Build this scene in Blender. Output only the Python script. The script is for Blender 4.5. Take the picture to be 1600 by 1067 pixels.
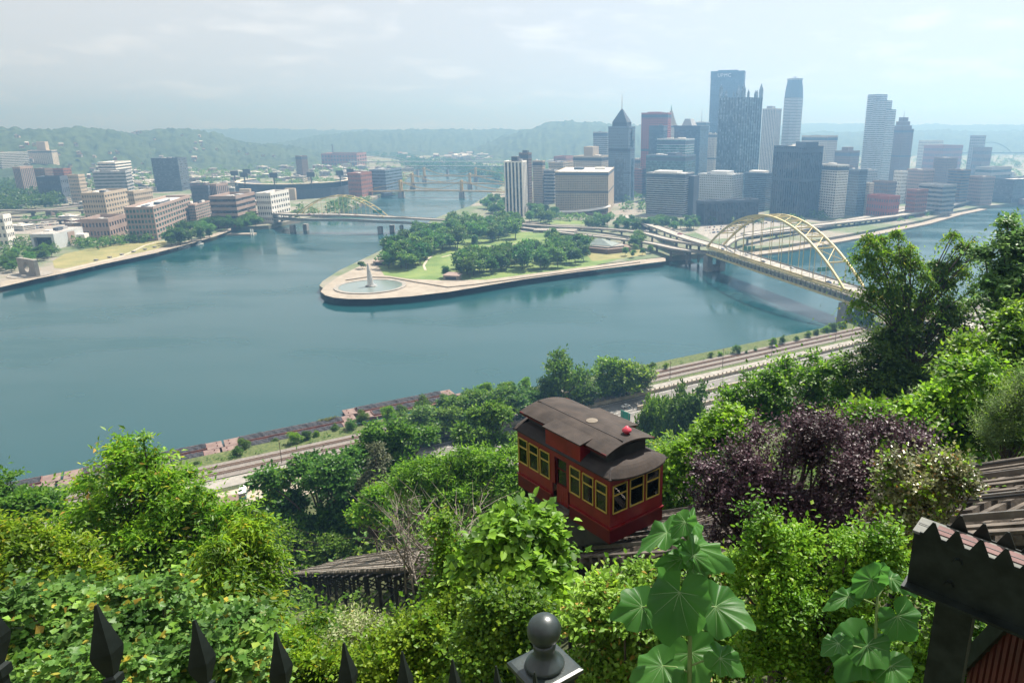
import bpy, math, random
import numpy as np
from mathutils import Vector, Matrix
for o in list(bpy.data.objects):
    bpy.data.objects.remove(o)
sc = bpy.context.scene
COL = sc.collection
R = math.radians

# ------------------------------------------------------------------ camera
IMG_W, IMG_H, FPX, CX, CY, EYE = 1600.0, 1067.0, 1120.0, 930.0, 533.5, 134.0
PITCH = math.atan(333 / FPX)
cp, sp = math.cos(PITCH), math.sin(PITCH)
cam = bpy.data.cameras.new('camera')
cam.sensor_width = 36
cam.lens = FPX / IMG_W * 36
cam.shift_x = -(CX - IMG_W / 2) / IMG_W
cam.clip_start = 0.05
cam.clip_end = 60000
camo = bpy.data.objects.new('camera', cam)
COL.objects.link(camo)
camo.location = (0, 0, EYE)
camo.rotation_euler = (math.pi / 2 - PITCH, 0, 0)
sc.camera = camo

# ------------------------------------------------------------------ sky, sun, exposure
SUN_AZ, SUN_EL = R(36), R(57)          # azimuth clockwise from the view direction
world = bpy.data.worlds.new('World')
sc.world = world
world.use_nodes = True
wn, wl = world.node_tree.nodes, world.node_tree.links
wn.clear()
wout = wn.new('ShaderNodeOutputWorld')
bg = wn.new('ShaderNodeBackground')
bg.inputs['Strength'].default_value = 0.0725
sky = wn.new('ShaderNodeTexSky')
sky.sky_type = 'NISHITA'
sky.sun_disc = False
sky.sun_elevation = SUN_EL
sky.sun_rotation = SUN_AZ
sky.altitude = 200
sky.air_density = 1.0
sky.dust_density = 1.2
sky.ozone_density = 1.2
# thin high cloud: noise on a flat layer over the place
tc = wn.new('ShaderNodeTexCoord')
sep = wn.new('ShaderNodeSeparateXYZ')
wl.new(tc.outputs['Generated'], sep.inputs[0])
zz = wn.new('ShaderNodeMath'); zz.operation = 'MAXIMUM'; zz.inputs[1].default_value = 0.0
wl.new(sep.outputs['Z'], zz.inputs[0])
za = wn.new('ShaderNodeMath'); za.operation = 'ADD'; za.inputs[1].default_value = 0.16
wl.new(zz.outputs[0], za.inputs[0])
dx = wn.new('ShaderNodeMath'); dx.operation = 'DIVIDE'
dy = wn.new('ShaderNodeMath'); dy.operation = 'DIVIDE'
wl.new(sep.outputs['X'], dx.inputs[0]); wl.new(za.outputs[0], dx.inputs[1])
wl.new(sep.outputs['Y'], dy.inputs[0]); wl.new(za.outputs[0], dy.inputs[1])
comb = wn.new('ShaderNodeCombineXYZ')
wl.new(dx.outputs[0], comb.inputs[0]); wl.new(dy.outputs[0], comb.inputs[1])
cn = wn.new('ShaderNodeTexNoise')
cn.inputs['Scale'].default_value = 1.9; cn.inputs['Detail'].default_value = 9
cn.inputs['Roughness'].default_value = 0.56; cn.inputs['Distortion'].default_value = 0.25
wl.new(comb.outputs[0], cn.inputs['Vector'])
cr = wn.new('ShaderNodeValToRGB')
cr.color_ramp.elements[0].position = 0.52; cr.color_ramp.elements[0].color = (0, 0, 0, 1)
cr.color_ramp.elements[1].position = 0.68; cr.color_ramp.elements[1].color = (0.75, 0.75, 0.75, 1)
wl.new(cn.outputs['Fac'], cr.inputs[0])
cmix = wn.new('ShaderNodeMix'); cmix.data_type = 'RGBA'
cmix.inputs['B'].default_value = (6.9, 6.85, 6.8, 1)
veil = wn.new('ShaderNodeMix'); veil.data_type = 'RGBA'      # even milky summer overcast veil
veil.inputs['Factor'].default_value = 0.94
veil.inputs['B'].default_value = (5.1, 5.02, 4.92, 1)
wl.new(sky.outputs[0], veil.inputs['A'])
wl.new(veil.outputs['Result'], cmix.inputs['A'])
wl.new(cr.outputs[0], cmix.inputs['Factor'])
wl.new(cmix.outputs['Result'], bg.inputs['Color'])
wl.new(bg.outputs[0], wout.inputs['Surface'])

sl = bpy.data.lights.new('sun', 'SUN')
sl.energy = 5.0
sl.angle = R(0.55)
sl.color = (1.0, 0.96, 0.90)
suno = bpy.data.objects.new('sun', sl)
COL.objects.link(suno)
sd = Vector((math.sin(SUN_AZ) * math.cos(SUN_EL), math.cos(SUN_AZ) * math.cos(SUN_EL), math.sin(SUN_EL)))
suno.rotation_euler = sd.to_track_quat('Z', 'Y').to_euler()
suno.location = (200, 300, 900)

sc.view_settings.view_transform = 'Standard'
sc.view_settings.look = 'None'
sc.view_settings.exposure = 1.1
sc.view_settings.gamma = 1.0
sc.cycles.use_denoising = True
sc.cycles.max_bounces = 6
sc.cycles.diffuse_bounces = 1
sc.cycles.glossy_bounces = 2
sc.cycles.transmission_bounces = 4
sc.cycles.volume_bounces = 0
sc.cycles.transparent_max_bounces = 8
sc.cycles.caustics_reflective = False
sc.cycles.caustics_refractive = False

# ------------------------------------------------------------------ pixel -> place helpers
def ray(px, py):
    a = (px - CX) / FPX; u = -(py - CY) / FPX
    return Vector((a, cp + u * sp, -sp + u * cp))
def gp(px, py, z=0.0):                       # where the line of sight meets height z
    d = ray(px, py); t = (z - EYE) / d.z
    return Vector((d.x * t, d.y * t, z))
def at_depth(px, py, dep):                   # point at a distance in front of the lens
    d = ray(px, py); return Vector((d.x * dep, d.y * dep, EYE + d.z * dep))
def at_dist(px, py, D):                      # point at a horizontal distance
    d = ray(px, py); t = D / math.hypot(d.x, d.y)
    return Vector((d.x * t, d.y * t, EYE + d.z * t))
def at_y(px, py, Y):
    d = ray(px, py); t = Y / d.y
    return Vector((d.x * t, Y, EYE + d.z * t))

# bank frame of the near shore: u along the river bank, v out towards the water
TU = Vector((0.848, 0.530, 0)); TV = Vector((-0.530, 0.848, 0))
def bank(u, v, z=0.0):
    p = TU * u + TV * v; return Vector((p.x, p.y, z))
def to_uv(x, y):
    return x * TU.x + y * TU.y, x * TV.x + y * TV.y

# ------------------------------------------------------------------ materials
MATS = {}
def mat(name, c, c2=None, scale=4.0, rough=0.75, bump=0.0, metal=0.0, spec=0.4, detail=6, stretch=None, objrand=0.0, isl=0.0, lo=0.35, hi=0.65):
    if name in MATS: return MATS[name]
    m = bpy.data.materials.new(name); m.use_nodes = True
    n, l = m.node_tree.nodes, m.node_tree.links
    b = n['Principled BSDF']
    b.inputs['Roughness'].default_value = rough
    b.inputs['Metallic'].default_value = metal
    b.inputs['Specular IOR Level'].default_value = spec
    col = None
    tex = n.new('ShaderNodeTexCoord')
    vec = tex.outputs['Object']
    if stretch:
        mp = n.new('ShaderNodeMapping'); mp.inputs['Scale'].default_value = stretch
        l.new(vec, mp.inputs['Vector']); vec = mp.outputs[0]
    if c2 is not None or bump:
        nz = n.new('ShaderNodeTexNoise'); nz.inputs['Scale'].default_value = scale
        nz.inputs['Detail'].default_value = detail; nz.inputs['Roughness'].default_value = 0.6
        l.new(vec, nz.inputs['Vector'])
    if c2 is not None:
        rp = n.new('ShaderNodeValToRGB')
        rp.color_ramp.elements[0].position = lo; rp.color_ramp.elements[1].position = hi
        rp.color_ramp.elements[0].color = (*c, 1); rp.color_ramp.elements[1].color = (*c2, 1)
        l.new(nz.outputs['Fac'], rp.inputs[0]); col = rp.outputs[0]
    if objrand or isl:
        hs = n.new('ShaderNodeHueSaturation')
        if col: l.new(col, hs.inputs['Color'])
        else: hs.inputs['Color'].default_value = (*c, 1)
        mr = n.new('ShaderNodeMapRange')
        amt = objrand or isl
        mr.inputs['To Min'].default_value = 1 - amt; mr.inputs['To Max'].default_value = 1 + amt
        if objrand:
            oi = n.new('ShaderNodeObjectInfo'); l.new(oi.outputs['Random'], mr.inputs[0])
        else:
            ge = n.new('ShaderNodeNewGeometry'); l.new(ge.outputs['Random Per Island'], mr.inputs[0])
        l.new(mr.outputs[0], hs.inputs['Value']); col = hs.outputs[0]
    if col: l.new(col, b.inputs['Base Color'])
    else: b.inputs['Base Color'].default_value = (*c, 1)
    if bump:
        bp = n.new('ShaderNodeBump'); bp.inputs['Strength'].default_value = min(1, bump)
        bp.inputs['Distance'].default_value = bump / scale
        l.new(nz.outputs['Fac'], bp.inputs['Height']); l.new(bp.outputs[0], b.inputs['Normal'])
    MATS[name] = m
    return m

def leafmat(name, c, c2, trans=0.35, rough=0.42, spec=0.22, rare=None, objrand=0.10):
    """leaf: every leaf a slightly different green, light passes through it"""
    if name in MATS: return MATS[name]
    m = bpy.data.materials.new(name); m.use_nodes = True
    n, l = m.node_tree.nodes, m.node_tree.links
    b = n['Principled BSDF']; out = n['Material Output']
    b.inputs['Roughness'].default_value = rough
    b.inputs['Specular IOR Level'].default_value = spec
    ge = n.new('ShaderNodeNewGeometry'); oi = n.new('ShaderNodeObjectInfo')
    rp = n.new('ShaderNodeValToRGB'); e = rp.color_ramp.elements
    e[0].position = 0.0; e[0].color = (*c, 1); e[1].position = 0.93; e[1].color = (*c2, 1)
    if rare:
        x = e.new(0.965); x.color = (*rare, 1)
    l.new(ge.outputs['Random Per Island'], rp.inputs[0])
    hs = n.new('ShaderNodeHueSaturation'); l.new(rp.outputs[0], hs.inputs['Color'])
    mr = n.new('ShaderNodeMapRange'); mr.inputs['To Min'].default_value = 1 - objrand * 1.6; mr.inputs['To Max'].default_value = 1 + objrand * 1.6
    l.new(oi.outputs['Random'], mr.inputs[0]); l.new(mr.outputs[0], hs.inputs['Value'])
    mr2 = n.new('ShaderNodeMapRange'); mr2.inputs['To Min'].default_value = 0.5 - objrand * 0.13; mr2.inputs['To Max'].default_value = 0.5 + objrand * 0.13
    mm = n.new('ShaderNodeMath'); mm.operation = 'FRACT'
    m7 = n.new('ShaderNodeMath'); m7.operation = 'MULTIPLY'; m7.inputs[1].default_value = 7.31
    l.new(oi.outputs['Random'], m7.inputs[0]); l.new(m7.outputs[0], mm.inputs[0]); l.new(mm.outputs[0], mr2.inputs[0]); l.new(mr2.outputs[0], hs.inputs['Hue'])
    # patches of older and younger growth
    tcx = n.new('ShaderNodeTexCoord'); nzx = n.new('ShaderNodeTexNoise'); nzx.inputs['Scale'].default_value = 0.9; nzx.inputs['Detail'].default_value = 3
    l.new(tcx.outputs['Object'], nzx.inputs['Vector'])
    mrx = n.new('ShaderNodeMapRange'); mrx.inputs['From Min'].default_value = 0.32; mrx.inputs['From Max'].default_value = 0.68; mrx.inputs['To Min'].default_value = 0.52; mrx.inputs['To Max'].default_value = 1.42
    mry = n.new('ShaderNodeMapRange'); mry.inputs['From Min'].default_value = 0.32; mry.inputs['From Max'].default_value = 0.68; mry.inputs['To Min'].default_value = 0.522; mry.inputs['To Max'].default_value = 0.494
    l.new(nzx.outputs['Fac'], mrx.inputs[0]); l.new(nzx.outputs['Fac'], mry.inputs[0])
    h2 = n.new('ShaderNodeHueSaturation'); h2.inputs['Saturation'].default_value = 1.04; l.new(hs.outputs[0], h2.inputs['Color']); l.new(mrx.outputs[0], h2.inputs['Value']); l.new(mry.outputs[0], h2.inputs['Hue']); hs = h2
    l.new(hs.outputs[0], b.inputs['Base Color'])
    tr = n.new('ShaderNodeBsdfTranslucent')
    ts = n.new('ShaderNodeHueSaturation'); ts.inputs['Hue'].default_value = 0.495; ts.inputs['Value'].default_value = 1.9
    l.new(hs.outputs[0], ts.inputs['Color']); l.new(ts.outputs[0], tr.inputs['Color'])
    mx = n.new('ShaderNodeMixShader'); mx.inputs[0].default_value = trans
    l.new(b.outputs[0], mx.inputs[1]); l.new(tr.outputs[0], mx.inputs[2]); l.new(mx.outputs[0], out.inputs['Surface'])
    MATS[name] = m
    return m

def glassmat(name, c, rough=0.08, spec=0.8, metal=0.0):
    m = mat(name, c, rough=rough, spec=spec, metal=metal)
    n, l = m.node_tree.nodes, m.node_tree.links      # some panes paler: blinds
    tx = n.new('ShaderNodeTexCoord'); sn = n.new('ShaderNodeVectorMath'); sn.operation = 'SNAP'; sn.inputs[1].default_value = (3.3, 3.3, 3.6)
    l.new(tx.outputs['Object'], sn.inputs[0]); wn2 = n.new('ShaderNodeTexWhiteNoise'); l.new(sn.outputs[0], wn2.inputs['Vector'])
    rp = n.new('ShaderNodeValToRGB'); e = rp.color_ramp.elements; e[0].position = .45; e[0].color = (*c, 1); e[1].position = 1.0; e[1].color = (*[min(1, x*2.2+.05) for x in c], 1)
    l.new(wn2.outputs['Value'], rp.inputs[0]); l.new(rp.outputs[0], n['Principled BSDF'].inputs['Base Color'])
    return m

# ------------------------------------------------------------------ mesh builder
class MB:
    def __init__(s): s.v = []; s.f = []
    def add(s, V, Fs):
        o = len(s.v); s.v += [tuple(x) for x in V]; s.f += [tuple(i + o for i in f) for f in Fs]; return s
    def box(s, x0, x1, y0, y1, z0, z1):
        return s.add([(x0,y0,z0),(x1,y0,z0),(x1,y1,z0),(x0,y1,z0),(x0,y0,z1),(x1,y0,z1),(x1,y1,z1),(x0,y1,z1)],
                     [(0,3,2,1),(4,5,6,7),(0,1,5,4),(1,2,6,5),(2,3,7,6),(3,0,4,7)])
    def cbox(s, c, sx, sy, sz): 
        return s.box(c[0]-sx/2, c[0]+sx/2, c[1]-sy/2, c[1]+sy/2, c[2]-sz/2, c[2]+sz/2)
    def bar(s, a, b, w, h=None, up=(0,0,1)):      # rectangular bar a->b, w across, h high
        h = w if h is None else h
        a = Vector(a); b = Vector(b); d = (b - a)
        if d.length < 1e-9: return s
        d.normalize(); up = Vector(up)
        if abs(d.dot(up)) > 0.98: up = Vector((1, 0, 0))
        x = d.cross(up).normalized() * (w / 2); y = x.cross(d).normalized() * (h / 2)
        return s.add([a-x-y, a+x-y, a+x+y, a-x+y, b-x-y, b+x-y, b+x+y, b-x+y],
                     [(0,1,2,3),(7,6,5,4),(0,4,5,1),(1,5,6,2),(2,6,7,3),(3,7,4,0)])
    def tube(s, pts, rad, n=6, cap=True):
        pts = [Vector(p) for p in pts]
        rad = rad if isinstance(rad, (list, tuple)) else [rad] * len(pts)
        o = len(s.v); k = len(pts)
        ref = None
        for i, p in enumerate(pts):
            d = (pts[min(i+1, k-1)] - pts[max(i-1, 0)])
            d = d.normalized() if d.length > 1e-9 else Vector((0, 0, 1))
            if ref is None: ref = Vector((1, 0, 0)) if abs(d.x) < 0.8 else Vector((0, 1, 0))
            x = (ref - d * ref.dot(d)).normalized(); y = d.cross(x); ref = x
            for j in range(n):
                a = 2 * math.pi * j / n
                s.v.append(tuple(p + (x * math.cos(a) + y * math.sin(a)) * rad[i]))
        for i in range(k - 1):
            for j in range(n):
                s.f.append((o+i*n+j, o+i*n+(j+1)%n, o+(i+1)*n+(j+1)%n, o+(i+1)*n+j))
        if cap:
            s.f.append(tuple(o + j for j in range(n))[::-1]); s.f.append(tuple(o+(k-1)*n+j for j in range(n)))
        return s
    def prism(s, poly, z0, z1):                   # poly: xy outline
        n = len(poly); A = sum(poly[i][0]*poly[(i+1)%n][1]-poly[(i+1)%n][0]*poly[i][1] for i in range(n))
        if A < 0: poly = poly[::-1]
        V = [(p[0], p[1], z0) for p in poly] + [(p[0], p[1], z1) for p in poly]
        return s.add(V, [tuple(range(n))[::-1], tuple(range(n, 2*n))] + [(i, (i+1)%n, n+(i+1)%n, n+i) for i in range(n)])
    def lathe(s, prof, n=16, c=(0, 0, 0)):        # prof: (r, z) from bottom up
        o = len(s.v); k = len(prof)
        for r, z in prof:
            for j in range(n):
                a = 2*math.pi*j/n; s.v.append((c[0]+r*math.cos(a), c[1]+r*math.sin(a), c[2]+z))
        for i in range(k-1):
            for j in range(n):
                s.f.append((o+i*n+j, o+i*n+(j+1)%n, o+(i+1)*n+(j+1)%n, o+(i+1)*n+j))
        s.f.append(tuple(o+j for j in range(n))[::-1]); s.f.append(tuple(o+(k-1)*n+j for j in range(n)))
        return s
    def frustum(s, x0, x1, y0, y1, z0, X0, X1, Y0, Y1, z1):
        return s.add([(x0,y0,z0),(x1,y0,z0),(x1,y1,z0),(x0,y1,z0),(X0,Y0,z1),(X1,Y0,z1),(X1,Y1,z1),(X0,Y1,z1)],
                     [(0,3,2,1),(4,5,6,7),(0,1,5,4),(1,2,6,5),(2,3,7,6),(3,0,4,7)])
    def mesh(s, name, m=None, smooth=False):
        me = bpy.data.meshes.new(name); me.from_pydata(s.v, [], s.f); me.update()
        if m: me.materials.append(m)
        if smooth: me.polygons.foreach_set('use_smooth', [True]*len(me.polygons))
        return me
    def build(s, name, m, parent=None, kind=None, smooth=False, label=None):
        return link(name, s.mesh(name, m, smooth), parent, kind, label)

def link(name, me, parent=None, kind=None, label=None, loc=None):
    o = bpy.data.objects.new(name, me); COL.objects.link(o)
    if parent: o.parent = parent
    if kind: o['kind'] = kind
    if label: o['label'] = label
    if loc: o.location = loc
    return o
def tag(o, label, cat, group=None):
    o['label'] = label; o['category'] = cat
    if group: o['group'] = group
    return o
def thing(name, label, cat, loc=(0,0,0), rotz=0.0, group=None, scale=None):
    o = bpy.data.objects.new(name, None); COL.objects.link(o)
    o.location = loc; o.rotation_euler = (0, 0, rotz); o.empty_display_size = 0.5
    if scale: o.scale = scale if not isinstance(scale, (int, float)) else (scale,)*3
    return tag(o, label, cat, group)
def copytree(o, parent=None):
    c = o.copy(); COL.objects.link(c)
    if parent: c.parent = parent
    for ch in o.children: copytree(ch, c)
    return c

# ------------------------------------------------------------------ foliage kit (numpy)
def fastmesh(name, V, Fs, m=None):
    """V (n,3), Fs list of (k, sides) int arrays"""
    me = bpy.data.meshes.new(name)
    V = np.asarray(V, dtype=np.float32)
    me.vertices.add(len(V)); me.vertices.foreach_set('co', V.ravel())
    loops = np.concatenate([f.ravel() for f in Fs]).astype(np.int32)
    tot = np.concatenate([np.full(len(f), f.shape[1], dtype=np.int32) for f in Fs])
    start = np.concatenate([[0], np.cumsum(tot)[:-1]]).astype(np.int32)
    me.loops.add(len(loops)); me.loops.foreach_set('vertex_index', loops)
    me.polygons.add(len(tot)); me.polygons.foreach_set('loop_start', start); me.polygons.foreach_set('loop_total', tot)
    me.update(calc_edges=True)
    if m: me.materials.append(m)
    return me

# leaf outlines: (along, across, lift); faces as index tuples
LEAF = {
 'kite': (np.array([(0,0,0),(.42,.5,.10),(1,0,-.05),(.42,-.5,.10)]), [(0,1,2),(0,2,3)]),
 'oval': (np.array([(0,0,0),(.3,.42,.12),(.68,.38,.06),(1,0,-.14),(.68,-.38,.06),(.3,-.42,.12)]), [(0,1,2,3),(0,3,4,5)]),
 'maple': (np.array([(0,0,0),(.05,.42,.05),(.38,.62,.0),(.45,.30,.06),(.72,.36,.0),(1,0,-.10),(.72,-.36,.0),(.45,-.30,.06),(.38,-.62,.0),(.05,-.42,.05)]),
           [(0,1,2,3),(0,3,4,5),(0,5,6,7),(0,7,8,9)]),
 'clump': (np.array([(0,-.25,0),(.3,.45,.12),(.8,.35,-.1),(1,-.05,.1),(.6,-.5,-.1)]), [(0,1,2),(0,2,3,4)]),
}
def unit(a):
    return a / np.maximum(np.linalg.norm(a, axis=1, keepdims=True), 1e-9)
def leaves(C, D, N, L, Wd, kind):
    T, fs = LEAF[kind]
    D = unit(D); S = unit(np.cross(N, D)); Nn = np.cross(D, S)
    n, k = len(C), len(T)
    L = np.broadcast_to(np.asarray(L, float), (n,)); Wd = np.broadcast_to(np.asarray(Wd, float), (n,))
    V = (C[:, None, :] + D[:, None, :] * (T[None, :, 0, None] * L[:, None, None])
         + S[:, None, :] * (T[None, :, 1, None] * Wd[:, None, None]) + Nn[:, None, :] * (T[None, :, 2, None] * L[:, None, None]))
    base = (np.arange(n) * k)[:, None]
    return V.reshape(-1, 3), [np.asarray(f)[None, :] + base for f in fs]
def merge(parts):
    Vs, Fs, o = [], [], 0
    for V, F in parts:
        Vs.append(V)
        for f in F: Fs.append(f + o)
        o += len(V)
    by = {}
    for f in Fs: by.setdefault(f.shape[1], []).append(f)
    return np.concatenate(Vs), [np.concatenate(x) for x in by.values()]
def sprays(rng, blobs, ntw, per, tl, ll, lw, kind='kite', droop=0.25, up=0.35, shell=0.55, jit=0.5, flat=0.6, under=-0.55, shoots=0.09):
    """twigs that point out of every blob of the crown, leaves set left and right along each"""
    B = np.array([b[0] for b in blobs], float); Rd = np.array([b[1] for b in blobs], float)
    w = (Rd[:, 0]*Rd[:, 1] + Rd[:, 0]*Rd[:, 2]); w = w / w.sum()
    k = rng.choice(len(blobs), ntw, p=w)
    d = unit(rng.normal(size=(ntw, 3))); 
    low = d[:, 2] < under; d[low, 2] *= -1
    r = shell + (1.04 - shell) * rng.random(ntw) ** 0.6
    base = B[k] + d * Rd[k] * r[:, None]
    td = unit(d + np.array([0, 0, up]) + rng.normal(size=(ntw, 3)) * jit)
    tl_ = tl * (0.6 + 0.8 * rng.random(ntw))
    sh = rng.random(ntw) < shoots                      # a few long free shoots break the outline
    tl_[sh] *= 1.9; base[sh] += d[sh] * tl * 0.12; td[sh] = unit(td[sh] + np.array([0, 0, 0.5]))
    t = (np.arange(per) + 0.5) / per
    side0 = unit(np.cross(td, np.array([0, 0, 1.0]) + rng.normal(size=(ntw, 3)) * 0.25))
    C = base[:, None, :] + td[:, None, :] * (tl_[:, None, None] * (t[None, :, None] - 0.35))
    C[:, :, 2] -= droop * tl_[:, None] * (t[None, :] ** 2)
    sg = np.where(np.arange(per) % 2 == 0, 1.0, -1.0)
    D = side0[:, None, :] * sg[None, :, None] + td[:, None, :] * 0.55
    D[:, -1, :] = td
    D = D + rng.normal(size=D.shape) * 0.28
    D[:, :, 2] -= droop * 0.9
    N = np.array([0, 0, 1.0])[None, None, :] * flat + d[:, None, :] * (1 - flat) + rng.normal(size=D.shape) * 0.35
    n = ntw * per
    sc_ = 0.65 + 0.7 * rng.random(n)
    return leaves(C.reshape(n, 3), D.reshape(n, 3), N.reshape(n, 3), ll * sc_, lw * sc_, kind)
def crown_blobs(rng, c, r, n, size=0.42, top=0.0):
    """lumps spread through an ellipsoid crown"""
    out = []
    for i in range(n):
        d = rng.normal(size=3); d /= np.linalg.norm(d)
        rr = 1.08 * rng.random() ** 0.42
        s = size * 0.82 * (0.5 + 0.85 * rng.random())
        p = np.array(c) + d * np.array(r) * rr
        p[2] += top * r[2] * rng.random()
        out.append((p, np.array(r) * s * np.array([1, 1, 0.85])))
    return out
# ================================================================== SETTING
def structure(o): o['kind'] = 'structure'; return o
def sheet(name, poly, z, m, parent=None):
    n = len(poly); A = sum(poly[i][0]*poly[(i+1)%n][1]-poly[(i+1)%n][0]*poly[i][1] for i in range(n))
    if A < 0: poly = poly[::-1]
    mb = MB(); mb.add([(p[0], p[1], z) for p in poly], [tuple(range(n))])
    return mb.build(name, m, parent)
def ribbon(name, pts, w, m, parent=None, thick=0.0):
    """flat strip along 3d points; thick > 0 gives it a body below"""
    pts = [Vector(p) for p in pts]; mb = MB(); n = len(pts)
    for i, p in enumerate(pts):
        d = pts[min(i+1, n-1)] - pts[max(i-1, 0)]; d.z = 0; d.normalize()
        s = Vector((d.y, -d.x, 0)) * (w / 2)
        mb.v += [tuple(p - s), tuple(p + s)]
        if thick: mb.v += [tuple(p - s - Vector((0,0,thick))), tuple(p + s - Vector((0,0,thick)))]
    k = 4 if thick else 2
    for i in range(n - 1):
        a, b = i*k, (i+1)*k
        mb.f.append((a, a+1, b+1, b)[::1])
        if thick:
            mb.f += [(a+2, b+2, b+3, a+3), (a, b, b+2, a+2), (a+1, a+3, b+3, b+1)]
    if thick:
        e = (n-1)*k; mb.f += [(0, 2, 3, 1), (e, e+1, e+3, e+2)]
    return mb.build(name, m, parent)

# ---- water
wm = bpy.data.materials.new('river_water'); wm.use_nodes = True
n, l = wm.node_tree.nodes, wm.node_tree.links
b = n['Principled BSDF']
b.inputs['Base Color'].default_value = (0.008, 0.052, 0.060, 1)
b.inputs['Roughness'].default_value = 0.16
b.inputs['IOR'].default_value = 1.46
tcw = n.new('ShaderNodeTexCoord')
mpw = n.new('ShaderNodeMapping'); mpw.inputs['Rotation'].default_value = (0, 0, R(25)); mpw.inputs['Scale'].default_value = (0.5, 1.3, 1)
l.new(tcw.outputs['Object'], mpw.inputs[0])
nz1 = n.new('ShaderNodeTexNoise'); nz1.inputs['Scale'].default_value = 0.34; nz1.inputs['Detail'].default_value = 5; nz1.inputs['Roughness'].default_value = 0.65
l.new(mpw.outputs[0], nz1.inputs['Vector'])
bpw = n.new('ShaderNodeBump'); bpw.inputs['Strength'].default_value = 0.05; bpw.inputs['Distance'].default_value = 0.45
l.new(nz1.outputs['Fac'], bpw.inputs['Height']); l.new(bpw.outputs[0], b.inputs['Normal'])
# slow drifts of calmer and rougher water
nz2 = n.new('ShaderNodeTexNoise'); nz2.inputs['Scale'].default_value = 0.014; nz2.inputs['Detail'].default_value = 3
l.new(mpw.outputs[0], nz2.inputs['Vector'])
mrw = n.new('ShaderNodeMapRange'); mrw.inputs['From Min'].default_value = 0.35; mrw.inputs['From Max'].default_value = 0.65
mrw.inputs['To Min'].default_value = 0.08; mrw.inputs['To Max'].default_value = 0.32
l.new(nz2.outputs['Fac'], mrw.inputs[0]); l.new(mrw.outputs[0], b.inputs['Roughness'])
mb = MB(); mb.add([(-14000, -3000, 0), (14000, -3000, 0), (14000, 14000, 0), (-14000, 14000, 0)], [(0, 1, 2, 3)])
structure(mb.build('river', wm))

# ---- near hillside, bank and flats of the south shore
def terz(x, y):
    u, v = to_uv(x, y)
    z = float(np.interp(v, [-400, -60, -3, 3, 8, 14, 21, 40, 100, 190, 228, 236, 276, 303, 312, 322, 345],
                           [150, 136, 131.2, 128, 121.5, 117, 113.2, 102, 67, 14, 6.5, 6, 6, 5.4, 3.6, -1.0, -6]))
    if v < 200:
        z += max(0.0, min(6.0, (u - 22) * 0.13)) * min(1.0, max(0.0, (200 - v) / 60)) * min(1.0, max(0.0, v / 10))
        z -= 2.2 * math.exp(-((u - 13.5) / 7.0) ** 2) * min(1.0, max(0.0, (v - 10) / 12))
        z += 0.8 * math.sin(u * 0.21 + v * 0.13) * min(1.0, max(0.0, v / 30))
    elif v > 303 and u > 150:
        z -= min(1.0, (u - 150) / 200) * 1.5
    return z
us = sorted(set(list(range(-500, -60, 20)) + list(range(-60, 120, 3)) + list(range(120, 520, 12)) + list(range(520, 1600, 40))))
vs = sorted(set(list(range(-400, -20, 40)) + list(range(-20, 60, 2)) + list(range(60, 232, 6)) + [232, 236, 240, 276, 282, 303, 307, 312, 316, 322, 330, 345]))
mb = MB()
for u in us:
    for v in vs:
        p = bank(u, v); mb.v.append((p.x, p.y, terz(p.x, p.y)))
nv = len(vs)
for i in range(len(us)-1):
    for j in range(nv-1):
        mb.f.append((i*nv+j, (i+1)*nv+j, (i+1)*nv+j+1, i*nv+j+1))
m_soil = mat('hillside_soil', (0.030, 0.040, 0.014), (0.075, 0.085, 0.028), scale=0.35, rough=0.95, bump=0.4)
structure(mb.build('hillside_ground', m_soil, smooth=True))

m_asph = mat('asphalt_road', (0.12, 0.114, 0.105), (0.18, 0.172, 0.16), scale=0.25, rough=0.9, stretch=(1, 1, 1))
m_conc = mat('pale_concrete', (0.20, 0.188, 0.168), (0.29, 0.272, 0.245), scale=0.3, rough=0.9)
m_wallc = mat('retaining_concrete', (0.27, 0.23, 0.18), (0.40, 0.35, 0.28), scale=0.4, rough=0.95)
m_ball = mat('rail_ballast', (0.125, 0.11, 0.098), (0.21, 0.19, 0.172), scale=1.2, rough=0.95)
m_rust = mat('rusty_rail', (0.13, 0.07, 0.045), (0.22, 0.13, 0.09), scale=1.0, rough=0.8)
m_tie = mat('rail_tie', (0.09, 0.065, 0.05), (0.15, 0.115, 0.09), scale=2.0, rough=0.95)
m_white = mat('white_paint', (0.75, 0.75, 0.72), rough=0.7)
m_grassb = mat('rough_grass', (0.035, 0.060, 0.016), (0.115, 0.135, 0.045), scale=1.1, rough=0.95, bump=0.3)

def bstrip(name, u0, u1, v0, v1, z, m, parent=None, step=30, dz=0.0):
    mb = MB(); k = max(2, int((u1-u0)/step))
    for i in range(k+1):
        u = u0+(u1-u0)*i/k
        a = bank(u, v0, z); c = bank(u, v1, z); mb.v += [tuple(a), tuple(c)]
    for i in range(k): mb.f.append((2*i, 2*i+2, 2*i+3, 2*i+1))
    return mb.build(name, m, parent)
structure(bstrip('railway_bed', -400, 900, 285.6, 300.5, 6.02, m_ball))
structure(bstrip('verge_grass', -400, 900, 300.5, 311, 6.03, m_grassb))
structure(bstrip('service_road', -400, 900, 276.5, 284.6, 6.06, m_conc))
structure(bstrip('grass_verge_strip', 150, 900, 281.8, 285.0, 6.10, m_grassb))
structure(bstrip('parking_ground', -400, 60, 255, 273, 6.05, m_wallc))
hw = structure(bstrip('highway', 45, 900, 236.2, 271.5, 6.08, m_asph))
def bwall(name, u0, u1, v, h, w, m, z=6.0, parent=None):
    mb = MB(); mb.bar(bank(u0, v, z+h/2), bank(u1, v, z+h/2), w, h); return mb.build(name, m, parent)
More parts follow.
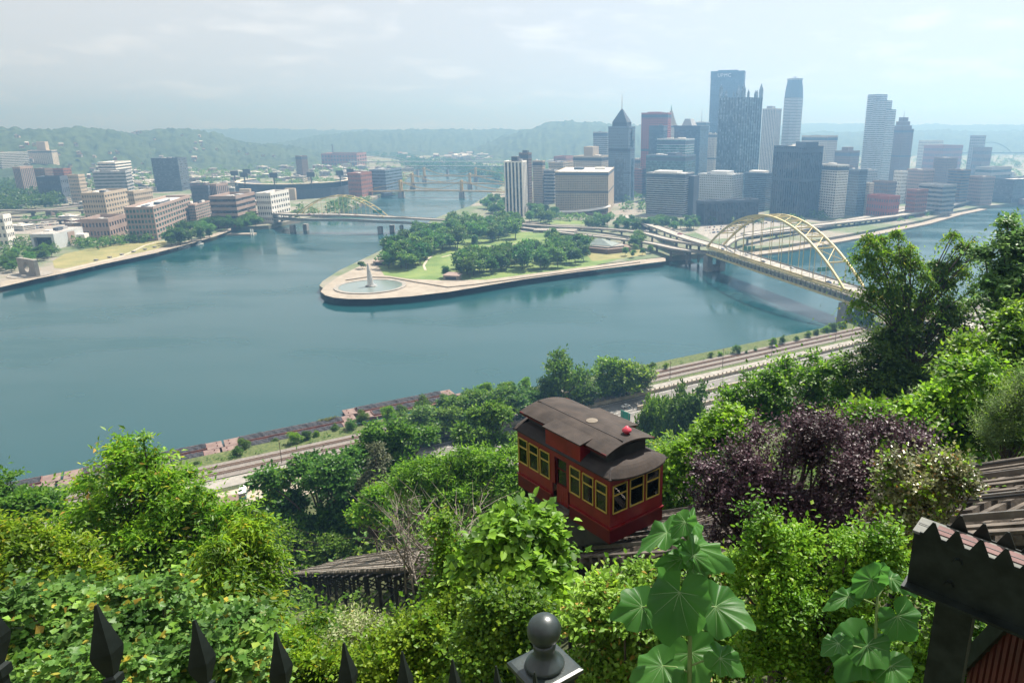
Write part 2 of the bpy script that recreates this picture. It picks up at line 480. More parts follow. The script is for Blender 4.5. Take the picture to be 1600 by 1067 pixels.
for k, (u0, u1, v, h) in enumerate([(120, 900, 272.6, 1.7), (185, 900, 258.0, 1.9), (185, 900, 245.4, 1.9), (150, 900, 235.4, 1.6)]):
    w = bwall('retaining_wall', u0, u1, v, h, 0.9, m_wallc)
    tag(w, ['long low concrete wall between highway and railway, topped with fence posts', 'concrete wall between the upper and middle highway lanes',
            'concrete wall between the middle and lower highway lanes', 'concrete kerb wall below the highway at the foot of the slope'][k], 'wall')
for v, u0, u1 in [(262.0, 60, 700), (266.0, 60, 700), (252.0, 60, 700), (240.5, 60, 700)]:
    mbl = MB()
    u = u0
    while u < u1:
        for z in (6.10,):
            a, c = bank(u, v-0.09, z), bank(u+4.5, v+0.09, z)
            mbl.add([bank(u, v-.1, z), bank(u+4, v-.1, z), bank(u+4, v+.1, z), bank(u, v+.1, z)], [(0, 1, 2, 3)])
        u += 11
    o = mbl.build('lane_marking', m_white, hw)
for v in (270.6, 259.6, 256.3, 247.1, 243.9, 237.0):
    mbl = MB(); mbl.add([bank(60, v-.08, 6.10), bank(900, v-.08, 6.10), bank(900, v+.08, 6.10), bank(60, v+.08, 6.10)], [(0, 1, 2, 3)]); mbl.build('edge_line', m_white, hw)
# railway: two tracks, sleepers joined (hundreds), rails as their own pieces
for k, v in enumerate((296.2, 290.2)):
    t = thing('railway_track', ['double rusty rails on the river side of the ballast bed', 'double rusty rails on the road side of the ballast bed'][k], 'railway track', bank(0, v, 6.04), math.atan2(TU.y, TU.x))
    for s in (-0.72, 0.72):
        mb = MB(); mb.box(-400, 900, s-0.10, s+0.10, 0.14, 0.34); mb.build('rail', m_rust, t)
    mb = MB()
    for i in range(900):
        x = -150 + i*0.62
        mb.box(x-0.13, x+0.13, -1.3, 1.3, 0.0, 0.15)
    mb.build('sleepers', m_tie, t, kind='stuff')

# ---- the land across the rivers
def pxpoly(lst, z=0.0): return [tuple(gp(x, y, z))[:2] for x, y in lst]
NORTH = [(-500,590),(-200,500),(0,450),(60,436),(100,428),(160,414),(240,397),(300,381),(340,369),(362,361),(420,358),(500,341),(530,336),(560,325),(585,313),(612,299),(625,292),(640,276),(650,266),(655,260),(640,254.5),(620,251.5),(590,247),(560,242.5),(530,239)]
CITY = [(500,456),(505,449),(530,432),(560,417),(590,402),(612,390),(640,372),(680,347),(700,339),(735,327),(757,313),(772,304),(788,291),(792,281),(785,275),(740,268),(705,259),(680,255),(660,250),(645,245),(610,240),(570,236)]
CITY_S = [(1800,300),(1590,322),(1530,328),(1490,336),(1440,350),(1380,362),(1330,372),(1230,390),(1150,400),(1090,404),(1060,407),(1040,409),(900,426),(820,437),(700,457),(640,464),(580,468),(545,468),(522,466),(508,462)]
north = pxpoly(NORTH) + [(-12000, 7000), (-12000, 200)]
city = pxpoly(CITY) + [(-3000, 12500), (12000, 12500), (9000, 3000)] + pxpoly(CITY_S)
m_urban = mat('city_ground', (0.09, 0.13, 0.06), (0.23, 0.21, 0.18), scale=0.012, rough=0.95, detail=10, lo=0.42, hi=0.58)
m_bankst = mat('bank_stone', (0.26, 0.23, 0.19), (0.42, 0.38, 0.31), scale=0.2, rough=0.95)
m_lawn = mat('park_lawn', (0.085, 0.15, 0.036), (0.165, 0.22, 0.062), scale=0.05, rough=0.95, detail=8)
m_dry = mat('dry_lawn', (0.16, 0.165, 0.062), (0.25, 0.225, 0.095), scale=0.05, rough=0.95, detail=8)
m_path = mat('stone_path', (0.36, 0.32, 0.26), (0.46, 0.41, 0.34), scale=0.3, rough=0.9)
GN, GC = 5.0, 5.5
mb = MB(); mb.prism(north, -3, GN); structure(mb.build('north_shore_ground', m_urban))
mb = MB(); mb.prism(city, -3, GC); structure(mb.build('city_ground', m_urban))

# ---- hills
def smooth01(t): t = np.clip(t, 0, 1); return t*t*(3-2*t)
def vnoise(rng_seed, X, Y, cell):
    r = np.random.default_rng(rng_seed); T = r.random((256, 256))
    x, y = X/cell, Y/cell; xi, yi = np.floor(x).astype(int), np.floor(y).astype(int); fx, fy = smooth01(x-xi), smooth01(y-yi)
    g = lambda a, b_: T[a % 256, b_ % 256]
    return (g(xi, yi)*(1-fx)*(1-fy)+g(xi+1, yi)*fx*(1-fy)+g(xi, yi+1)*(1-fx)*fy+g(xi+1, yi+1)*fx*fy)
m_forest = mat('forest_hill', (0.010, 0.028, 0.013), (0.055, 0.088, 0.032), scale=0.03, rough=0.95, detail=9, bump=0.5)
def hill(pts, front, back, seed, cols=420, rows=46, lump=5.0, base=5.0):
    pts = sorted(pts); xs = np.linspace(pts[0][0], pts[-1][0], cols)
    yt = np.interp(xs, [p[0] for p in pts], [p[1] for p in pts]); DD = np.interp(xs, [p[0] for p in pts], [p[2] for p in pts])
    G = np.zeros((cols, rows, 3))
    rr = np.linspace(0, 1, rows)
    for i in range(cols):
        d = ray(xs[i], yt[i]); hl = math.hypot(d.x, d.y); ztop = EYE + d.z/hl*DD[i]
        dist = (DD[i]-front) + rr*(front+back)
        prof = np.where(dist < DD[i], smooth01((dist-(DD[i]-front))/front), 1-0.6*smooth01((dist-DD[i])/back))
        G[i, :, 0] = d.x/hl*dist; G[i, :, 1] = d.y/hl*dist; G[i, :, 2] = base-6 + (ztop-base+6)*prof
    X, Y = G[:, :, 0], G[:, :, 1]
    fr = np.clip((G[:, :, 2]-base)/15, 0, 1)
    G[:, :, 2] += fr*((vnoise(seed, X, Y, 16)-0.6)*lump*2 + (vnoise(seed+1, X, Y, 120)-0.5)*lump*2.6 + (vnoise(seed+2, X, Y, 400)-0.6)*lump*3*(rr[None, :] < 0.6))
    idx = np.arange(cols*rows).reshape(cols, rows)
    F_ = np.stack([idx[:-1, :-1], idx[1:, :-1], idx[1:, 1:], idx[:-1, 1:]], axis=-1).reshape(-1, 4)
    return structure(link('hill', fastmesh('hill', G.reshape(-1, 3), [F_], m_forest)))
HILL_A = [(-700,215,3000),(-300,205,3000),(-60,206,3000),(0,203,3000),(40,200,3000),(80,198,3050),(120,197,3100),(150,200,3150),(185,204,3200),(230,212,3300),(300,228,3400),(350,243,3400)]
HILL_B = [(120,214,3500),(180,207,3500),(215,203,3500),(250,200,3500),(300,203,3500),(340,210,3500),(370,219,3450),(410,226,3400),(450,231,3400),(480,236,3350),(520,246,3300)]
HILL_C = [(250,204,7500),(330,203,7500),(420,202,7500),(480,204,7400),(560,203,7300),(700,205,7200),(850,206,7200)]
HILL_D = [(380,238,4900),(450,221,4900),(500,211,5000),(560,206,5000),(640,203,5000),(700,203,5000),(760,202,5000),(820,204,4900),(900,205,4800),(980,210,4700),(1100,232,4700)]
HILL_E = [(740,235,3700),(790,214,3700),(825,203,3700),(855,195,3700),(890,191,3700),(940,192,3700),(1000,197,3700),(1060,204,3700),(1150,216,3700),(1260,236,3700)]
HILL_F = [(1000,206,7400),(1200,198,7400),(1270,193,7400),(1330,194,7400),(1440,196,7200),(1520,195,7000),(1600,196,7000),(1900,193,7000),(2300,200,7000)]
HILL_G = [(1180,222,4600),(1240,208,4600),(1300,204,4600),(1340,205,4700),(1450,204,5000),(1540,203,5200),(1600,202,5200),(1900,198,5200),(2300,206,5200)]
for i, (h, fr, bk) in enumerate([(HILL_A, 900, 700), (HILL_B, 1000, 700), (HILL_C, 1800, 900), (HILL_D, 1500, 900), (HILL_E, 1100, 800), (HILL_F, 1600, 900), (HILL_G, 1300, 900)]):
    hill(h, fr, bk, 10+i*7, cols=520 if i < 2 else 420, rows=46 if i < 2 else 30, lump=8.5 if i < 2 else 8)

# ---- air: one closed box of thin haze round camera, ground and city
hb = MB(); hb.box(-9500, 9500, -900, 10500, -8, 420)
hm = bpy.data.materials.new('haze_air'); hm.use_nodes = True
n, l = hm.node_tree.nodes, hm.node_tree.links
for x in list(n):
    if x.type != 'OUTPUT_MATERIAL': n.remove(x)
pv = n.new('ShaderNodeVolumePrincipled')
pv.inputs['Color'].default_value = (0.27, 0.57, 1.0, 1)
pv.inputs['Density'].default_value = 0.00036
pv.inputs['Anisotropy'].default_value = 0.58
pv.inputs['Absorption Color'].default_value = (0.5, 0.5, 0.5, 1)
l.new(pv.outputs[0], n['Material Output'].inputs['Volume'])
ho = hb.build('haze', hm); ho['kind'] = 'stuff'
# ================================================================== BUILDINGS
def wallm(key, c, k=1.18, rough=0.85):
    return mat('wall_'+key, c, tuple(min(1, x*k) for x in c), scale=0.05, rough=rough, detail=8)
W_ = dict(tan=wallm('tan', (0.40,0.34,0.26)), beige=wallm('beige', (0.50,0.45,0.37)), white=wallm('white', (0.66,0.65,0.62)), grey=wallm('grey', (0.30,0.31,0.32)),
          dark=wallm('dark', (0.03,0.034,0.042)), slate=wallm('slate', (0.065,0.08,0.105)), brick=wallm('brick', (0.26,0.11,0.075)), red=wallm('red', (0.30,0.085,0.06)),
          brown=wallm('brown', (0.17,0.12,0.095)), pink=wallm('pink', (0.30,0.23,0.20)), steel=wallm('steel', (0.055,0.055,0.062)), blue=wallm('blue', (0.14,0.19,0.25)),
          silver=wallm('silver', (0.45,0.48,0.50), rough=0.5), sand=wallm('sand', (0.40,0.34,0.265)), roof=wallm('roof', (0.30,0.29,0.28)), lroof=wallm('lroof', (0.55,0.55,0.53)), copper=wallm('copper', (0.22,0.42,0.36)))
G_ = dict(dark=glassmat('glass_dark', (0.018,0.022,0.028)), blue=glassmat('glass_blue', (0.03,0.055,0.08), rough=0.12), teal=glassmat('glass_teal', (0.03,0.095,0.095), rough=0.12),
          grey=glassmat('glass_grey', (0.06,0.07,0.08), rough=0.2), mirror=glassmat('glass_mirror', (0.10,0.14,0.18), rough=0.10, spec=1.0), brown=glassmat('glass_brown', (0.05,0.035,0.03), rough=0.2))

def footprint(xl, xc, xr, ytop, D=None, base=None, theta=35.0, bz=5.5, depth=None):
    ymid = ytop + 30
    if base is not None: C = gp(base[0], base[1], bz)
    else:
        C = at_dist(xc, ymid, D); C.z = bz
    d = ray(xc, ytop); h = EYE + d.z/d.y*C.y - bz
    t = R(theta) + math.atan2(C.x, C.y); a = Vector((-math.cos(t), math.sin(t), 0)); b_ = Vector((math.sin(t), math.cos(t), 0))
    def solve(px, dirv):
        r = ray(px, ymid); k = r.x/r.y
        den = dirv.x - k*dirv.y
        return (k*C.y - C.x)/den if abs(den) > 1e-6 else 20
    w = abs(solve(xl, a)); dd = abs(solve(xr, b_)) if xr > xc + 0.5 else (depth or w*0.6)
    if xl > xc - 0.5: w = depth or dd*0.6
    if depth and xr > xc + 0.5 and False: dd = depth
    cen = C + a*(w/2) + b_*(dd/2)
    return cen, w, dd, h, -t

def facade(t, w, d, z0, z1, style, wm_, gm, floors, bx, by, proud=0.35, sp_=0.45, pr=0.4, cap=True):
    """glass core, floor bands and piers that stand proud of it"""
    h = z1-z0
    mb = MB(); mb.box(-w/2, w/2, -d/2, d/2, z0, z1); mb.build('glazing', gm, t)
    fh = h/floors
    mb = MB(); e = proud
    if style in ('grid', 'bands', 'floors'):
        for i in range(floors):
            zz_ = z0 + i*fh
            mb.box(-w/2-e, w/2+e, -d/2-e, d/2+e, zz_, zz_ + fh*sp_)
        mb.build('floor_bands', wm_, t, kind='stuff')
    if style in ('grid', 'fins'):
        mb = MB(); e2 = e*(0.9 if style == 'grid' else 1.3)
        for i in range(bx+1):
            x = -w/2 + w*i/bx; p = w/bx*pr/2
            x0, x1 = max(-w/2-e2, x-p), min(w/2+e2, x+p)
            mb.box(x0, x1, -d/2-e2, -d/2-0.02, z0, z1-0.02); mb.box(x0, x1, d/2+0.02, d/2+e2, z0, z1-0.02)
        for i in range(by+1):
            y = -d/2 + d*i/by; p = d/by*pr/2
            y0, y1 = max(-d/2-e2-0.01, y-p), min(d/2+e2+0.01, y+p)
            mb.box(w/2+0.02, w/2+e2+0.01, y0, y1, z0, z1-0.03); mb.box(-w/2-e2-0.01, -w/2-0.02, y0, y1, z0, z1-0.03)
        mb.build('piers', wm_, t, kind='stuff')
    if floors >= 16:                                # dark louvred plant floors
        mb = MB(); mb.box(-w/2-e*1.15, w/2+e*1.15, -d/2-e*1.15, d/2+e*1.15, z1-1.7*fh, z1-.45*fh)
        mb.build('plant_floor', W_['slate'], t); mb = MB()
        if floors >= 24: mb.box(-w/2-e*1.1, w/2+e*1.1, -d/2-e*1.1, d/2+e*1.1, z0+h*.52, z0+h*.52+fh*.9); mb.build('plant_floor', W_['slate'], t)
    if cap:
        e3 = e*1.5; mb = MB(); ph = max(0.8, fh*0.5)
        mb.box(-w/2-e3, w/2+e3, -d/2-e3, -d/2+0.6, z1-0.3, z1+ph); mb.box(-w/2-e3, w/2+e3, d/2-0.6, d/2+e3, z1-0.3, z1+ph)
        mb.box(-w/2-e3, -w/2+0.6, -d/2+0.6, d/2-0.6, z1-0.3, z1+ph); mb.box(w/2-0.6, w/2+e3, -d/2+0.6, d/2-0.6, z1-0.3, z1+ph)
        mb.build('parapet', wm_, t)
BRNG = random.Random(5)
def rooftop(t, w, d, z, n=3, m=None):
    mb = MB(); mb.box(-w/2+0.7, w/2-0.7, -d/2+0.7, d/2-0.7, z, z+0.35); mb.build('roof', W_['roof' if BRNG.random() < .6 else 'lroof'], t)
    for i in range(n):
        sx, sy = w*BRNG.uniform(.08, .28), d*BRNG.uniform(.1, .28)
        x, y = BRNG.uniform(-.28, .28)*w, BRNG.uniform(-.28, .28)*d; hh = BRNG.uniform(1.5, 4.2)
        mb = MB(); mb.box(x-sx/2, x+sx/2, y-sy/2, y+sy/2, z+0.36+0.004*i, z+hh); mb.build('plant_room', m or W_[BRNG.choice(['grey', 'white', 'lroof', 'slate'])], t)
def bld(name, label, xl, xc, xr, ytop, D=None, base=None, theta=35, style='grid', wall='tan', glass='dark', floors=12, bx=10, by=6, proud=0.35, sp_=0.45, pr=0.4, bz=5.5, depth=None, pent=None, n=3, cat='building'):
    cen, w, d, h, rz = footprint(xl, xc, xr, ytop, D, base, theta, bz, depth)
    t = thing(name, label, cat, cen, rz)
    facade(t, w, d, 0, h, style, W_[wall], G_[glass], floors, bx, by, proud, sp_, pr)
    rooftop(t, w, d, h, n)
    if pent:                                   # (fraction x0, x1, height, wall)
        x0, x1, ph, pw = pent
        mb = MB(); mb.box(-w/2+w*x0, -w/2+w*x1, -d*0.3, d*0.3, h+0.4, h+ph); mb.build('penthouse', W_[pw], t)
    return t, w, d, h

# ---------------- downtown
bld('apartment_tower', 'slim white and dark striped tower standing alone beside the park trees', 789, 818, 823, 254, base=(818,338), theta=12, style='fins', wall='white', glass='dark', floors=24, bx=5, by=3, proud=0.5, pr=0.45, pent=(.35,.7,8,'dark'), n=1)
bld('office_slab', 'brown grey slab with white dishes on its roof behind the striped tower', 812, 826, 831, 241, D=1250, theta=20, wall='brown', floors=20, bx=5, by=3, pent=(.3,.8,6,'slate'))
bld('office_block', 'plain tan slab right of the brown dish topped slab', 833, 848, 852, 253, D=1300, theta=20, wall='tan', floors=18, bx=8, by=3, sp_=.55)
bld('office_block', 'low grey stepped block left of the curved base hotel', 850, 866, 872, 268, D=1290, theta=20, style='bands', wall='grey', floors=10)
bld('old_tower', 'tan stepped tower with a squat crown behind the hotel', 896, 940, 955, 246, D=1400, theta=20, wall='beige', glass='grey', floors=18, bx=12, by=5, sp_=.5, pent=(.3,.62,19,'tan'))
bld('office_tower', 'grey flat topped tower peeking out behind the tan crowned tower', 927, 948, 953, 208, D=1750, theta=20, style='bands', wall='grey', floors=26)

t, w, d, h = bld('hotel', 'wide tan hotel with a dense window grid and curved skirt roof', 868, 958, 959, 270, base=(950,336), theta=4, wall='tan', glass='dark', floors=24, bx=30, by=8, proud=.3, sp_=.42, pr=.42, depth=26, n=2)
mb = MB(); N = 24
for i in range(N+1):
    f = i/N; x = -w/2 - 2 + (w+6)*f; z = 5 + 9*f**2.6
    mb.v += [(x, -d/2-14, z), (x, -d/2-0.4, z+1.5), (x, -d/2-14, z-1.0), (x, -d/2-0.4, z+0.5)]
for i in range(N):
    a, c = i*4, i*4+4
    mb.f += [(a, c, c+1, a+1), (a+2, a+3, c+3, c+2), (a, a+2, c+2, c)]
mb.build('skirt_roof', W_['white'], t, smooth=True)
mb = MB(); mb.box(-w/2, w/2+3, -d/2-12.5, -d/2-0.5, 0, 4.4); mb.build('lobby', W_['brown'], t)

# tall tower with pyramid roof and mast
cen, w, d, h, rz = footprint(951, 984, 991, 232, D=1330, theta=18)
t = thing('pyramid_tower', 'grey granite tower with a pointed pyramid roof and tall mast', 'building', cen, rz)
facade(t, w, d, 0, h, 'grid', W_['blue'], G_['dark'], 26, 12, 12, .4, .5, .5)
zs = EYE + (ray(970,200).z/ray(970,200).y)*cen.y - 5.5
w2 = w*.93; facade(t, w2, w2, h+.3, zs, 'grid', W_['blue'], G_['dark'], 7, 10, 10, .4, .5, .5)
zp = EYE + (ray(970,170).z/ray(970,170).y)*cen.y - 5.5
zq = zs + (zp-zs)*.28
mb = MB(); mb.box(-w2*.36, w2*.36, -w2*.36, w2*.36, zs+1, zq); mb.build('crown_block', W_['slate'], t)
mb = MB(); q = w2*.37; mb.frustum(-q, q, -q, q, zq+.02, -.8, .8, -.8, .8, zp)
mb.build('pyramid_roof', W_['slate'], t)
zm = EYE + (ray(970,147).z/ray(970,147).y)*cen.y - 5.5
mb = MB(); mb.tube([(0,-2,zs+2), (0,-1,zp), (0,0,zm)], [1.3, 1.1, .35], 8); mb.build('mast', W_['white'], t)
for s in (0, 1):
    mb = MB()
    if s == 0:
        mb.box(-w*.19, w*.19, -d/2-.9, -d/2-.45, 3, h*.80); mb.box(-w*.17, w*.17, -d/2-.9, -d/2-.45, h*1.02, h*1.02+(zs-h)*.98)
    else:
        mb.box(w/2+.45, w/2+.9, -d*.19, d*.19, 3, h*.80); mb.box(w/2+.45, w/2+.9, -d*.17, d*.17, h*1.02, h*1.02+(zs-h)*.98)
    mb.build('glass_bay', G_['blue'], t)

bld('office_tower', 'reddish brown granite tower with pale lettering band near the pyramid tower', 1002, 1043, 1048, 178, D=1560, theta=14, style='grid', wall='red', glass='brown', floors=34, bx=12, by=4, sp_=.5, pr=.4, pent=(.2,.7,4,'red'))
cen, w, d, h, rz = footprint(1038, 1048, 1057, 196, D=1850, theta=40)
t = thing('stepped_pyramid_tower', 'pale tower with a stepped pyramid top behind the red tower', 'building', cen, rz)
facade(t, w, d, 0, h, 'grid', W_['beige'], G_['grey'], 40, 6, 6, .4, .5, .5)
zp = EYE + (ray(1047,168).z/ray(1047,168).y)*cen.y - 5.5
for i in range(7):
    f = 1-(i+1)/8; z = h + (zp-h)*i/7.5
    mb = MB(); mb.box(-w/2*f, w/2*f, -d/2*f, d/2*f, z+.01, z+(zp-h)/7.5); mb.build('roof_step', W_['tan'], t)
mb = MB(); mb.tube([(0,0,zp-6),(0,0,zp+6)], [2,.3], 6); mb.build('finial', W_['copper'], t)
t, w, d, h = bld('office_tower', 'dark blue slab tower with a slanted attic next to the spired glass tower', 1053, 1093, 1106, 198, D=1600, theta=22, style='bands', wall='slate', glass='blue', floors=36, sp_=.35)
mb = MB(); mb.frustum(-w*.30, w*.12, -d*.3, d*.3, h+.4, -w*.2, w*.0, -d*.2, d*.2, h+16); mb.build('slanted_attic', W_['grey'], t)
t, w, d, h = bld('office_tower', 'pale domed attic block behind the dark blue slab tower', 1082, 1102, 1108, 192, D=1980, theta=22, style='bands', wall='silver', glass='grey', floors=40)
mb = MB(); mb.tube([(0,0,h),(0,0,h+36)], [.9,.3], 6); mb.build('antenna', W_['grey'], t)
bld('office_tower', 'dark glass tower standing in front of the red granite tower', 1014, 1036, 1042, 198, D=1490, theta=14, style='bands', wall='slate', glass='blue', floors=34, sp_=.25, pr=.2)
bld('glass_block', 'teal glass block with pale roof in front of the dark blue slab', 1026, 1070, 1084, 219, D=1440, theta=18, style='bands', wall='silver', glass='teal', floors=22, sp_=.2, proud=.2)
bld('glass_block', 'lower green glass block beneath the teal glass block', 1009, 1070, 1086, 245, D=1330, theta=18, style='bands', wall='blue', glass='teal', floors=18, sp_=.15, proud=.15, pent=(.5,.7,6,'slate'))
t, w, d, h = bld('office_block', 'broad grey office block with heavy horizontal bands by the highway', 1010, 1068, 1083, 273, base=(1068,338), theta=20, style='bands', wall='grey', glass='dark', floors=19, proud=.5, sp_=.45, pent=(.15,.75,4,'lroof'))
mb = MB(); mb.box(w/2+.8, w/2+9, -d*.1, d/2, 0, h-3); mb.build('stair_core', W_['slate'], t)
bld('old_tower', 'pale limestone tower between the blue slab and spired glass tower', 1104, 1116, 1124, 210, D=1700, theta=30, wall='beige', glass='grey', floors=30, bx=5, by=5, sp_=.5, pr=.55)
bld('office_block', 'pale concrete block with stepped roof in front of the spired tower', 1090, 1142, 1159, 275, D=1190, theta=22, wall='silver', glass='grey', floors=15, bx=18, by=7, sp_=.55, pr=.4, pent=(.3,.8,6,'silver'))
bld('low_office', 'wide low dark office with a pale flat roof beside the parking lot', 1088, 1100, 1183, 319, base=(1100,352), theta=58, style='fins', wall='slate', glass='dark', floors=4, bx=8, by=34, proud=.5, pr=.35, n=5)
bld('office_block', 'blue grey ribbed block between the spired tower and dark tower', 1163, 1196, 1208, 272, D=1200, theta=25, style='bands', wall='blue', glass='dark', floors=20, sp_=.4, pent=(.1,.8,4,'white'))

# glass tower with spires
cen, w, d, h, rz = footprint(1122, 1160, 1190, 152, D=1340, theta=40)
t = thing('spired_glass_tower', 'blue mirror glass tower crowned with pointed spires', 'building', cen, rz)
mb = MB(); mb.box(-w/2, w/2, -d/2, d/2, 0, h); mb.build('glazing', G_['mirror'], t)
mb = MB()
for i in range(8):
    x = -w/2 + w*(i+.5)/8; q = w/8*.22
    for s in (-1, 1):
        mb.add([(x-q, s*d/2, 0), (x, s*(d/2+1.6), 0), (x+q, s*d/2, 0), (x-q, s*d/2, h), (x, s*(d/2+1.6), h), (x+q, s*d/2, h)], [(0,1,4,3) if s < 0 else (3,4,1,0), (1,2,5,4) if s < 0 else (4,5,2,1), (3,4,5)])
    y = -d/2 + d*(i+.5)/8; q = d/8*.22
    for s in (-1, 1):
        mb.add([(s*w/2, y-q, 0), (s*(w/2+1.6), y, 0), (s*w/2, y+q, 0), (s*w/2, y-q, h), (s*(w/2+1.6), y, h), (s*w/2, y+q, h)], [(0,1,4,3) if s > 0 else (3,4,1,0), (1,2,5,4) if s > 0 else (4,5,2,1), (3,4,5)])
mb.build('glass_fins', G_['blue'], t, kind='stuff')
mb = MB()
for i in range(34): mb.box(-w/2-.15, w/2+.15, -d/2-.15, d/2+.15, h*i/34, h*i/34+.5)
mb.build('floor_lines', W_['slate'], t, kind='stuff')
zt = EYE + (ray(1189,131).z/ray(1189,131).y)*cen.y - 5.5
def spire(x, y, q, z0, z1):
    mb = MB(); zmid = z0 + (z1-z0)*.55
    mb.box(x-q, x+q, y-q, y+q, z0-3, zmid); mb.frustum(x-q, x+q, y-q, y+q, zmid, x-.15, x+.15, y-.15, y+.15, z1); mb.build('spire', G_['mirror'], t)
for sx in (-1, 1):
    for sy in (-1, 1): spire(sx*(w/2-2.4), sy*(d/2-2.4), 2.6, h, zt)
for f in (-.22, .22):
    for s in (-1, 1):
        spire(f*w, s*(d/2-1.6), 1.5, h, h+(zt-h)*.55); spire(s*(w/2-1.6), f*d, 1.5, h, h+(zt-h)*.55)

# tallest tower with lettering
cen, w, d, h, rz = footprint(1110, 1161, 1163, 112, D=2080, theta=6, depth=60)
t = thing('steel_tower', 'tallest dark steel tower with white letters UPMC at its top', 'building', cen, rz)
facade(t, w, d, 0, h, 'grid', W_['steel'], G_['dark'], 64, 13, 10, .6, .4, .22)
mb = MB(); mb.box(-w/2-1, w/2+1, -d/2-1, d/2+1, h-16, h+1); mb.build('crown_band', W_['steel'], t)
mb = MB(); mb.box(-w*.3, w*.3, -d*.3, d*.3, h+1.01, h+5); mb.build('plant_room', W_['slate'], t)
def letters(txt, size, loc, rot, m, parent, name='lettering'):
    cu = bpy.data.curves.new(name, 'FONT'); cu.body = txt; cu.size = size; cu.extrude = .02*size; cu.align_x = 'CENTER'; cu.align_y = 'CENTER'; cu.space_character = 1.15
    o = bpy.data.objects.new(name, cu); COL.objects.link(o)
    dg = bpy.context.evaluated_depsgraph_get(); me = bpy.data.meshes.new_from_object(o.evaluated_get(dg))
    bpy.data.objects.remove(o); me.materials.clear(); me.materials.append(m)
    r = link(name, me, parent); r.location = loc; r.rotation_euler = rot; return r
letters('UPMC', 12.5, (-w*.09, -d/2-1.6, h-9), (math.pi/2, 0, 0), m_white, t)

bld('office_tower', 'pale beige tower between the spired tower and rounded tower', 1190, 1210, 1219, 171, D=1900, theta=25, style='fins', wall='beige', glass='grey', floors=44, bx=8, by=5, pr=.5, pent=(.2,.6,8,'grey'))
# chamfered tower
cen, w, d, h, rz = footprint(1218, 1240, 1258, 152, D=1937, theta=43)
t = thing('chamfered_tower', 'pale tall tower with chamfered corners and rounded shoulders', 'building', cen, rz)
def octo(wd, dp, ch): return [(-wd/2+ch,-dp/2),(wd/2-ch,-dp/2),(wd/2,-dp/2+ch),(wd/2,dp/2-ch),(wd/2-ch,dp/2),(-wd/2+ch,dp/2),(-wd/2,dp/2-ch),(-wd/2,-dp/2+ch)]
mb = MB(); mb.prism(octo(w, d, w*.26), 0, h); mb.build('glazing', G_['grey'], t)
mb = MB()
for i in range(56): mb.prism(octo(w+.5, d+.5, w*.26), h*i/56, h*i/56+h/56*.55)
mb.build('floor_bands', W_['silver'], t, kind='stuff')
zt = EYE + (ray(1240,126).z/ray(1240,126).y)*cen.y - 5.5
mb = MB()
for i in range(8):
    f = 1-.20*((i+1)/8)**2; z = h+(zt-h)*i/8
    mb.prism(octo(w*f, d*f, w*f*.28), z+.01, z+(zt-h)/8)
mb.build('shoulder', W_['blue'], t)
mb = MB(); mb.prism(octo(w*.82, d*.82, w*.2), zt+.02, zt+4); mb.build('crown', W_['grey'], t)
mb = MB(); mb.bar((-9,0,zt+8),(9,0,zt+7),.8); mb.bar((0,0,zt+4),(0,0,zt+9),1.2); mb.build('window_crane', W_['slate'], t)

bld('office_tower', 'dark near black tower with vertical ribs beside the yellow bridge', 1208, 1244, 1283, 231, base=(1244,341), theta=44, style='fins', wall='slate', glass='dark', floors=24, bx=12, by=12, proud=.5, pr=.3, pent=(.62,.98,8,'slate'))
bld('office_block', 'white concrete block with deep horizontal window rows by dark tower', 1273, 1302, 1323, 260, base=(1302,341), theta=42, wall='white', glass='dark', floors=20, bx=9, by=7, proud=.5, sp_=.5, pr=.25)
bld('office_block', 'blue grey balcony block right of the white concrete block', 1322, 1340, 1352, 267, D=1170, theta=42, wall='blue', glass='dark', floors=17, bx=7, by=5, sp_=.4, pr=.25)
bld('old_office', 'wide pale old office with bright cornice behind the dark tower', 1251, 1290, 1306, 214, D=1760, theta=30, wall='beige', glass='grey', floors=22, bx=14, by=7, sp_=.5, pr=.5)
bld('old_office', 'brown brick old office with a set back top left of stepped glass tower', 1302, 1326, 1340, 238, D=1650, theta=30, wall='brown', glass='brown', floors=16, bx=10, by=7, sp_=.55, pr=.5, pent=(.3,.7,10,'brown'))
# stepped glass tower of three shafts
cen, w, d, h, rz = footprint(1344, 1376, 1398, 171, D=1745, theta=38)
t = thing('stepped_glass_tower', 'silver blue tower of stepped octagonal glass shafts', 'building', cen, rz)
ztops = [EYE + (ray(1366,148).z/ray(1366,148).y)*cen.y - 5.5, EYE + (ray(1384,158).z/ray(1384,158).y)*cen.y - 5.5, h]
for k, (ox, oy, ww, zt) in enumerate([(-w*.16, 0.0, w*.66, ztops[0]), (w*.16, -d*.05, w*.62, ztops[1]), (w*.30, d*.14, w*.42, ztops[2])]):
    ds = d*(.74, .7, .8)[k]
    mb = MB(); mb.prism([(x+ox, y+oy) for x, y in octo(ww, ds, ww*.2)], 0, zt); mb.build('glass_shaft', G_['mirror'], t)
    mb = MB()
    for i in range(45): mb.prism([(x+ox, y+oy) for x, y in octo(ww+.5, ds+.5, ww*.2)], zt*i/45, zt*i/45+zt/45*.5)
    mb.build('floor_bands', W_['silver'], t, kind='stuff')
t, w, d, h = bld('brick_tower', 'dark reddish brick tower with stepped top right of the glass shafts', 1389, 1408, 1424, 203, D=1830, theta=42, wall='brown', glass='brown', floors=34, bx=8, by=8, sp_=.5, pr=.5)
zt = EYE + (ray(1407,186).z/ray(1407,186).y)*1500 - 5.5
for i in range(3):
    f = .82-.2*i; mb = MB(); mb.box(-w/2*f, w/2*f, -d/2*f, d/2*f, h+.4+9*i, h+9*(i+1)); mb.build('set_back', W_['brown'], t)
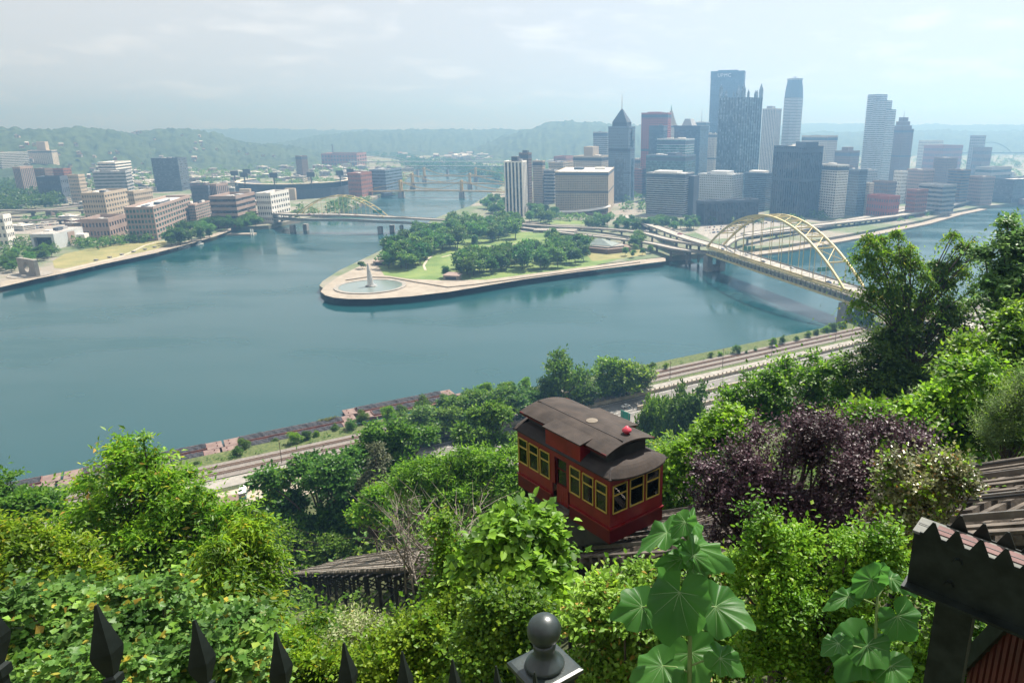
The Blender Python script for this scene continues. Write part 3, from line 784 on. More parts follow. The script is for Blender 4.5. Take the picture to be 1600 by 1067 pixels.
mb = MB(); mb.tube([(0,0,h+27),(0,0,h+42)], [.8,.2], 6); mb.build('mast', W_['grey'], t)
for args in [
 ('office_block', 'slim pale block at the foot of the stepped glass tower', 1347, 1356, 1362, 288, 1180, 40, 'grid', 'beige', 14, 4, 3),
 ('old_office', 'cream block with green copper roof among the right hand downtown blocks', 1394, 1406, 1414, 270, 1400, 40, 'grid', 'white', 9, 5, 4),
 ('old_office', 'dark brown low block left of the copper roofed block', 1360, 1384, 1397, 287, 1290, 38, 'grid', 'brown', 7, 8, 5),
 ('brick_block', 'low red brick block near the riverside highway ramps', 1352, 1385, 1402, 312, 1150, 38, 'grid', 'red', 3, 9, 5),
 ('old_office', 'pinkish grey block right of the copper roofed block', 1414, 1440, 1456, 268, 1420, 36, 'grid', 'pink', 10, 9, 6),
 ('old_office', 'tall dark brown block above the right hand downtown roofs', 1456, 1478, 1492, 249, 1650, 36, 'grid', 'brown', 13, 8, 6),
 ('office_block', 'brown block with a lit ribbed right side near highway ramps', 1478, 1500, 1512, 268, 1400, 38, 'bands', 'brown', 12, 7, 5),
 ('office_block', 'long low grey green office above the riverside trees', 1432, 1470, 1490, 293, 1250, 34, 'bands', 'grey', 6, 9, 6),
 ('brick_block', 'dusty pink block beside the long low grey office', 1508, 1532, 1550, 279, 1430, 36, 'grid', 'pink', 8, 8, 6),
 ('brick_block', 'narrow dark brick block with a lit corner by the ramps', 1414, 1428, 1446, 300, 1200, 40, 'grid', 'brick', 6, 5, 6),
 ('jail_block', 'long curved looking grey block with bright roof edge at far right', 1545, 1580, 1640, 283, 1500, 30, 'bands', 'slate', 7, 9, 9),
 ('office_block', 'low white roofed hall in front of the green bluff', 1520, 1545, 1575, 266, 1750, 30, 'bands', 'grey', 4, 9, 9),
 ('college_hall', 'wide blue grey hall on the green bluff', 1440, 1470, 1500, 232, 2250, 30, 'grid', 'brick', 5, 12, 9),
 ('dormitory_tower', 'lone square tower standing on the green bluff', 1512, 1527, 1536, 214, 2250, 36, 'grid', 'grey', 14, 5, 4),
 ('college_hall', 'brown gabled hall below the lone square tower on the bluff', 1516, 1532, 1545, 236, 2180, 36, 'grid', 'brown', 4, 6, 5),
 ('hospital_block', 'hazy pale hospital far behind the dark brick tower', 1432, 1446, 1470, 222, 2700, 30, 'grid', 'beige', 9, 8, 8),
 ('old_office', 'grey block in front of stepped glass tower base', 1330, 1352, 1368, 268, 1500, 40, 'grid', 'grey', 10, 8, 6),
 ('old_office', 'dim brick block between the white block and brown old office', 1300, 1316, 1330, 262, 1420, 40, 'grid', 'brown', 11, 6, 5),
 ('office_block', 'pale block glimpsed between spired tower and ribbed block', 1150, 1166, 1178, 258, 1380, 30, 'bands', 'silver', 12, 6, 5),
 ('old_office', 'tan block glimpsed left of the curved hotel roof line', 858, 880, 898, 256, 1480, 20, 'grid', 'tan', 12, 9, 6),
 ('office_block', 'rust roofed low hall beyond the tan slab', 866, 884, 897, 248, 1900, 20, 'grid', 'brick', 5, 9, 6),
 ('old_office', 'hazy grey block left of the pyramid roofed tower', 984, 1000, 1010, 250, 1600, 20, 'grid', 'pink', 16, 6, 5),
 ('old_office', 'reddish low block between the pyramid tower and red tower', 990, 1003, 1012, 266, 1480, 20, 'grid', 'brick', 9, 6, 5),
]:
    nm, lb, xl, xc, xr, yt, D, th, stl, wl_, fl, bx, by = args
    bld(nm, lb, xl, xc, xr, yt, D=D, theta=th, style=stl, wall=wl_, glass=BRNG.choice(['dark', 'grey', 'blue']), floors=fl, bx=bx, by=by, sp_=.5, pr=.45)

# ---------------- north shore
t, w, d, h = bld('hospital_tower', 'tan hospital tower with a temple shaped top on the far north side', 49, 86, 95, 236, D=2500, theta=16, wall='beige', glass='grey', floors=20, bx=12, by=5, sp_=.5, pr=.5, bz=20, pent=(.38,.75,24,'sand'))
bld('hospital_block', 'white hospital block with long dark window bands beside the tan tower', -6, 6, 50, 240, D=2450, theta=64, style='bands', wall='white', glass='dark', floors=12, bz=20, sp_=.6)
for args in [
 ('brick_block', 'brick block with lit ribbed front below the hospital', 27, 38, 58, 264, 1750, 32, 'fins', 'pink', 8, 5, 7),
 ('brick_block', 'dark brick block with orange end wall below the hospital tower', 60, 76, 88, 266, 1800, 40, 'grid', 'brown', 8, 8, 5),
 ('brick_block', 'second dark brick block with orange end wall beside its twin', 88, 105, 117, 266, 1830, 40, 'grid', 'brick', 8, 8, 5),
 ('apartment_block', 'tan apartment block with small windows right of the domed building', 112, 128, 138, 276, 1550, 30, 'grid', 'sand', 8, 6, 5),
 ('office_block', 'long grey ribbed office left of the dark square tower', 150, 201, 211, 270, 1650, 14, 'bands', 'grey', 8, 8, 4),
 ('office_block', 'white banded office rising behind the long grey office', 158, 185, 210, 256, 1900, 22, 'bands', 'white', 9, 8, 6),
 ('office_tower', 'dark square office tower with pale right side below the north hills', 241, 282, 296, 249, 1800, 18, 'bands', 'slate', 13, 10, 5),
 ('apartment_tower', 'lone brown apartment tower beyond the ballpark', 465, 474, 483, 245, 2000, 40, 'grid', 'brown', 16, 4, 4),
 ('office_block', 'blue grey banded riverside office beyond the ballpark', 580, 604, 630, 268, 1560, 25, 'bands', 'blue', 7, 9, 8),
 ('brick_block', 'red brick block beside the ballpark scoreboard', 546, 566, 583, 274, 1500, 25, 'grid', 'brick', 5, 8, 6),
 ('warehouse', 'long reddish warehouse under the tall chimney', 505, 560, 575, 243, 2700, 15, 'grid', 'brick', 3, 12, 4),
 ('office_block', 'dark grid fronted block left of the pink columned block', 303, 329, 332, 293, 1330, 16, 'grid', 'slate', 6, 12, 4),
 ('office_block', 'pinkish block with rounded columns behind the red banded offices', 330, 342, 360, 291, 1340, 30, 'fins', 'pink', 6, 5, 6),
 ('office_block', 'white windowed office beside the ballpark', 404, 426, 455, 306, 1120, 26, 'grid', 'white', 5, 7, 8),
 ('hotel', 'tan hotel with blue glass bay behind the elevated road', 133, 168, 205, 305, 1150, 24, 'grid', 'sand', 7, 9, 9),
 ('hotel', 'tan hotel wing with a lit grid of windows beside the blue bay', 205, 214, 243, 303, 1140, 30, 'grid', 'sand', 7, 3, 9),
 ('office_block', 'small white block at the left edge by the parking lots', -24, 12, 24, 342, 1035, 30, 'grid', 'white', 4, 5, 4),
]:
    nm, lb, xl, xc, xr, yt, D, th, stl, wl_, fl, bx, by = args
    bld(nm, lb, xl, xc, xr, yt, D=D, theta=th, style=stl, wall=wl_, glass=BRNG.choice(['dark', 'grey', 'blue']), floors=fl, bx=bx, by=by, sp_=.5, pr=.45, bz=5.0)
bld('office_block', 'brick office with green glass corner and long lit front by the river lawn', 201, 247, 303, 327, base=(247,376), theta=17, style='grid', wall='pink', glass='teal', floors=6, bx=8, by=15, sp_=.38, pr=.3, proud=.6, bz=5, n=5)
bld('office_block', 'brick office wing with dark round bay next to the glass corner office', 299, 309, 333, 322, D=1130, theta=20, style='grid', wall='pink', glass='teal', floors=7, bx=4, by=8, sp_=.4, pr=.3, bz=5)
bld('low_brick_hall', 'two storey brick hall with curved pale roof left of the glass corner office', 133, 174, 204, 348, base=(174,374), theta=22, style='grid', wall='pink', glass='dark', floors=2, bx=8, by=7, sp_=.5, pr=.45, bz=5, n=2)
bld('office_block', 'red banded office with pale roof behind the elevated road', 332, 372, 402, 311, D=1090, theta=22, style='bands', wall='pink', glass='dark', floors=5, sp_=.5, proud=.5, bz=5, n=4)
# concert hall with open stage
cen, w, d, h, rz = footprint(53, 88, 137, 366, base=(88,390), theta=28, bz=5)
t = thing('concert_hall', 'low white concert hall with a big dark stage opening', 'building', cen, rz)
mb = MB(); mb.box(-w/2, w/2, -d/2+6, d/2, 0, h); mb.box(-w/2, -w*.38, -d/2, -d/2+6, 0, h); mb.box(w*.38, w/2, -d/2, -d/2+6, 0, h); mb.box(-w*.38, w*.38, -d/2, -d/2+6, h*.8, h); mb.build('shell', W_['silver'], t)
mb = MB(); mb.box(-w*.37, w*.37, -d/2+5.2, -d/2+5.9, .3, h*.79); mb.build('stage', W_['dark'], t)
mb = MB(); mb.box(w/2+.02, w/2+.3, -d*.05, d*.18, 1, h*.9); mb.build('sign_panel', W_['pink'], t)
mb = MB(); mb.box(w/2+.02, w/2+8, d*.25, d*.42, 0, h*.6); mb.build('annex', W_['white'], t)
rooftop(t, w, d, h, 5)
# domed science building
cen, w, d, h, rz = footprint(64, 100, 112, 282, D=1600, theta=18, bz=5)
t = thing('domed_hall', 'dark stone hall with small pale green domes', 'building', cen, rz)
facade(t, w, d, 0, h, 'grid', W_['slate'], G_['grey'], 3, 9, 4, .5, .4, .5); rooftop(t, w, d, h, 1)
for fx, rr in ((-.38, .14), (.25, .2)):
    mb = MB(); mb.lathe([(w*rr, 0), (w*rr*.92, w*rr*.3), (w*rr*.7, w*rr*.55), (w*rr*.35, w*rr*.72), (.4, w*rr*.8)], 14, (fx*w, 0, h+.4)); mb.build('dome', W_['copper'], t, smooth=True)
# long sawtooth roofed station
A, B = gp(212, 292, 5), gp(352, 276, 5)
L = (B-A).length; t = thing('station_shed', 'long shed with white sawtooth roof in front of the dark tower', 'building', (A+B)/2, math.atan2((B-A).y, (B-A).x))
mb = MB(); mb.box(-L/2, L/2, -14, 22, 0, 7); mb.build('shed_wall', W_['slate'], t)
for i in range(26):
    x = -L/2 + L*i/26; mb = MB(); s = L/26
    mb.add([(x,-16,7.05),(x+s*.98,-16,7.05),(x+s*.98,24,7.05),(x,24,7.05),(x,-16,11),(x,24,11)], [(0,3,2,1),(0,1,4),(3,5,2),(1,2,5,4),(0,4,5,3)])
    mb.build('roof_tooth', W_['white' if i < 18 else 'roof'], t)
mb = MB(); mb.box(-L/2, L/2, -24, -15, 3.2, 4.6); mb.build('platform_canopy', W_['white'], t)
# chimney
p = gp(521, 246, 5); t = thing('chimney_stack', 'tall thin brick chimney beyond the ballpark', 'chimney', p)
mb = MB(); mb.tube([(0,0,0),(0,0,56)], [4.4,3.2], 10); mb.build('shaft', W_['brown'], t); mb = MB(); mb.lathe([(3.6,56.02),(3.6,58)], 10); mb.build('rim', W_['dark'], t)
# ballpark
c = gp(463, 304, 5); t = thing('ballpark', 'ballpark with dark stands, pale rim and light towers', 'stadium', c, R(8))
mb = MB()
def ringseg(mb, a0, a1, r0, r1, z0, z1, n=26, sx=1.0, sy=1.0):
    o = len(mb.v)
    for i in range(n+1):
        a = a0+(a1-a0)*i/n; ca, sa = math.cos(a)*sx, math.sin(a)*sy
        mb.v += [(r0*ca, r0*sa, z0[0]), (r1*ca, r1*sa, z1[0]), (r1*ca, r1*sa, z1[1]), (r0*ca, r0*sa, z0[1])]
    for i in range(n):
        p, q = o+4*i, o+4*i+4
        mb.f += [(p, q, q+1, p+1), (p+1, q+1, q+2, p+2), (p+2, q+2, q+3, p+3), (p+3, q+3, q, p)]
    mb.f += [(o, o+1, o+2, o+3), (o+4*n+3, o+4*n+2, o+4*n+1, o+4*n)]
a0, a1 = R(150), R(395)
mb = MB(); ringseg(mb, a0, a1, 62, 88, (0, 3), (0, 16)); mb.build('lower_stand', W_['slate'], t)
mb = MB(); ringseg(mb, a0, a1, 80, 104, (12, 16.5), (12, 27)); mb.build('upper_stand', W_['slate'], t)
mb = MB(); ringseg(mb, a0, a1, 101, 110, (28, 29), (28, 29)); mb.build('rim_roof', W_['beige'], t)
mb = MB(); ringseg(mb, a0, a1, 105, 110, (0, 18), (0, 18)); mb.build('outer_wall', W_['slate'], t)
mb = MB(); mb.lathe([(60,.1),(60,.15)], 28); mb.build('field', m_lawn, t)
for a in (160, 195, 230, 265, 300, 335, 370):
    x, y = 108*math.cos(R(a)), 108*math.sin(R(a))
    mb = MB(); mb.tube([(x,y,0),(x,y,40)], 1.2, 6); mb.box(x-7, x+7, y-1, y+1, 40, 49); mb.build('light_tower', W_['slate'], t)
for x in (-60, 20):
    mb = MB(); mb.box(x-9, x+9, -122, -112, 0, 21); mb.build('stair_tower', W_['sand'], t)
mb = MB(); mb.box(85, 112, 25, 30, 0, 26); mb.build('scoreboard', W_['dark'], t)
# concrete monument with a round opening
c = gp(47, 430, 5); t = thing('riverside_monument', 'concrete wall with a big round opening at the river bank', 'monument', c, R(-28))
mb = MB(); N = 28; w, h, r = 15, 15, 4.6
for s, y in ((0, -1.6), (1, 1.6)):
    for i in range(N):
        a = 2*math.pi*i/N; mb.v.append((r*math.cos(a), y, h*.52+r*math.sin(a)))
    for i in range(N):
        a = 2*math.pi*i/N; ca, sa = math.cos(a), math.sin(a); k = min(w/abs(ca) if abs(ca) > 1e-6 else 1e9, (h*.5)/abs(sa) if abs(sa) > 1e-6 else 1e9)
        mb.v.append((k*ca, y, h*.52+k*sa))
for i in range(N):
    j = (i+1) % N
    mb.f += [(i, j, N+j, N+i)[::-1], (2*N+i, 2*N+j, 3*N+j, 3*N+i), (i, 2*N+i, 2*N+j, j), (N+i, N+j, 3*N+j, 3*N+i)]
mb.build('pierced_wall', m_conc, t)
mb = MB(); mb.lathe([(17,-.5),(17,.6)], 26); mb.build('round_terrace', m_conc, t)

# far small buildings and houses, each its own object
hm_ = []
for k, (wl_, rf) in enumerate([('grey', 'brown'), ('pink', 'roof'), ('brick', 'lroof'), ('sand', 'slate'), ('tan', 'roof')]):
    a = MB(); a.box(-5, 5, -4, 4, -2, 6); a = a.mesh('house_wall', W_[wl_])
    r = MB(); r.add([(-5.4,-4.5,6),(5.4,-4.5,6),(5.4,4.5,6),(-5.4,4.5,6),(-5.4,0,9.2),(5.4,0,9.2)], [(0,1,5,4),(2,3,4,5),(1,2,5),(3,0,4),(3,2,1,0)]); r = r.mesh('house_roof', W_[rf])
    g = MB()
    for x in (-3, 0, 3):
        for z in (1, 4): g.box(x-.6, x+.6, -4.06, -4.0, z, z+1.3)
    hm_.append((a, r, g.mesh('house_windows', G_['dark'])))
lm_ = []
for k, (wl_, rf) in enumerate([('grey', 'lroof'), ('beige', 'roof'), ('brick', 'lroof'), ('pink', 'roof'), ('white', 'lroof')]):
    a = MB(); a.box(-10, 10, -8, 8, -3, 9); a = a.mesh('block_wall', W_[wl_])
    r = MB(); r.box(-10.3, 10.3, -8.3, 8.3, 9, 9.8); r.box(-4, 2, -3, 3, 9.81, 12); r = r.mesh('block_roof', W_[rf])
    g = MB()
    for z in (1, 4, 7): g.box(-9, 9, -8.06, -8.0, z, z+1.2); g.box(10.0, 10.06, -7, 7, z, z+1.2)
    lm_.append((a, r, g.mesh('block_windows', G_['dark'])))
hr = random.Random(11)
def hillz(pts, px, D, front):
    pts = sorted(pts); yt = float(np.interp(px, [p[0] for p in pts], [p[1] for p in pts])); DD = float(np.interp(px, [p[0] for p in pts], [p[2] for p in pts]))
    d = ray(px, yt); hl = math.hypot(d.x, d.y); zt = EYE + d.z/hl*DD
    f = max(0, min(1, (D-(DD-front))/front)); f = f*f*(3-2*f); return -1 + (zt+1)*f
def far_house(px, D, z, kit, label, group, s=1.0, name='house'):
    d = ray(px, 230); hl = math.hypot(d.x, d.y); p = Vector((d.x/hl*D, d.y/hl*D, z))
    t = thing(name, label, 'house' if name == 'house' else 'building', p, hr.uniform(-.8, .8), group, (s*hr.uniform(.8,1.5), s*hr.uniform(.8,1.2), s*hr.uniform(.8,1.2)))
    for nm, me in zip(('wall', 'roof', 'windows'), kit):
        o = link(nm, me, t)
        if nm == 'windows': o['kind'] = 'stuff'
for i in range(64):                                       # houses on the two north hills
    A_ = hr.random() < .45; px = hr.uniform(0, 190) if A_ else hr.choice([hr.gauss(290, 30), hr.uniform(210, 430), hr.gauss(225, 12)])
    D = hr.uniform(2350, 2800) if A_ else hr.uniform(2750, 3350)
    far_house(px, D, hillz(HILL_A if A_ else HILL_B, px, D, 900 if A_ else 1000) - 1, hr.choice(hm_), 'small gabled house among trees on the far north hills', 'houses on the north hills', .85)
for i in range(130):                                       # low blocks on the north flats
    px = hr.uniform(100, 640); D = hr.uniform(1750, 2700)
    if px > 560 and D < 1900: continue
    far_house(px, D, GN, hr.choice(lm_), 'small flat roofed block in the low town below the north hills', 'low town blocks on the north side', hr.uniform(.6, 1.3), 'low_block')
for i in range(52):
    px = hr.uniform(0, 400); D = hr.uniform(1200, 1750)
    far_house(px, D, GN, hr.choice(lm_), 'small block between the riverside offices and the station shed', 'small blocks behind the riverside offices', hr.uniform(.6, 1.0), 'low_block')
for i in range(70):                                        # strip district and beyond
    px = hr.uniform(690, 950); D = hr.uniform(1900, 3300)
    if px < 800 and D < 2900: D = hr.uniform(2950, 3500)
    far_house(px, D, GC, hr.choice(lm_), 'long low warehouse on the flats beyond downtown', 'warehouses beyond downtown', hr.uniform(1.0, 2.2), 'low_block')
for i in range(54):
    px = hr.uniform(1290, 1620); D = hr.uniform(1300, 2400)
    if px > 1440 and D < 1500: continue
    far_house(px, D, GC, hr.choice(lm_), 'small block among the hazy right hand downtown roofs', 'small downtown blocks', hr.uniform(.7, 1.5), 'low_block')
for i in range(45):
    px = hr.uniform(600, 1000); D = hr.uniform(3000, 4300)
    far_house(px, D, GC + hr.uniform(0, 6), hr.choice(hm_), 'tiny hazy house near the far upriver slopes', 'houses far upriver', 2.0)
# ================================================================== THE POINT, BRIDGES, ROADS
M_yel = mat('bridge_yellow', (0.52,0.43,0.19), (0.62,0.52,0.26), scale=0.3, rough=0.6)
M_ylw2 = mat('bridge_gold', (0.40,0.28,0.085), (0.50,0.36,0.12), scale=0.3, rough=0.6)
M_bsteel = mat('bridge_steel', (0.20,0.24,0.24), (0.30,0.33,0.31), scale=0.3, rough=0.6)
M_deck = mat('bridge_deck', (0.26,0.245,0.22), (0.35,0.33,0.30), scale=0.2, rough=0.9)
M_pier = mat('pier_stone', (0.17,0.17,0.165), (0.27,0.26,0.245), scale=0.15, rough=0.95)
M_sign = mat('sign_green', (0.01,0.22,0.16), rough=0.6)
M_stone = mat('plaza_stone', (0.23,0.20,0.162), (0.31,0.275,0.228), scale=0.12, rough=0.9)
# park lawn, promenade, plaza
prom = [(500.8,455.5),(506,448.6),(530,431.6),(560,416.6),(590,401.6),(612,390),(620,393),(600,403),(588,410),(600,430),(640,436),(690,438),(760,437),(860,424),(930,415),(1000,406),(1040,402),(1040,408.2),(900,425.2),(820,436.2),(700,456.2),(640,463.2),(580,467.2),(545,467.2),(522,465.2),(508,461.3)]
structure(sheet('plaza_paving', [tuple(gp(x, y, GC))[:2] for x, y in prom], GC+0.02, M_stone))
lawn = [(588,410),(600,430),(640,436),(690,438),(760,437),(860,424),(930,415),(960,407),(1000,398),(1000,386),(930,372),(860,364),(800,362),(740,362),(690,358),(640,380),(606,396)]
structure(sheet('park_lawn', [tuple(gp(x, y, GC))[:2] for x, y in lawn], GC+0.04, m_lawn))
structure(sheet('city_lawn', [tuple(gp(x, y, GC))[:2] for x, y in [(835,346),(860,350),(925,351),(950,347),(925,345),(880,344)]], GC+0.05, m_lawn))
structure(sheet('museum_lawn', [tuple(gp(x, y, GC))[:2] for x, y in [(905,383),(960,380),(1000,383),(1010,398),(970,404),(925,408),(915,395)]], GC+0.06, m_dry))
structure(sheet('parking_lot', [tuple(gp(x, y, GC))[:2] for x, y in [(1085,362),(1100,350),(1190,348),(1250,340),(1260,346),(1200,356),(1150,372),(1110,374)]], GC+0.05, m_conc))
structure(sheet('river_lawn', [tuple(gp(x, y, GN))[:2] for x, y in [(85,419),(82,408),(100,397),(150,386),(215,375),(258,377),(262,383),(240,391),(160,408),(110,420)]], GN+0.05, m_dry))
structure(sheet('north_lot', [tuple(gp(x, y, GN))[:2] for x, y in [(10,366),(30,347),(140,338),(140,350),(60,366)]], GN+0.05, m_conc))
structure(sheet('north_promenade', [tuple(gp(x, y, GN))[:2] for x, y in [(0,441),(60,427),(100,420),(160,406.5),(240,390.5),(300,374.5),(340,363.5),(361,356),(361,360.3),(340,368.3),(300,380.2),(240,396.2),(160,413),(100,427),(60,435),(0,449)]], GN+0.07, M_stone))
for k, pts in enumerate([[(665,422),(662,415),(668,405),(675,400)], [(722,398),(705,398),(690,402)], [(720,410),(735,402),(752,396)], [(760,385),(790,383),(815,380)]]):
    structure(ribbon('footpath', [gp(x, y, GC+0.08) for x, y in pts], 2.2, m_path))
structure(ribbon('footpath', [gp(x, y, GN+0.1) for x, y in [(95,424),(130,415),(165,407),(185,402),(205,394),(225,384),(245,378),(300,370)]], 3.0, m_path))
for k, pts in enumerate([[(540,437),(575,432),(610,433),(650,440),(700,448),(740,444)], [(740,444),(860,428),(1000,409)]]):      # terrace walls of the promenade
    o = ribbon('terrace_wall', [gp(x, y, GC+0.9) for x, y in pts], 0.8, M_stone, thick=0.9)
    tag(o, ['curved stone seat wall behind the fountain plaza', 'long straight stone step wall along the river promenade'][k], 'wall')

# fountain
fc = gp(579, 448, GC)
t = thing('fountain', 'round plaza fountain with a tall white water jet', 'fountain', fc + Vector((0, 0, .03)))
mb = MB(); N = 56
for i in range(N):
    a = 2*math.pi*i/N; c_, s_ = math.cos(a), math.sin(a)
    mb.v += [(26*c_, 26*s_, 0), (26*c_, 26*s_, .7), (29.5*c_, 29.5*s_, .7), (29.5*c_, 29.5*s_, 0)]
for i in range(N):
    p, q = 4*i, 4*((i+1) % N); mb.f += [(p, q, q+1, p+1)[::-1], (p+1, q+1, q+2, p+2)[::-1], (p+2, q+2, q+3, p+3)[::-1]]
mb.build('basin_rim', m_conc, t)
mb = MB(); mb.lathe([(26, .02), (26, .45)], N); mb.build('pool_water', mat('pool_water', (0.16,0.20,0.19), rough=0.15, spec=.6), t)
mb = MB(); mb.lathe([(4.2, .46), (4.2, 1.1), (3, 1.3)], 20); mb.build('nozzle_island', M_pier, t)
m_spray = bpy.data.materials.new('water_spray'); m_spray.use_nodes = True
n, l = m_spray.node_tree.nodes, m_spray.node_tree.links
b = n['Principled BSDF']; b.inputs['Base Color'].default_value = (.92,.94,.95,1); b.inputs['Roughness'].default_value = .6
b.inputs['Alpha'].default_value = .62
frng = np.random.default_rng(3); parts_ = []
nn = 5200; tt_ = frng.random(nn)**.7; zz_ = 1.2 + tt_*19; rad_ = (1.0 - tt_)**.8*2.7 + .2
ang = frng.random(nn)*6.283; rr_ = np.sqrt(frng.random(nn))*rad_
C_ = np.stack([rr_*np.cos(ang) - .9 + 2.2*(1-tt_)*.6, rr_*np.sin(ang), zz_], 1)
D_ = np.stack([np.cos(ang)*.2, np.sin(ang)*.2, -np.ones(nn)], 1)
V_, F_ = leaves(C_, D_, frng.normal(size=(nn, 3)), .5+.8*frng.random(nn), .25+.2*frng.random(nn), 'kite')
nn = 1500; ang = frng.random(nn)*6.283; rr_ = 4*np.sqrt(frng.random(nn))
C_ = np.stack([rr_*np.cos(ang)+1.5, rr_*np.sin(ang), .6+1.5*frng.random(nn)**2], 1)
V2, F2 = leaves(C_, frng.normal(size=(nn, 3)), frng.normal(size=(nn, 3)), .5, .3, 'kite')
V_, F_ = merge([(V_, F_), (V2, F2)])
link('water_jet', fastmesh('water_jet', V_, F_, m_spray), t, kind='stuff')

# ---------------- big yellow arch bridge
A = gp(1104, 424); B = gp(1314, 505); e = (B-A).normalized(); nr = Vector((-e.y, e.x, 0))
if nr.x < 0: nr = -nr
L = (B-A).length; RW = 17.0
t = thing('arch_bridge', 'yellow double deck tied arch bridge crossing the near river', 'bridge', A, 0)
def bp(s, o, z): return e*s + nr*o + Vector((0, 0, z))
ZU, ZL, ZT = 24.0, 16.5, 64.0
def az_(s): f = s/L; return ZU + .6 + (ZT-ZU)*4*f*(1-f)
NS = 28
for o in (0, RW):
    mb = MB()
    for i in range(NS):
        s0, s1 = L*i/NS, L*(i+1)/NS; mb.bar(bp(s0, o, az_(s0)), bp(s1, o, az_(s1)), 1.3, 1.7)
    mb.build('arch_rib', M_yel, t)
    mb = MB()
    for i in range(NS):
        s0, s1 = L*i/NS, L*(i+1)/NS; mb.bar(bp(s0, o, az_(s0)-3.2*(1-abs(2*(i+.5)/NS-1)**8)), bp(s1, o, az_(s1)-3.2*(1-abs(2*(i+1.5)/NS-1)**8)), .8, .8)
        if i % 2 == 0: mb.bar(bp(s0, o, az_(s0)-3.0), bp(s0, o, az_(s0)), .4)
    for i in range(2, NS-1): pass
    for i in range(3, NS-2, 2):
        s0 = L*i/NS; mb2 = MB(); mb2.bar(bp(s0, o, ZU), bp(s0, o, az_(s0)-1), .42); mb2.build('hanger', M_yel, t)
    # stiffening truss between the decks
    mb = MB(); NT = 34
    mb.bar(bp(-2, o, ZU-1), bp(L+2, o, ZU-1), .9, 1.6); mb.bar(bp(-2, o, ZL), bp(L+2, o, ZL), .9, 1.6); mb.build('truss_chord', M_yel if o == 0 else M_bsteel, t)
    mb = MB()
    for i in range(NT):
        s0, s1 = L*i/NT, L*(i+1)/NT; sm = (s0+s1)/2
        mb.bar(bp(s0, o-.02, ZL), bp(sm, o-.02, ZU-1), .45); mb.bar(bp(sm, o-.02, ZU-1), bp(s1, o-.02, ZL), .45); mb.bar(bp(s0, o-.01, ZL), bp(s0, o-.01, ZU-1), .3)
    mb.build('truss_web', mat('truss_green', (0.30,0.33,0.25), (0.42,0.44,0.32), scale=.3, rough=.7), t, kind='stuff')
i = 3
while i < NS-2:                                            # cross bracing between the ribs
    s0, s1 = L*i/NS, L*min(i+2, NS-3)/NS
    mb = MB(); mb.bar(bp(s0, 0, az_(s0)), bp(s0, RW, az_(s0)), .7, 1.0); mb.build('cross_strut', M_yel, t)
    if s1 > s0:
        mb = MB(); mb.bar(bp(s0, 0, az_(s0)), bp(s1, RW, az_(s1)), .5); mb.bar(bp(s0, RW, az_(s0)+.02), bp(s1, 0, az_(s1)+.02), .5); mb.build('wind_brace', M_yel, t)
    i += 2
def deckbox(s0, s1, z, o0, o1, th, nm, m):
    mb = MB(); P8 = [bp(s0,o0,z-th), bp(s1,o0,z-th), bp(s1,o1,z-th), bp(s0,o1,z-th), bp(s0,o0,z), bp(s1,o0,z), bp(s1,o1,z), bp(s0,o1,z)]
    mb.add(P8, [(0,3,2,1),(4,5,6,7),(0,1,5,4),(1,2,6,5),(2,3,7,6),(3,0,4,7)]); return mb.build(nm, m, t)
deckbox(-6, L+160, ZU+.1, 1.0, RW-1, 1.0, 'upper_deck', M_deck)
deckbox(-6, L+160, ZL+.1, 1.0, RW-1, 1.0, 'lower_deck', M_deck)
for o in (.95, RW-.95):
    mb = MB(); mb.bar(bp(-6, o, ZU+.7), bp(L+160, o, ZU+.7), .25, 1.1); mb.build('parapet', M_yel if o < 2 else m_conc, t)
    mb = MB(); mb.bar(bp(L+2, o-.3, ZU-1), bp(L+160, o-.3, ZU-1), .8, 2.2); mb.bar(bp(L+2, o-.3, ZL-.8), bp(L+160, o-.3, ZL-.8), .8, 2.4); mb.build('approach_girder', M_yel if o < 2 else M_bsteel, t)
for s in (-1, L+1, L+62, L+118):
    big = abs(s) < 3 or s == L+1
    for o in (1.5, RW-1.5):
        c = bp(s, o, 0); mb = MB(); q = 4.2 if big else 2.4
        mb.v += [tuple(c + e*(q*a*k) + nr*(2.6*b2*k) + Vector((0,0,z))) for k, z in ((1.15,-4), (1.0, ZL-1.8)) for a, b2 in ((-1,-1),(1,-1),(1,1),(-1,1))]
        mb.f += [(3,2,1,0),(4,5,6,7),(0,1,5,4),(1,2,6,5),(2,3,7,6),(3,0,4,7)]; mb.build('pier', M_pier, t)
    if big:
        mb = MB(); mb.bar(bp(s, 3.8, 3), bp(s, RW-3.8, 3), 4.0, 6); mb.build('pier_wall', M_pier, t)
for k, (s, o) in enumerate([(L*.28, RW*.55), (L*.80, RW*.6)]):
    mb = MB()
    for q, wd in ((-4.2, 3.4), (-.2, 3.4), (3.9, 3.2)): mb.bar(bp(s, o+q-wd/2+2, ZU+7), bp(s, o+q+wd/2+2, ZU+7), .2, 3.0)
    mb.build('road_sign', M_sign, t)
    mb = MB(); mb.bar(bp(s+.4, 2, ZU+.1), bp(s+.4, 2, ZU+7), .3); mb.bar(bp(s+.4, RW-1, ZU+.1), bp(s+.4, RW-1, ZU+7), .3); mb.bar(bp(s+.4, 2, ZU+7), bp(s+.4, RW-1, ZU+7), .3); mb.build('sign_gantry', M_bsteel, t)
for k in range(12):
    s = L*(k+.5)/12; mb = MB(); mb.tube([bp(s, .8, ZU), bp(s, .8, ZU+8), bp(s, 2.4, ZU+8.6)], .12, 5); mb.build('lamp_post', M_bsteel, t)
def BW(s, o, z): return A + bp(s, o, z)

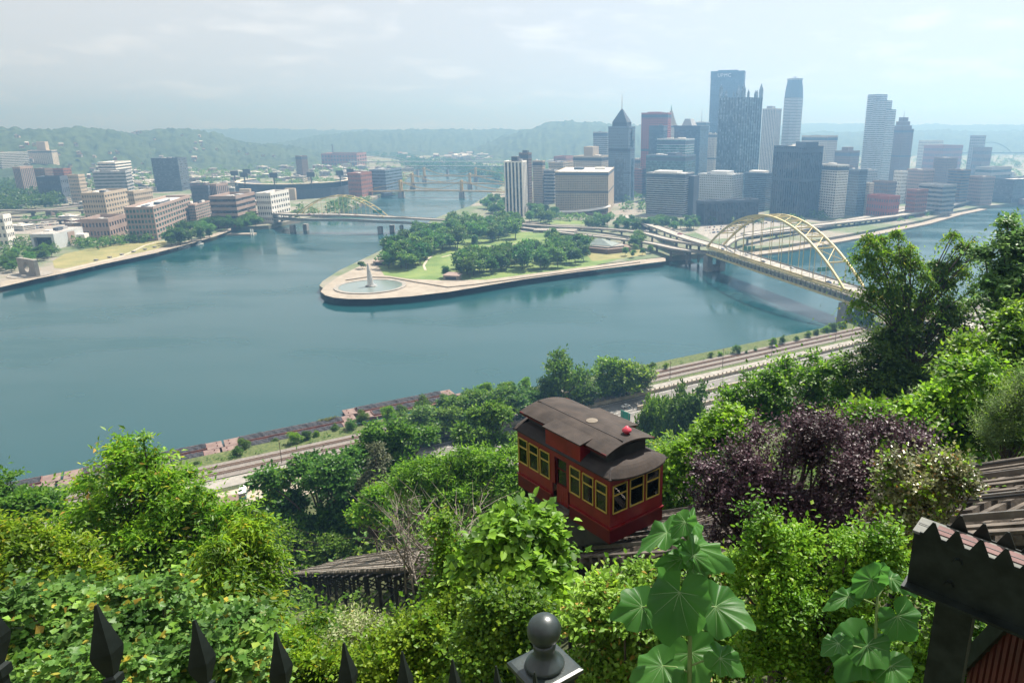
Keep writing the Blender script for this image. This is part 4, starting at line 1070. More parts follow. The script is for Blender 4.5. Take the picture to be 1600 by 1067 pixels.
# ---------------- elevated ramps and highways of the far shore
def road(label, pts, w, m=M_deck, thick=1.3, piers=None, name='elevated_road', cat='road'):
    t_ = thing(name, label, cat, pts[0])
    base = Vector(pts[0]); P_ = [Vector(p)-base for p in pts]
    # smooth
    Q = []
    for i in range(len(P_)-1):
        p0, p1, p2, p3 = P_[max(i-1,0)], P_[i], P_[i+1], P_[min(i+2, len(P_)-1)]
        for k in range(8):
            u = k/8; Q.append(.5*((2*p1)+(p2-p0)*u+(2*p0-5*p1+4*p2-p3)*u*u+(3*p1-p0-3*p2+p3)*u**3))
    Q.append(P_[-1])
    ribbon('deck', Q, w, m, t_, thick)
    for s in (-1, 1):
        off = []
        for i, q in enumerate(Q):
            d = Q[min(i+1, len(Q)-1)]-Q[max(i-1, 0)]; d.z = 0; d.normalize(); off.append(q + Vector((d.y, -d.x, 0))*s*(w/2+.12) + Vector((0,0,.75)))
        ribbon('parapet', off, .3, m_conc, t_, 1.6)
    if piers:
        acc = 0
        for i in range(1, len(Q)):
            acc += (Q[i]-Q[i-1]).length
            if acc > piers and Q[i].z + base.z > 7.5:
                acc = 0; q = Q[i]; mb = MB(); mb.box(q.x-1.1, q.x+1.1, q.y-1.1, q.y+1.1, -base.z+1, q.z-thick); mb.bar(q+Vector((-w*.35,0,-thick-.7)), q+Vector((w*.35,0,-thick-.7)), 1.6, 1.4); mb.build('pillar', M_pier, t_)
    return t_
UA = BW(-6, RW/2, ZU+.1); LA = BW(-6, RW/2, ZL+.1)
road('pale upper ramp rising from downtown streets to the arch bridge', [UA, gp(1068,370,20), gp(1030,356,15), gp(1000,346,11), gp(975,337,7.5)], 13, piers=28)
road('left curving ramp from the arch bridge upper deck along the park edge', [UA+Vector((-6,4,-.6)), gp(1050,375,17), gp(1000,363,13.5), gp(940,357,10.5), gp(870,354,8.6), gp(800,349,8.2)], 10, piers=30)
road('lower ramp with cars passing beside the museum', [LA, gp(1060,389,15.5), gp(1015,379.5,13), gp(960,372,10.5), gp(890,364.5,8.6), gp(820,356,8.0), gp(770,349,8.0)], 10, piers=26)
# portal bridge under the highway in the park
c = gp(868, 363, GC); t = thing('portal_bridge', 'low flat arch bridge carrying the highway through the park', 'bridge', c, R(-12))
mb = MB(); N = 16
for y in (-9, 9):
    for i in range(N+1):
        x = -22+44*i/N; mb.v += [(x, y, 2.4-2.2*(x/22)**2*.8), (x, y, 3.4)]
o2 = 2*(N+1)
for i in range(N):
    a = 2*i; mb.f += [(a, a+2, a+3, a+1), (o2+a, o2+a+1, o2+a+3, o2+a+2), (a, o2+a, o2+a+2, a+2), (a+1, a+3, o2+a+3, o2+a+1)]
mb.build('arch_slab', m_conc, t)
for x in (-24, 24):
    mb = MB(); mb.box(x-3, x+3, -9.5, 9.5, 0, 3.3); mb.build('abutment', m_conc, t)

# ---------------- left double deck bridge with golden arch
FD = [gp(120,331,15), gp(250,331,16), gp(340,331.5,16), at_y(432,333.5,1031), at_y(467,335,972), at_y(535,335.5,966), at_y(603,338.5,959), at_y(640,340.5,975), at_y(700,344,1000), at_y(742,347.5,1035)]
FD = FD[2:]
t = road('double deck girder bridge across the left river mouth', FD, 17, thick=1.6, name='girder_bridge', cat='bridge')
ribbon('lower_deck', [p - FD[0] - Vector((0,0,6)) for p in FD], 16, M_bsteel, t, 2.2)
for i, (px, py, Y) in enumerate([(432,353,1031),(467,362,972),(603,364,959),(636,362,972),(412,350,1040)]):
    c = gp(px, py) - FD[0]
    for s in (-6, 6):
        mb = MB(); q = 2.6 if i in (1, 2) else 1.7; mb.box(c.x+s-q, c.x+s+q, c.y+3-4+s*1.2, c.y+3+4+s*1.2, -FD[0].z-3, -FD[0].z+9.0); mb.build('pier', M_pier, t)
a0, a1 = FD[2]-FD[0], FD[4]-FD[0]
for off in (-8.6, 8.6):
    mb = MB(); N = 20
    for i in range(N):
        f0, f1 = i/N, (i+1)/N; z0, z1 = 26*4*f0*(1-f0), 26*4*f1*(1-f1)
        mb.bar(a0.lerp(a1, f0)+Vector((0, off, z0)), a0.lerp(a1, f1)+Vector((0, off, z1)), .8, 1.1)
    mb.build('arch_rib', M_yel, t)
    for i in range(2, N-1, 2):
        f0 = i/N; mb = MB(); mb.bar(a0.lerp(a1, f0)+Vector((0, off, 0)), a0.lerp(a1, f0)+Vector((0, off, 26*4*f0*(1-f0))), .3); mb.build('hanger', M_yel, t)
for i in range(3, 18, 2):
    f0 = i/N; z0 = 26*4*f0*(1-f0); mb = MB(); mb.bar(a0.lerp(a1, f0)+Vector((0,-8.6,z0)), a0.lerp(a1, f0)+Vector((0,8.6,z0)), .6); mb.build('cross_strut', M_yel, t)
c = a0.lerp(a1, .93)+Vector((0,-8,7)); mb = MB(); mb.box(c.x-6, c.x+6, c.y-.2, c.y+.2, c.z-2, c.z+2); mb.build('road_sign', M_sign, t)
road('long elevated highway on pale pillars behind the riverside offices', [gp(-60,331,15)+Vector((0,22,0)), gp(60,331,15)+Vector((0,22,0)), gp(120,331,15)+Vector((0,22,0)), gp(200,331,15)+Vector((0,22,0)), gp(340,331.5,15)+Vector((0,24,0))], 12, piers=34)
road('second elevated road running below the wooded hillside', [gp(-60,346,12), gp(30,345,12), gp(100,342,12), gp(140,338,12), gp(200,334,12)], 10, piers=34)
road('third elevated road climbing left behind the tan hotel', [gp(-60,338,12), gp(30,333,12), gp(80,327,12), gp(130,321,12), gp(190,317,12), gp(250,312,12), gp(300,305,12), gp(345,300,12)], 10, piers=40)

# ---------------- three golden suspension bridges and the rail bridges beyond
def sus_bridge(label, Y, xl, xr, t1, t2, zdeck, ztop):
    t = thing('suspension_bridge', label, 'bridge', (t1, Y, 0), group=None)
    X = lambda x: x - t1
    mb = MB(); N = 24
    pts = [Vector((X(xl + (xr-xl)*i/N), 0, zdeck - 2.5*((xl+(xr-xl)*i/N-(t1+t2)/2)/((xr-xl)/2))**2*1.2)) for i in range(N+1)]
    ribbon('deck', pts, 12, M_deck, t, 1.2)
    for y in (-6.4, 6.4):
        mb = MB()
        for i in range(N): mb.bar(pts[i]+Vector((0,y,-.6)), pts[i+1]+Vector((0,y,-.6)), .7, 2.4)
        mb.build('girder', M_ylw2, t)
        mb = MB(); cab = []
        for i in range(33):
            x = xl+12 + (xr-xl-24)*i/32
            if x < t1: f = (x-xl-12)/(t1-xl-12); z = zdeck+1+(ztop-zdeck-1)*f**1.5
            elif x > t2: f = (xr-12-x)/(xr-12-t2); z = zdeck+1+(ztop-zdeck-1)*f**1.5
            else: f = (x-(t1+t2)/2)/((t2-t1)/2); z = zdeck+2.5+(ztop-zdeck-2.5)*f*f
            cab.append(Vector((X(x), y, z)))
        for i in range(32): mb.bar(cab[i], cab[i+1], .8, .9)
        for i in range(1, 32): mb.bar((cab[i].x, y, zdeck-2), cab[i], .16)
        mb.build('cable', M_ylw2, t)
        for x in (t1, t2):
            mb = MB(); mb.box(X(x)-2.0, X(x)+2.0, y-1.3, y+1.3, zdeck-3, ztop+1.5); mb.build('tower_leg', M_ylw2, t)
    for x in (t1, t2):
        mb = MB(); mb.box(X(x)-1.6, X(x)+1.6, -5.1, 5.1, ztop-3, ztop+.5); mb.build('tower_beam', M_ylw2, t)
        mb = MB(); mb.frustum(X(x)-5, X(x)+5, -11, 11, -3, X(x)-3.6, X(x)+3.6, -9, 9, zdeck-3.02); mb.build('pier', M_pier, t)
sus_bridge('nearest of three golden suspension bridges up the far river', 1466, -480, -175, -390, -268, 14.5, 33)
sus_bridge('middle of three golden suspension bridges up the far river', 1700, -530, -190, -424, -291, 12.5, 33)
sus_bridge('farthest of three golden suspension bridges up the far river', 1930, -560, -180, -449, -314, 14, 34)
t = thing('rail_bridge', 'dark truss rail bridge behind the golden suspension bridges', 'bridge', (-400, 2130, 0))
mb = MB()
for i in range(26):
    x = -150+300*i/26; s = 300/26; mb.bar((x,0,20),(x+s/2,0,28),.8); mb.bar((x+s/2,0,28),(x+s,0,20),.8)
mb.bar((-150,0,28),(150,0,28),1.4,1.6); mb.bar((-150,0,20),(150,0,20),1.4,1.6); mb.build('truss', M_bsteel, t)
for x in (-115, -28, 60, 130): 
    mb = MB(); mb.box(x-3.5, x+3.5, -6, 6, -3, 19.5); mb.build('pier', M_pier, t)
mb = MB(); mb.box(-150, 150, -5, 5, 28.9, 29.9); mb.build('deck', M_bsteel, t)
t = thing('highway_bridge', 'low grey highway bridge with pale arch far up the river', 'bridge', (-560, 2520, 0))
mb = MB(); mb.box(-280, 330, -9, 9, 22, 25.5); mb.build('deck', M_bsteel, t)
for x in (-40, 110): 
    mb = MB(); mb.box(x-5, x+5, -8, 8, -3, 21.9); mb.build('pier', M_pier, t)
mb = MB()
for i in range(18):
    f0, f1 = i/18, (i+1)/18; mb.bar((-250+170*f0, 0, 25+70*f0*(1-f0)), (-250+170*f1, 0, 25+70*f1*(1-f1)), 1.6)
mb.build('arch_rib', W_['grey'], t)
t = thing('arch_bridge', 'hazy slender arch bridge far away at the right', 'bridge', at_y(1545, 240, 3000)); t.location.z = 0
mb = MB()
for i in range(24):
    f0, f1 = i/24, (i+1)/24; mb.bar((-90+180*f0, 0, 40+52*4*f0*(1-f0)*.75), (-90+180*f1, 0, 40+52*4*f1*(1-f1)*.75), 2.0)
mb.build('arch_rib', W_['slate'], t); mb = MB(); mb.box(-170, 200, -8, 8, 36, 40); mb.build('deck', W_['slate'], t)

# ---------------- wharf highway along the right hand river
whf = [(1150,398),(1230,388),(1330,370),(1440,348),(1490,334),(1530,326)]
structure(ribbon('wharf', [gp(x, y, 2.2)+Vector((0,0,0)) for x, y in whf], 26, M_stone, thick=3.5))
road('riverside highway on arched wall above the wharf', [gp(1165,366,11), gp(1230,357,11), gp(1300,349,11.5), gp(1370,341,11.5), gp(1430,332,11.5), gp(1490,319,11.5), gp(1540,308,11.5), gp(1640,296,11.5)], 15, piers=12)
road('second carriageway of the riverside highway nearer the office blocks', [gp(1270,353,8), gp(1330,343,8.5), gp(1400,331,9), gp(1460,319,9), gp(1520,306,9), gp(1640,290,9)], 13)
road('access ramp from the arch bridge along the wharf', [UA+Vector((8,-6,-1)), gp(1150,373,17), gp(1190,366,14), gp(1240,360,11.5), gp(1300,352,10)], 8, piers=30)
road('low grey bridge crossing the right hand river', [at_y(1500,312,1330), at_y(1560,309,1340), at_y(1640,306,1350), at_y(1760,302,1360)], 14, piers=60, name='girder_bridge', cat='bridge')

# ---------------- museum with hipped roof
c = gp(948, 394, GC); t = thing('museum', 'brick bastion museum with a pale green hipped roof', 'building', c + Vector((-6, 14, 0)), R(-24))
mb = MB(); mb.prism([(-33,-16),(18,-22),(34,2),(24,18),(-28,16)], 0, 5); mb.build('bastion_wall', W_['brown'], t)
mb = MB(); mb.prism([(-27,-12),(15,-17),(27,1),(20,13),(-23,11)], 5.01, 6.6); mb.build('stone_ledge', m_conc, t)
mb = MB(); mb.add([(-22,-12,7),(18,-12,7),(18,11,7),(-22,11,7),(-2,-1,13),(0,-1,13)], [(0,1,5,4),(1,2,5),(2,3,4,5),(3,0,4),(3,2,1,0)]); mb.build('hip_roof', mat('roof_copper', (0.11,0.145,0.14), (0.17,0.21,0.20), scale=.15, rough=.6), t)
mb = MB(); mb.add([(-46,4,5),(-20,4,5),(-20,20,5),(-46,20,5),(-33,12,9)], [(0,1,4),(1,2,4),(2,3,4),(3,0,4),(3,2,1,0)]); mb.build('wing_roof', MATS['roof_copper'], t)
mb = MB(); mb.box(-46,-20.5,4.2,19.8,0,4.9); mb.build('wing_wall', W_['brown'], t)
for k, (px, py) in enumerate([(707,436), (597,414)]):
    c = gp(px, py, GC); t = thing('pavilion', ['small stone pavilion with a hipped roof at the edge of the lawn', 'small pavilion half hidden by trees behind the fountain'][k], 'pavilion', c, R(-10))
    mb = MB(); mb.box(-7, 7, -4, 4, 0, 4); mb.build('wall', m_conc, t); mb = MB(); mb.add([(-8,-5,4),(8,-5,4),(8,5,4),(-8,5,4),(-3,0,6.4),(3,0,6.4)], [(0,1,5,4),(1,2,5),(2,3,4,5),(3,0,4),(3,2,1,0)]); mb.build('roof', W_['pink'], t)
    mb = MB(); mb.box(-5, 5, -4.06, -4.0, .4, 2.6); mb.build('opening', W_['dark'], t)

# ---------------- cars
carcol = [mat('car_'+k, c, rough=.25, spec=.6) for k, c in dict(white=(.75,.75,.75), silver=(.45,.46,.47), black=(.03,.03,.035), red=(.35,.03,.03), blue=(.05,.10,.25), grey=(.18,.18,.19)).items()]
m_tyre = mat('tyre', (.02,.02,.02), rough=.9)
def car_meshes(m):
    b_ = MB()
    prof = [(-2.2,.35),(-2.25,.75),(-2.1,.95),(-1.2,1.0),(-.7,1.42),(.75,1.45),(1.35,.98),(2.1,.85),(2.25,.6),(2.2,.35)]
    k = len(prof)
    for y in (-.88, .88):
        for x, z in prof: b_.v.append((x, y*(.86 if z > 1.2 else 1), z))
    b_.f += [tuple(range(k))[::-1], tuple(range(k, 2*k))] + [(i, (i+1) % k, k+(i+1) % k, k+i) for i in range(k)]
    g = MB(); g.add([(-1.14,-.75,1.05),(-1.14,.75,1.05),(-.76,.68,1.40),(-.76,-.68,1.40)], [(0,3,2,1)]); g.add([(1.30,-.75,1.02),(1.30,.75,1.02),(.80,.68,1.42),(.80,-.68,1.42)], [(0,1,2,3)])
    for s in (-1, 1): g.add([(-1.0,s*.895,1.02),(1.1,s*.895,1.02),(.7,s*.80,1.38),(-.65,s*.80,1.38)], [(0,1,2,3) if s < 0 else (3,2,1,0)])
    w_ = MB()
    for x in (-1.4, 1.4):
        for y in (-.8, .8): w_.tube([(x, y-.1, .33), (x, y+.1, .33)], .33, 10)
    return b_.mesh('car_body', m), g.mesh('car_glass', G_['dark']), w_.mesh('car_wheels', m_tyre)
CARS = [car_meshes(m) for m in carcol]; CN = ['white', 'silver', 'black', 'red', 'blue', 'grey']
def car(p, rz, k, label, group, scale=1.0):
    t = thing('car', label, 'car', p, rz, group, scale)
    for nm, me in zip(('body', 'windows', 'wheels'), CARS[k]): link(nm, me, t)
cr_ = random.Random(8); rzb = math.atan2(e.y, e.x)
for k, (s, o) in enumerate([(L*.10, 5), (L*.26, 11), (L*.44, 5.5), (L*.60, 12), (L*.88, 5.2), (L*.16, 12.2)]):
    c = [4, 0, 2, 1, 4, 0][k]; car(BW(s, o, ZU+.13), rzb, c, CN[c]+' car driving on the upper deck of the arch bridge' if k not in (4, 5) else CN[c]+(' car near the southern' if k == 4 else ' car near the northern')+' end of the arch bridge deck', 'cars on the arch bridge')
ang_b = math.atan2(TU.y, TU.x)
for k, (u, v) in enumerate([(182, 263.5), (300, 254), (40, 279.8)]):
    c = [0, 1, 2][k]; car(bank(u, v, 6.12), ang_b, c, [CN[c]+' car on the upper highway lane below the slope', CN[c]+' car on the middle highway lane between concrete walls', CN[c]+' car on the pale service road beside the railway'][k], 'cars on the near road')
for px, py, z, c, lb in [(982,374.5,11.6,1,'silver car on the lower ramp beside the museum'), (1062,366.5,19.3,3,'red truck like car on the upper ramp to the arch bridge'), (905,367,8.9,2,'black car on the lower ramp above the museum roof'), (1010,362,14,0,'white car on the left curving ramp')]:
    car(gp(px, py, z+.1), R(160), c, lb, 'cars on the ramps', 1.2)
for i in range(10):
    f = cr_.random(); p = FD[2].lerp(FD[4], f) + Vector((0, cr_.choice([-4, 4]), .05)); car(p, 0, cr_.randrange(6), 'small car crossing the girder bridge over the left river mouth', 'cars on the girder bridge')
def lot(poly_rows, n, label, group, z):
    for i in range(n):
        (x0, y0), (x1, y1) = cr_.choice(poly_rows); f = cr_.randrange(24)/24
        car(gp(x0+(x1-x0)*f, y0+(y1-y0)*f, z+.12), R(cr_.choice([70, 72, 250])), cr_.choice([0, 0, 1, 1, 5, 2, 3, 4]), label, group)
lot([((1095,357),(1180,351)), ((1100,361),(1170,355)), ((1105,365),(1160,359)), ((1190,350),(1250,342))], 75, 'parked car in the downtown lot beside the low dark office', 'cars parked in the downtown lot', GC)
lot([((35,352),(130,343)), ((28,357),(110,349)), ((22,361),(70,356))], 60, 'parked car in the lot under the elevated road', 'cars parked in the north lot', GN)

# ---------------- dock, boats and mooring posts on the north bank
c = gp(378, 367, 0); t = thing('river_dock', 'small flat river dock with two pale posts beside the girder bridge', 'dock', c, R(6))
mb = MB(); mb.box(-17, 17, -6, 6, -.5, 1.8); mb.build('deck', M_stone, t)
for x in (14, 16.5):
    mb = MB(); mb.box(x-.6, x+.6, -7.4, -6.05, -2, 8); mb.build('post', m_white, t)
for k, (px, py) in enumerate([(152,415),(173,410.5),(192,406),(210,401.5),(228,397.5),(243,394)]):
    o = MB(); o.box(-1.3, 1.3, -1.3, 1.3, -3, 5.8); o.box(-1.6, 1.6, -1.6, 1.6, 5.8, 6.5); o = o.build('mooring_pier', M_pier)
    o.location = gp(px, py, 0); tag(o, 'dark square mooring pier along the river lawn promenade', 'pier', 'mooring piers along the river lawn')
hull = MB(); k = 9
for i in range(k):
    f = i/(k-1); x = -6+12*f; w = 1.9*(1-(max(0, f-.55)/.45)**2)
    hull.v += [(x, -w, 1.3+.3*f), (x, w, 1.3+.3*f), (x, -w*.6, -.3), (x, w*.6, -.3)]
for i in range(k-1):
    a = 4*i; hull.f += [(a, a+4, a+5, a+1)[::-1], (a, a+2, a+6, a+4), (a+1, a+5, a+7, a+3), (a+2, a+3, a+7, a+6)]
hull.f += [(0, 1, 3, 2)]
hull = hull.mesh('hull', m_white); cab = MB(); cab.box(-3, 2, -1.2, 1.2, 1.5, 3.1); cab.box(-2.5, 1.0, -1.1, 1.1, 3.11, 4.2); cab = cab.mesh('cabin', m_white); wn_ = MB(); wn_.box(-2.8, 1.8, -1.24, 1.24, 2.2, 2.8); wn_ = wn_.mesh('window_band', G_['dark'])
for k, (px, py) in enumerate([(83,431),(96,427),(140,418),(253,393),(271,390),(283,388),(292,386.5),(313,383)]):
    t = thing('motor_boat', 'small white motor boat moored along the north bank', 'boat', gp(px, py, 0), R(62+k*3), 'boats moored along the north bank')
    for nm, me in (('hull', hull), ('cabin', cab), ('window_band', wn_)): link(nm, me, t)
c = gp(606, 307, 0); t = thing('river_boat', 'dark flat excursion boat moored below the golden bridges', 'boat', c, R(60))
mb = MB(); mb.frustum(-16, 14, -4, 4, -.5, -17, 18, -5, 5, 2); mb.build('hull', W_['dark'], t); mb = MB(); mb.box(-13, 9, -4, 4, 2.05, 7.5); mb.build('cabin', W_['slate'], t)

# ---------------- coal barges on the near shore
M_bargew = mat('barge_rust', (0.15,0.075,0.065), (0.27,0.15,0.13), scale=.35, rough=.85)
M_bdeck = mat('barge_deck', (0.14,0.095,0.085), (0.22,0.16,0.14), scale=.3, rough=.9)
M_coal = mat('coal', (0.014,0.015,0.02), (0.045,0.047,0.056), scale=1.4, rough=.9, bump=.8)
def barge(label, u0, u1, v, seed, weeds=False):
    Lb = u1-u0; t = thing('coal_barge', label, 'barge', bank((u0+u1)/2, v, 0), ang_b, 'coal barges moored end to end'); h = Lb/2; w = 3.9
    mb = MB(); mb.frustum(-h+1, h-1, -w+.2, w-.2, -1.2, -h, h, -w, w, 1.2); mb.build('hull', M_bargew, t)
    for s in (-1, 1):
        mb = MB(); mb.box(-h+.1, h-.1, s*(w-.5)-.49, s*(w-.5)+.49, 1.21, 1.32); mb.build('side_deck', M_bargew, t)
        mb = MB(); mb.box(-h+6.2, h-6.2, s*(w-1.0)-.08, s*(w-1.0)+.08, 1.33, 2.1); mb.build('coaming', M_bargew, t)
        mb = MB(); x0, x1 = (-h+.05, -h+6) if s < 0 else (h-6, h-.05); mb.box(x0, x1, -w+.05, w-.05, 1.34, 1.6); mb.build('end_deck', M_bdeck, t)
        mb = MB(); mb.box(s*(h-6.1)-.1, s*(h-6.1)+.1, -w+1.0, w-1.0, 1.36, 2.2); mb.build('end_coaming', M_bargew, t)
        for y in (-1.8, 1.8):
            mb = MB(); mb.tube([(s*(h-2), y, 1.6), (s*(h-2), y, 2.2)], .25, 8); mb.build('bollard', M_bargew, t)
    nx, ny = 70, 12; G = MB(); r_ = np.random.default_rng(seed); ph = r_.random(6)*6
    for i in range(nx+1):
        for j in range(ny+1):
            x = -h+6.3+(Lb-12.6)*i/nx; y = -w+1.1+(2*w-2.2)*j/ny
            z = 1.85 + 1.3*(1-(y/(w-1.0))**2)*(.55+.45*math.sin(x*.75+ph[0])*math.sin(x*.19+ph[1])) + .18*math.sin(x*2.3+ph[2]+y)+.12*r_.random()
            G.v.append((x, y, z))
    for i in range(nx):
        for j in range(ny): a = i*(ny+1)+j; G.f.append((a, a+ny+1, a+ny+2, a+1))
    G.build('coal_load', M_coal, t)
    if weeds:
        V_, F_ = sprays(r_, [((h-12+q*1.2, 1.2, 2.6), (1.6, 1.0, .6)) for q in range(-3, 4)], 260, 5, .5, .35, .2)
        link('weeds', fastmesh('weeds', V_, F_, leafmat('leaf_weed', (0.10,0.12,0.03), (0.20,0.20,0.06))), t, kind='stuff')
for k, (u0, u1) in enumerate([(-100.5,-43.5), (-42.5,14.2), (15.0,71.5)]):
    barge(['outer coal barge at the downstream end of the row, beside the left trees', 'outer coal barge in the middle of the row', 'outer coal barge with weeds growing on its coal'][k], u0, u1, 331.2, 20+k, k == 2)
    barge(['inner coal barge at the downstream end of the row, beside the left trees', 'inner coal barge in the middle of the row beside the bank', 'inner coal barge under the bank bushes next to the weedy barge'][k], u0-1.5, u1-1.5, 323.2, 30+k)
barge('outermost coal barge with pale rusty deck, moored farthest into the river', 68, 123.5, 339.4, 41)
barge('coal barge half hidden behind the bank trees', 73.5, 129, 331.2, 42)

# ---------------- poles, signs, fence and bus by the near road
m_pole = mat('pole_wood', (0.10,0.075,0.055), (0.16,0.12,0.09), scale=2, rough=.9)
for k, (u, v, h) in enumerate([(32, 287.2, 10), (-45, 287.2, 10), (225, 284.8, 10), (262, 284.8, 11), (300, 284.8, 10), (355, 284.8, 10), (410, 284.8, 10)]):
    t = thing('utility_pole', 'thin utility pole between railway and service road', 'pole', bank(u, v, 6.0), ang_b, 'utility poles along the railway')
    mb = MB(); mb.tube([(0,0,0),(0,0,h)], [.17,.10], 7); mb.build('mast', m_pole, t); mb = MB(); mb.box(-.08,.08,-1.1,1.1,h-.9,h-.74); mb.build('cross_arm', m_pole, t)
for k, (u, v) in enumerate([(205, 258.0), (238, 258.0), (270, 258.0), (212, 245.4), (250, 245.4)]):
    t = thing('street_lamp', 'slim highway lamp standing on a wall between lanes', 'lamp', bank(u, v, 7.9), ang_b, 'lamps between the highway lanes')
    mb = MB(); mb.tube([(0,0,0),(0,0,8),(0,1.6,8.8)], [.12,.09,.06], 6); mb.build('post', M_bsteel, t); mb = MB(); mb.box(-.15,.15,1.5,2.2,8.7,8.9); mb.build('lamp_head', m_white, t)
t = thing('highway_sign', 'green highway sign on posts beside the road behind the red car', 'sign', bank(168, 243.5, 6.1), math.atan2(TU.y, TU.x)+R(100))
mb = MB(); mb.box(-3.0, 3.0, -.08, .08, 4.2, 7.6); mb.build('panel', M_sign, t)
mb = MB()
for z, wd in ((6.6, 3.4), (5.7, 4.0)): mb.box(-wd/2, wd/2, -.12, -.085, z-.12, z+.22)
mb.box(-.3, .3, -.12, -.085, 4.6, 5.2); mb.build('white_legend', m_white, t, kind='stuff')
for x in (-2, 2): mb = MB(); mb.tube([(x,.15,0),(x,.15,7.4)], .12, 6); mb.build('post', M_bsteel, t)
t = thing('guard_fence', 'low mesh fence beside the pale service road', 'fence', bank(0, 273.2, 6.06), ang_b)
for i in range(40):
    mb = MB(); mb.tube([(-40+i*2.5,0,0),(-40+i*2.5,0,1.5)], .04, 5); mb.build('fence_post', M_bsteel, t)
for z in (.2, .8, 1.45): mb = MB(); mb.bar((-40,0,z),(57.5,0,z),.03); mb.build('fence_rail', M_bsteel, t)
t = thing('guard_fence', 'row of fence posts on top of the wall beside the highway', 'fence', bank(0, 272.6, 7.7), ang_b)
for i in range(90):
    mb = MB(); x = 125+i*3.0; mb.box(x-.22, x+.22, -.22, .22, 0, .75); mb.build('fence_post', m_wallc, t)
t = thing('shuttle_bus', 'small white and green bus parked by the foot of the slope', 'bus', bank(15.5, 265.5, 6.1), ang_b+R(80))
mb = MB(); mb.box(-3.4, 3.4, -1.15, 1.15, .5, 1.6); mb.build('lower_body', mat('bus_green', (.05,.25,.2), rough=.4), t)
mb = MB(); mb.box(-3.4, 3.4, -1.15, 1.15, 1.61, 2.9); mb.build('upper_body', m_white, t)
for s in (-1, 1): mb = MB(); mb.box(-3.0, 3.0, s*1.17-.02, s*1.17+.02, 1.75, 2.5); mb.build('window_band', G_['dark'], t)
mb = MB(); mb.box(-3.44, -3.41, -1, 1, 1.5, 2.6); mb.build('windscreen', G_['dark'], t)
for x in (-2.2, 2.2):
    for y in (-1, 1): mb = MB(); mb.tube([(x,y-.15,.45),(x,y+.15,.45)], .45, 10); mb.build('wheel', m_tyre, t)
t = thing('wooden_shed', 'low dark shed roof beside the parked bus', 'shed', bank(8, 261, 6.05), ang_b)
mb = MB(); mb.box(-5, 5, -2.5, 2.5, 0, 2.4); mb.build('wall', W_['brown'], t); mb = MB(); mb.frustum(-5.5,5.5,-3,3,2.41,-5.5,5.5,-.2,.2,3.6); mb.build('roof', W_['brown'], t)
# ================================================================== INCLINE, CAR
def tz(v): return 130.0 - 0.589*v
def trk(u, v, dz=0.0):
    p = bank(u, v); return Vector((p.x, p.y, tz(v)+dz))
M_timb = mat('weathered_shaded_timber', (0.035,0.028,0.022), (0.15,0.125,0.10), scale=1.6, rough=.95, stretch=(1,1,1), bump=.3)  # weathered timber, darkened further to hold the shade under the car
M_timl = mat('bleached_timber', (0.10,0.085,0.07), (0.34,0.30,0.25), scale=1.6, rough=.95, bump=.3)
M_timd = mat('dark_timber', (0.035,0.03,0.027), (0.10,0.085,0.07), scale=1.5, rough=.95, bump=.3)
M_blk = mat('black_steel', (0.012,0.012,0.013), (0.03,0.028,0.027), scale=2.0, rough=.6)
M_rail = mat('steel_rail', (0.12,0.10,0.09), (0.22,0.20,0.18), scale=2.0, rough=.45, metal=.6)
slope = Vector((TV.x, TV.y, -.589)).normalized(); tn = TU.cross(slope).normalized()
if tn.z < 0: tn = -tn
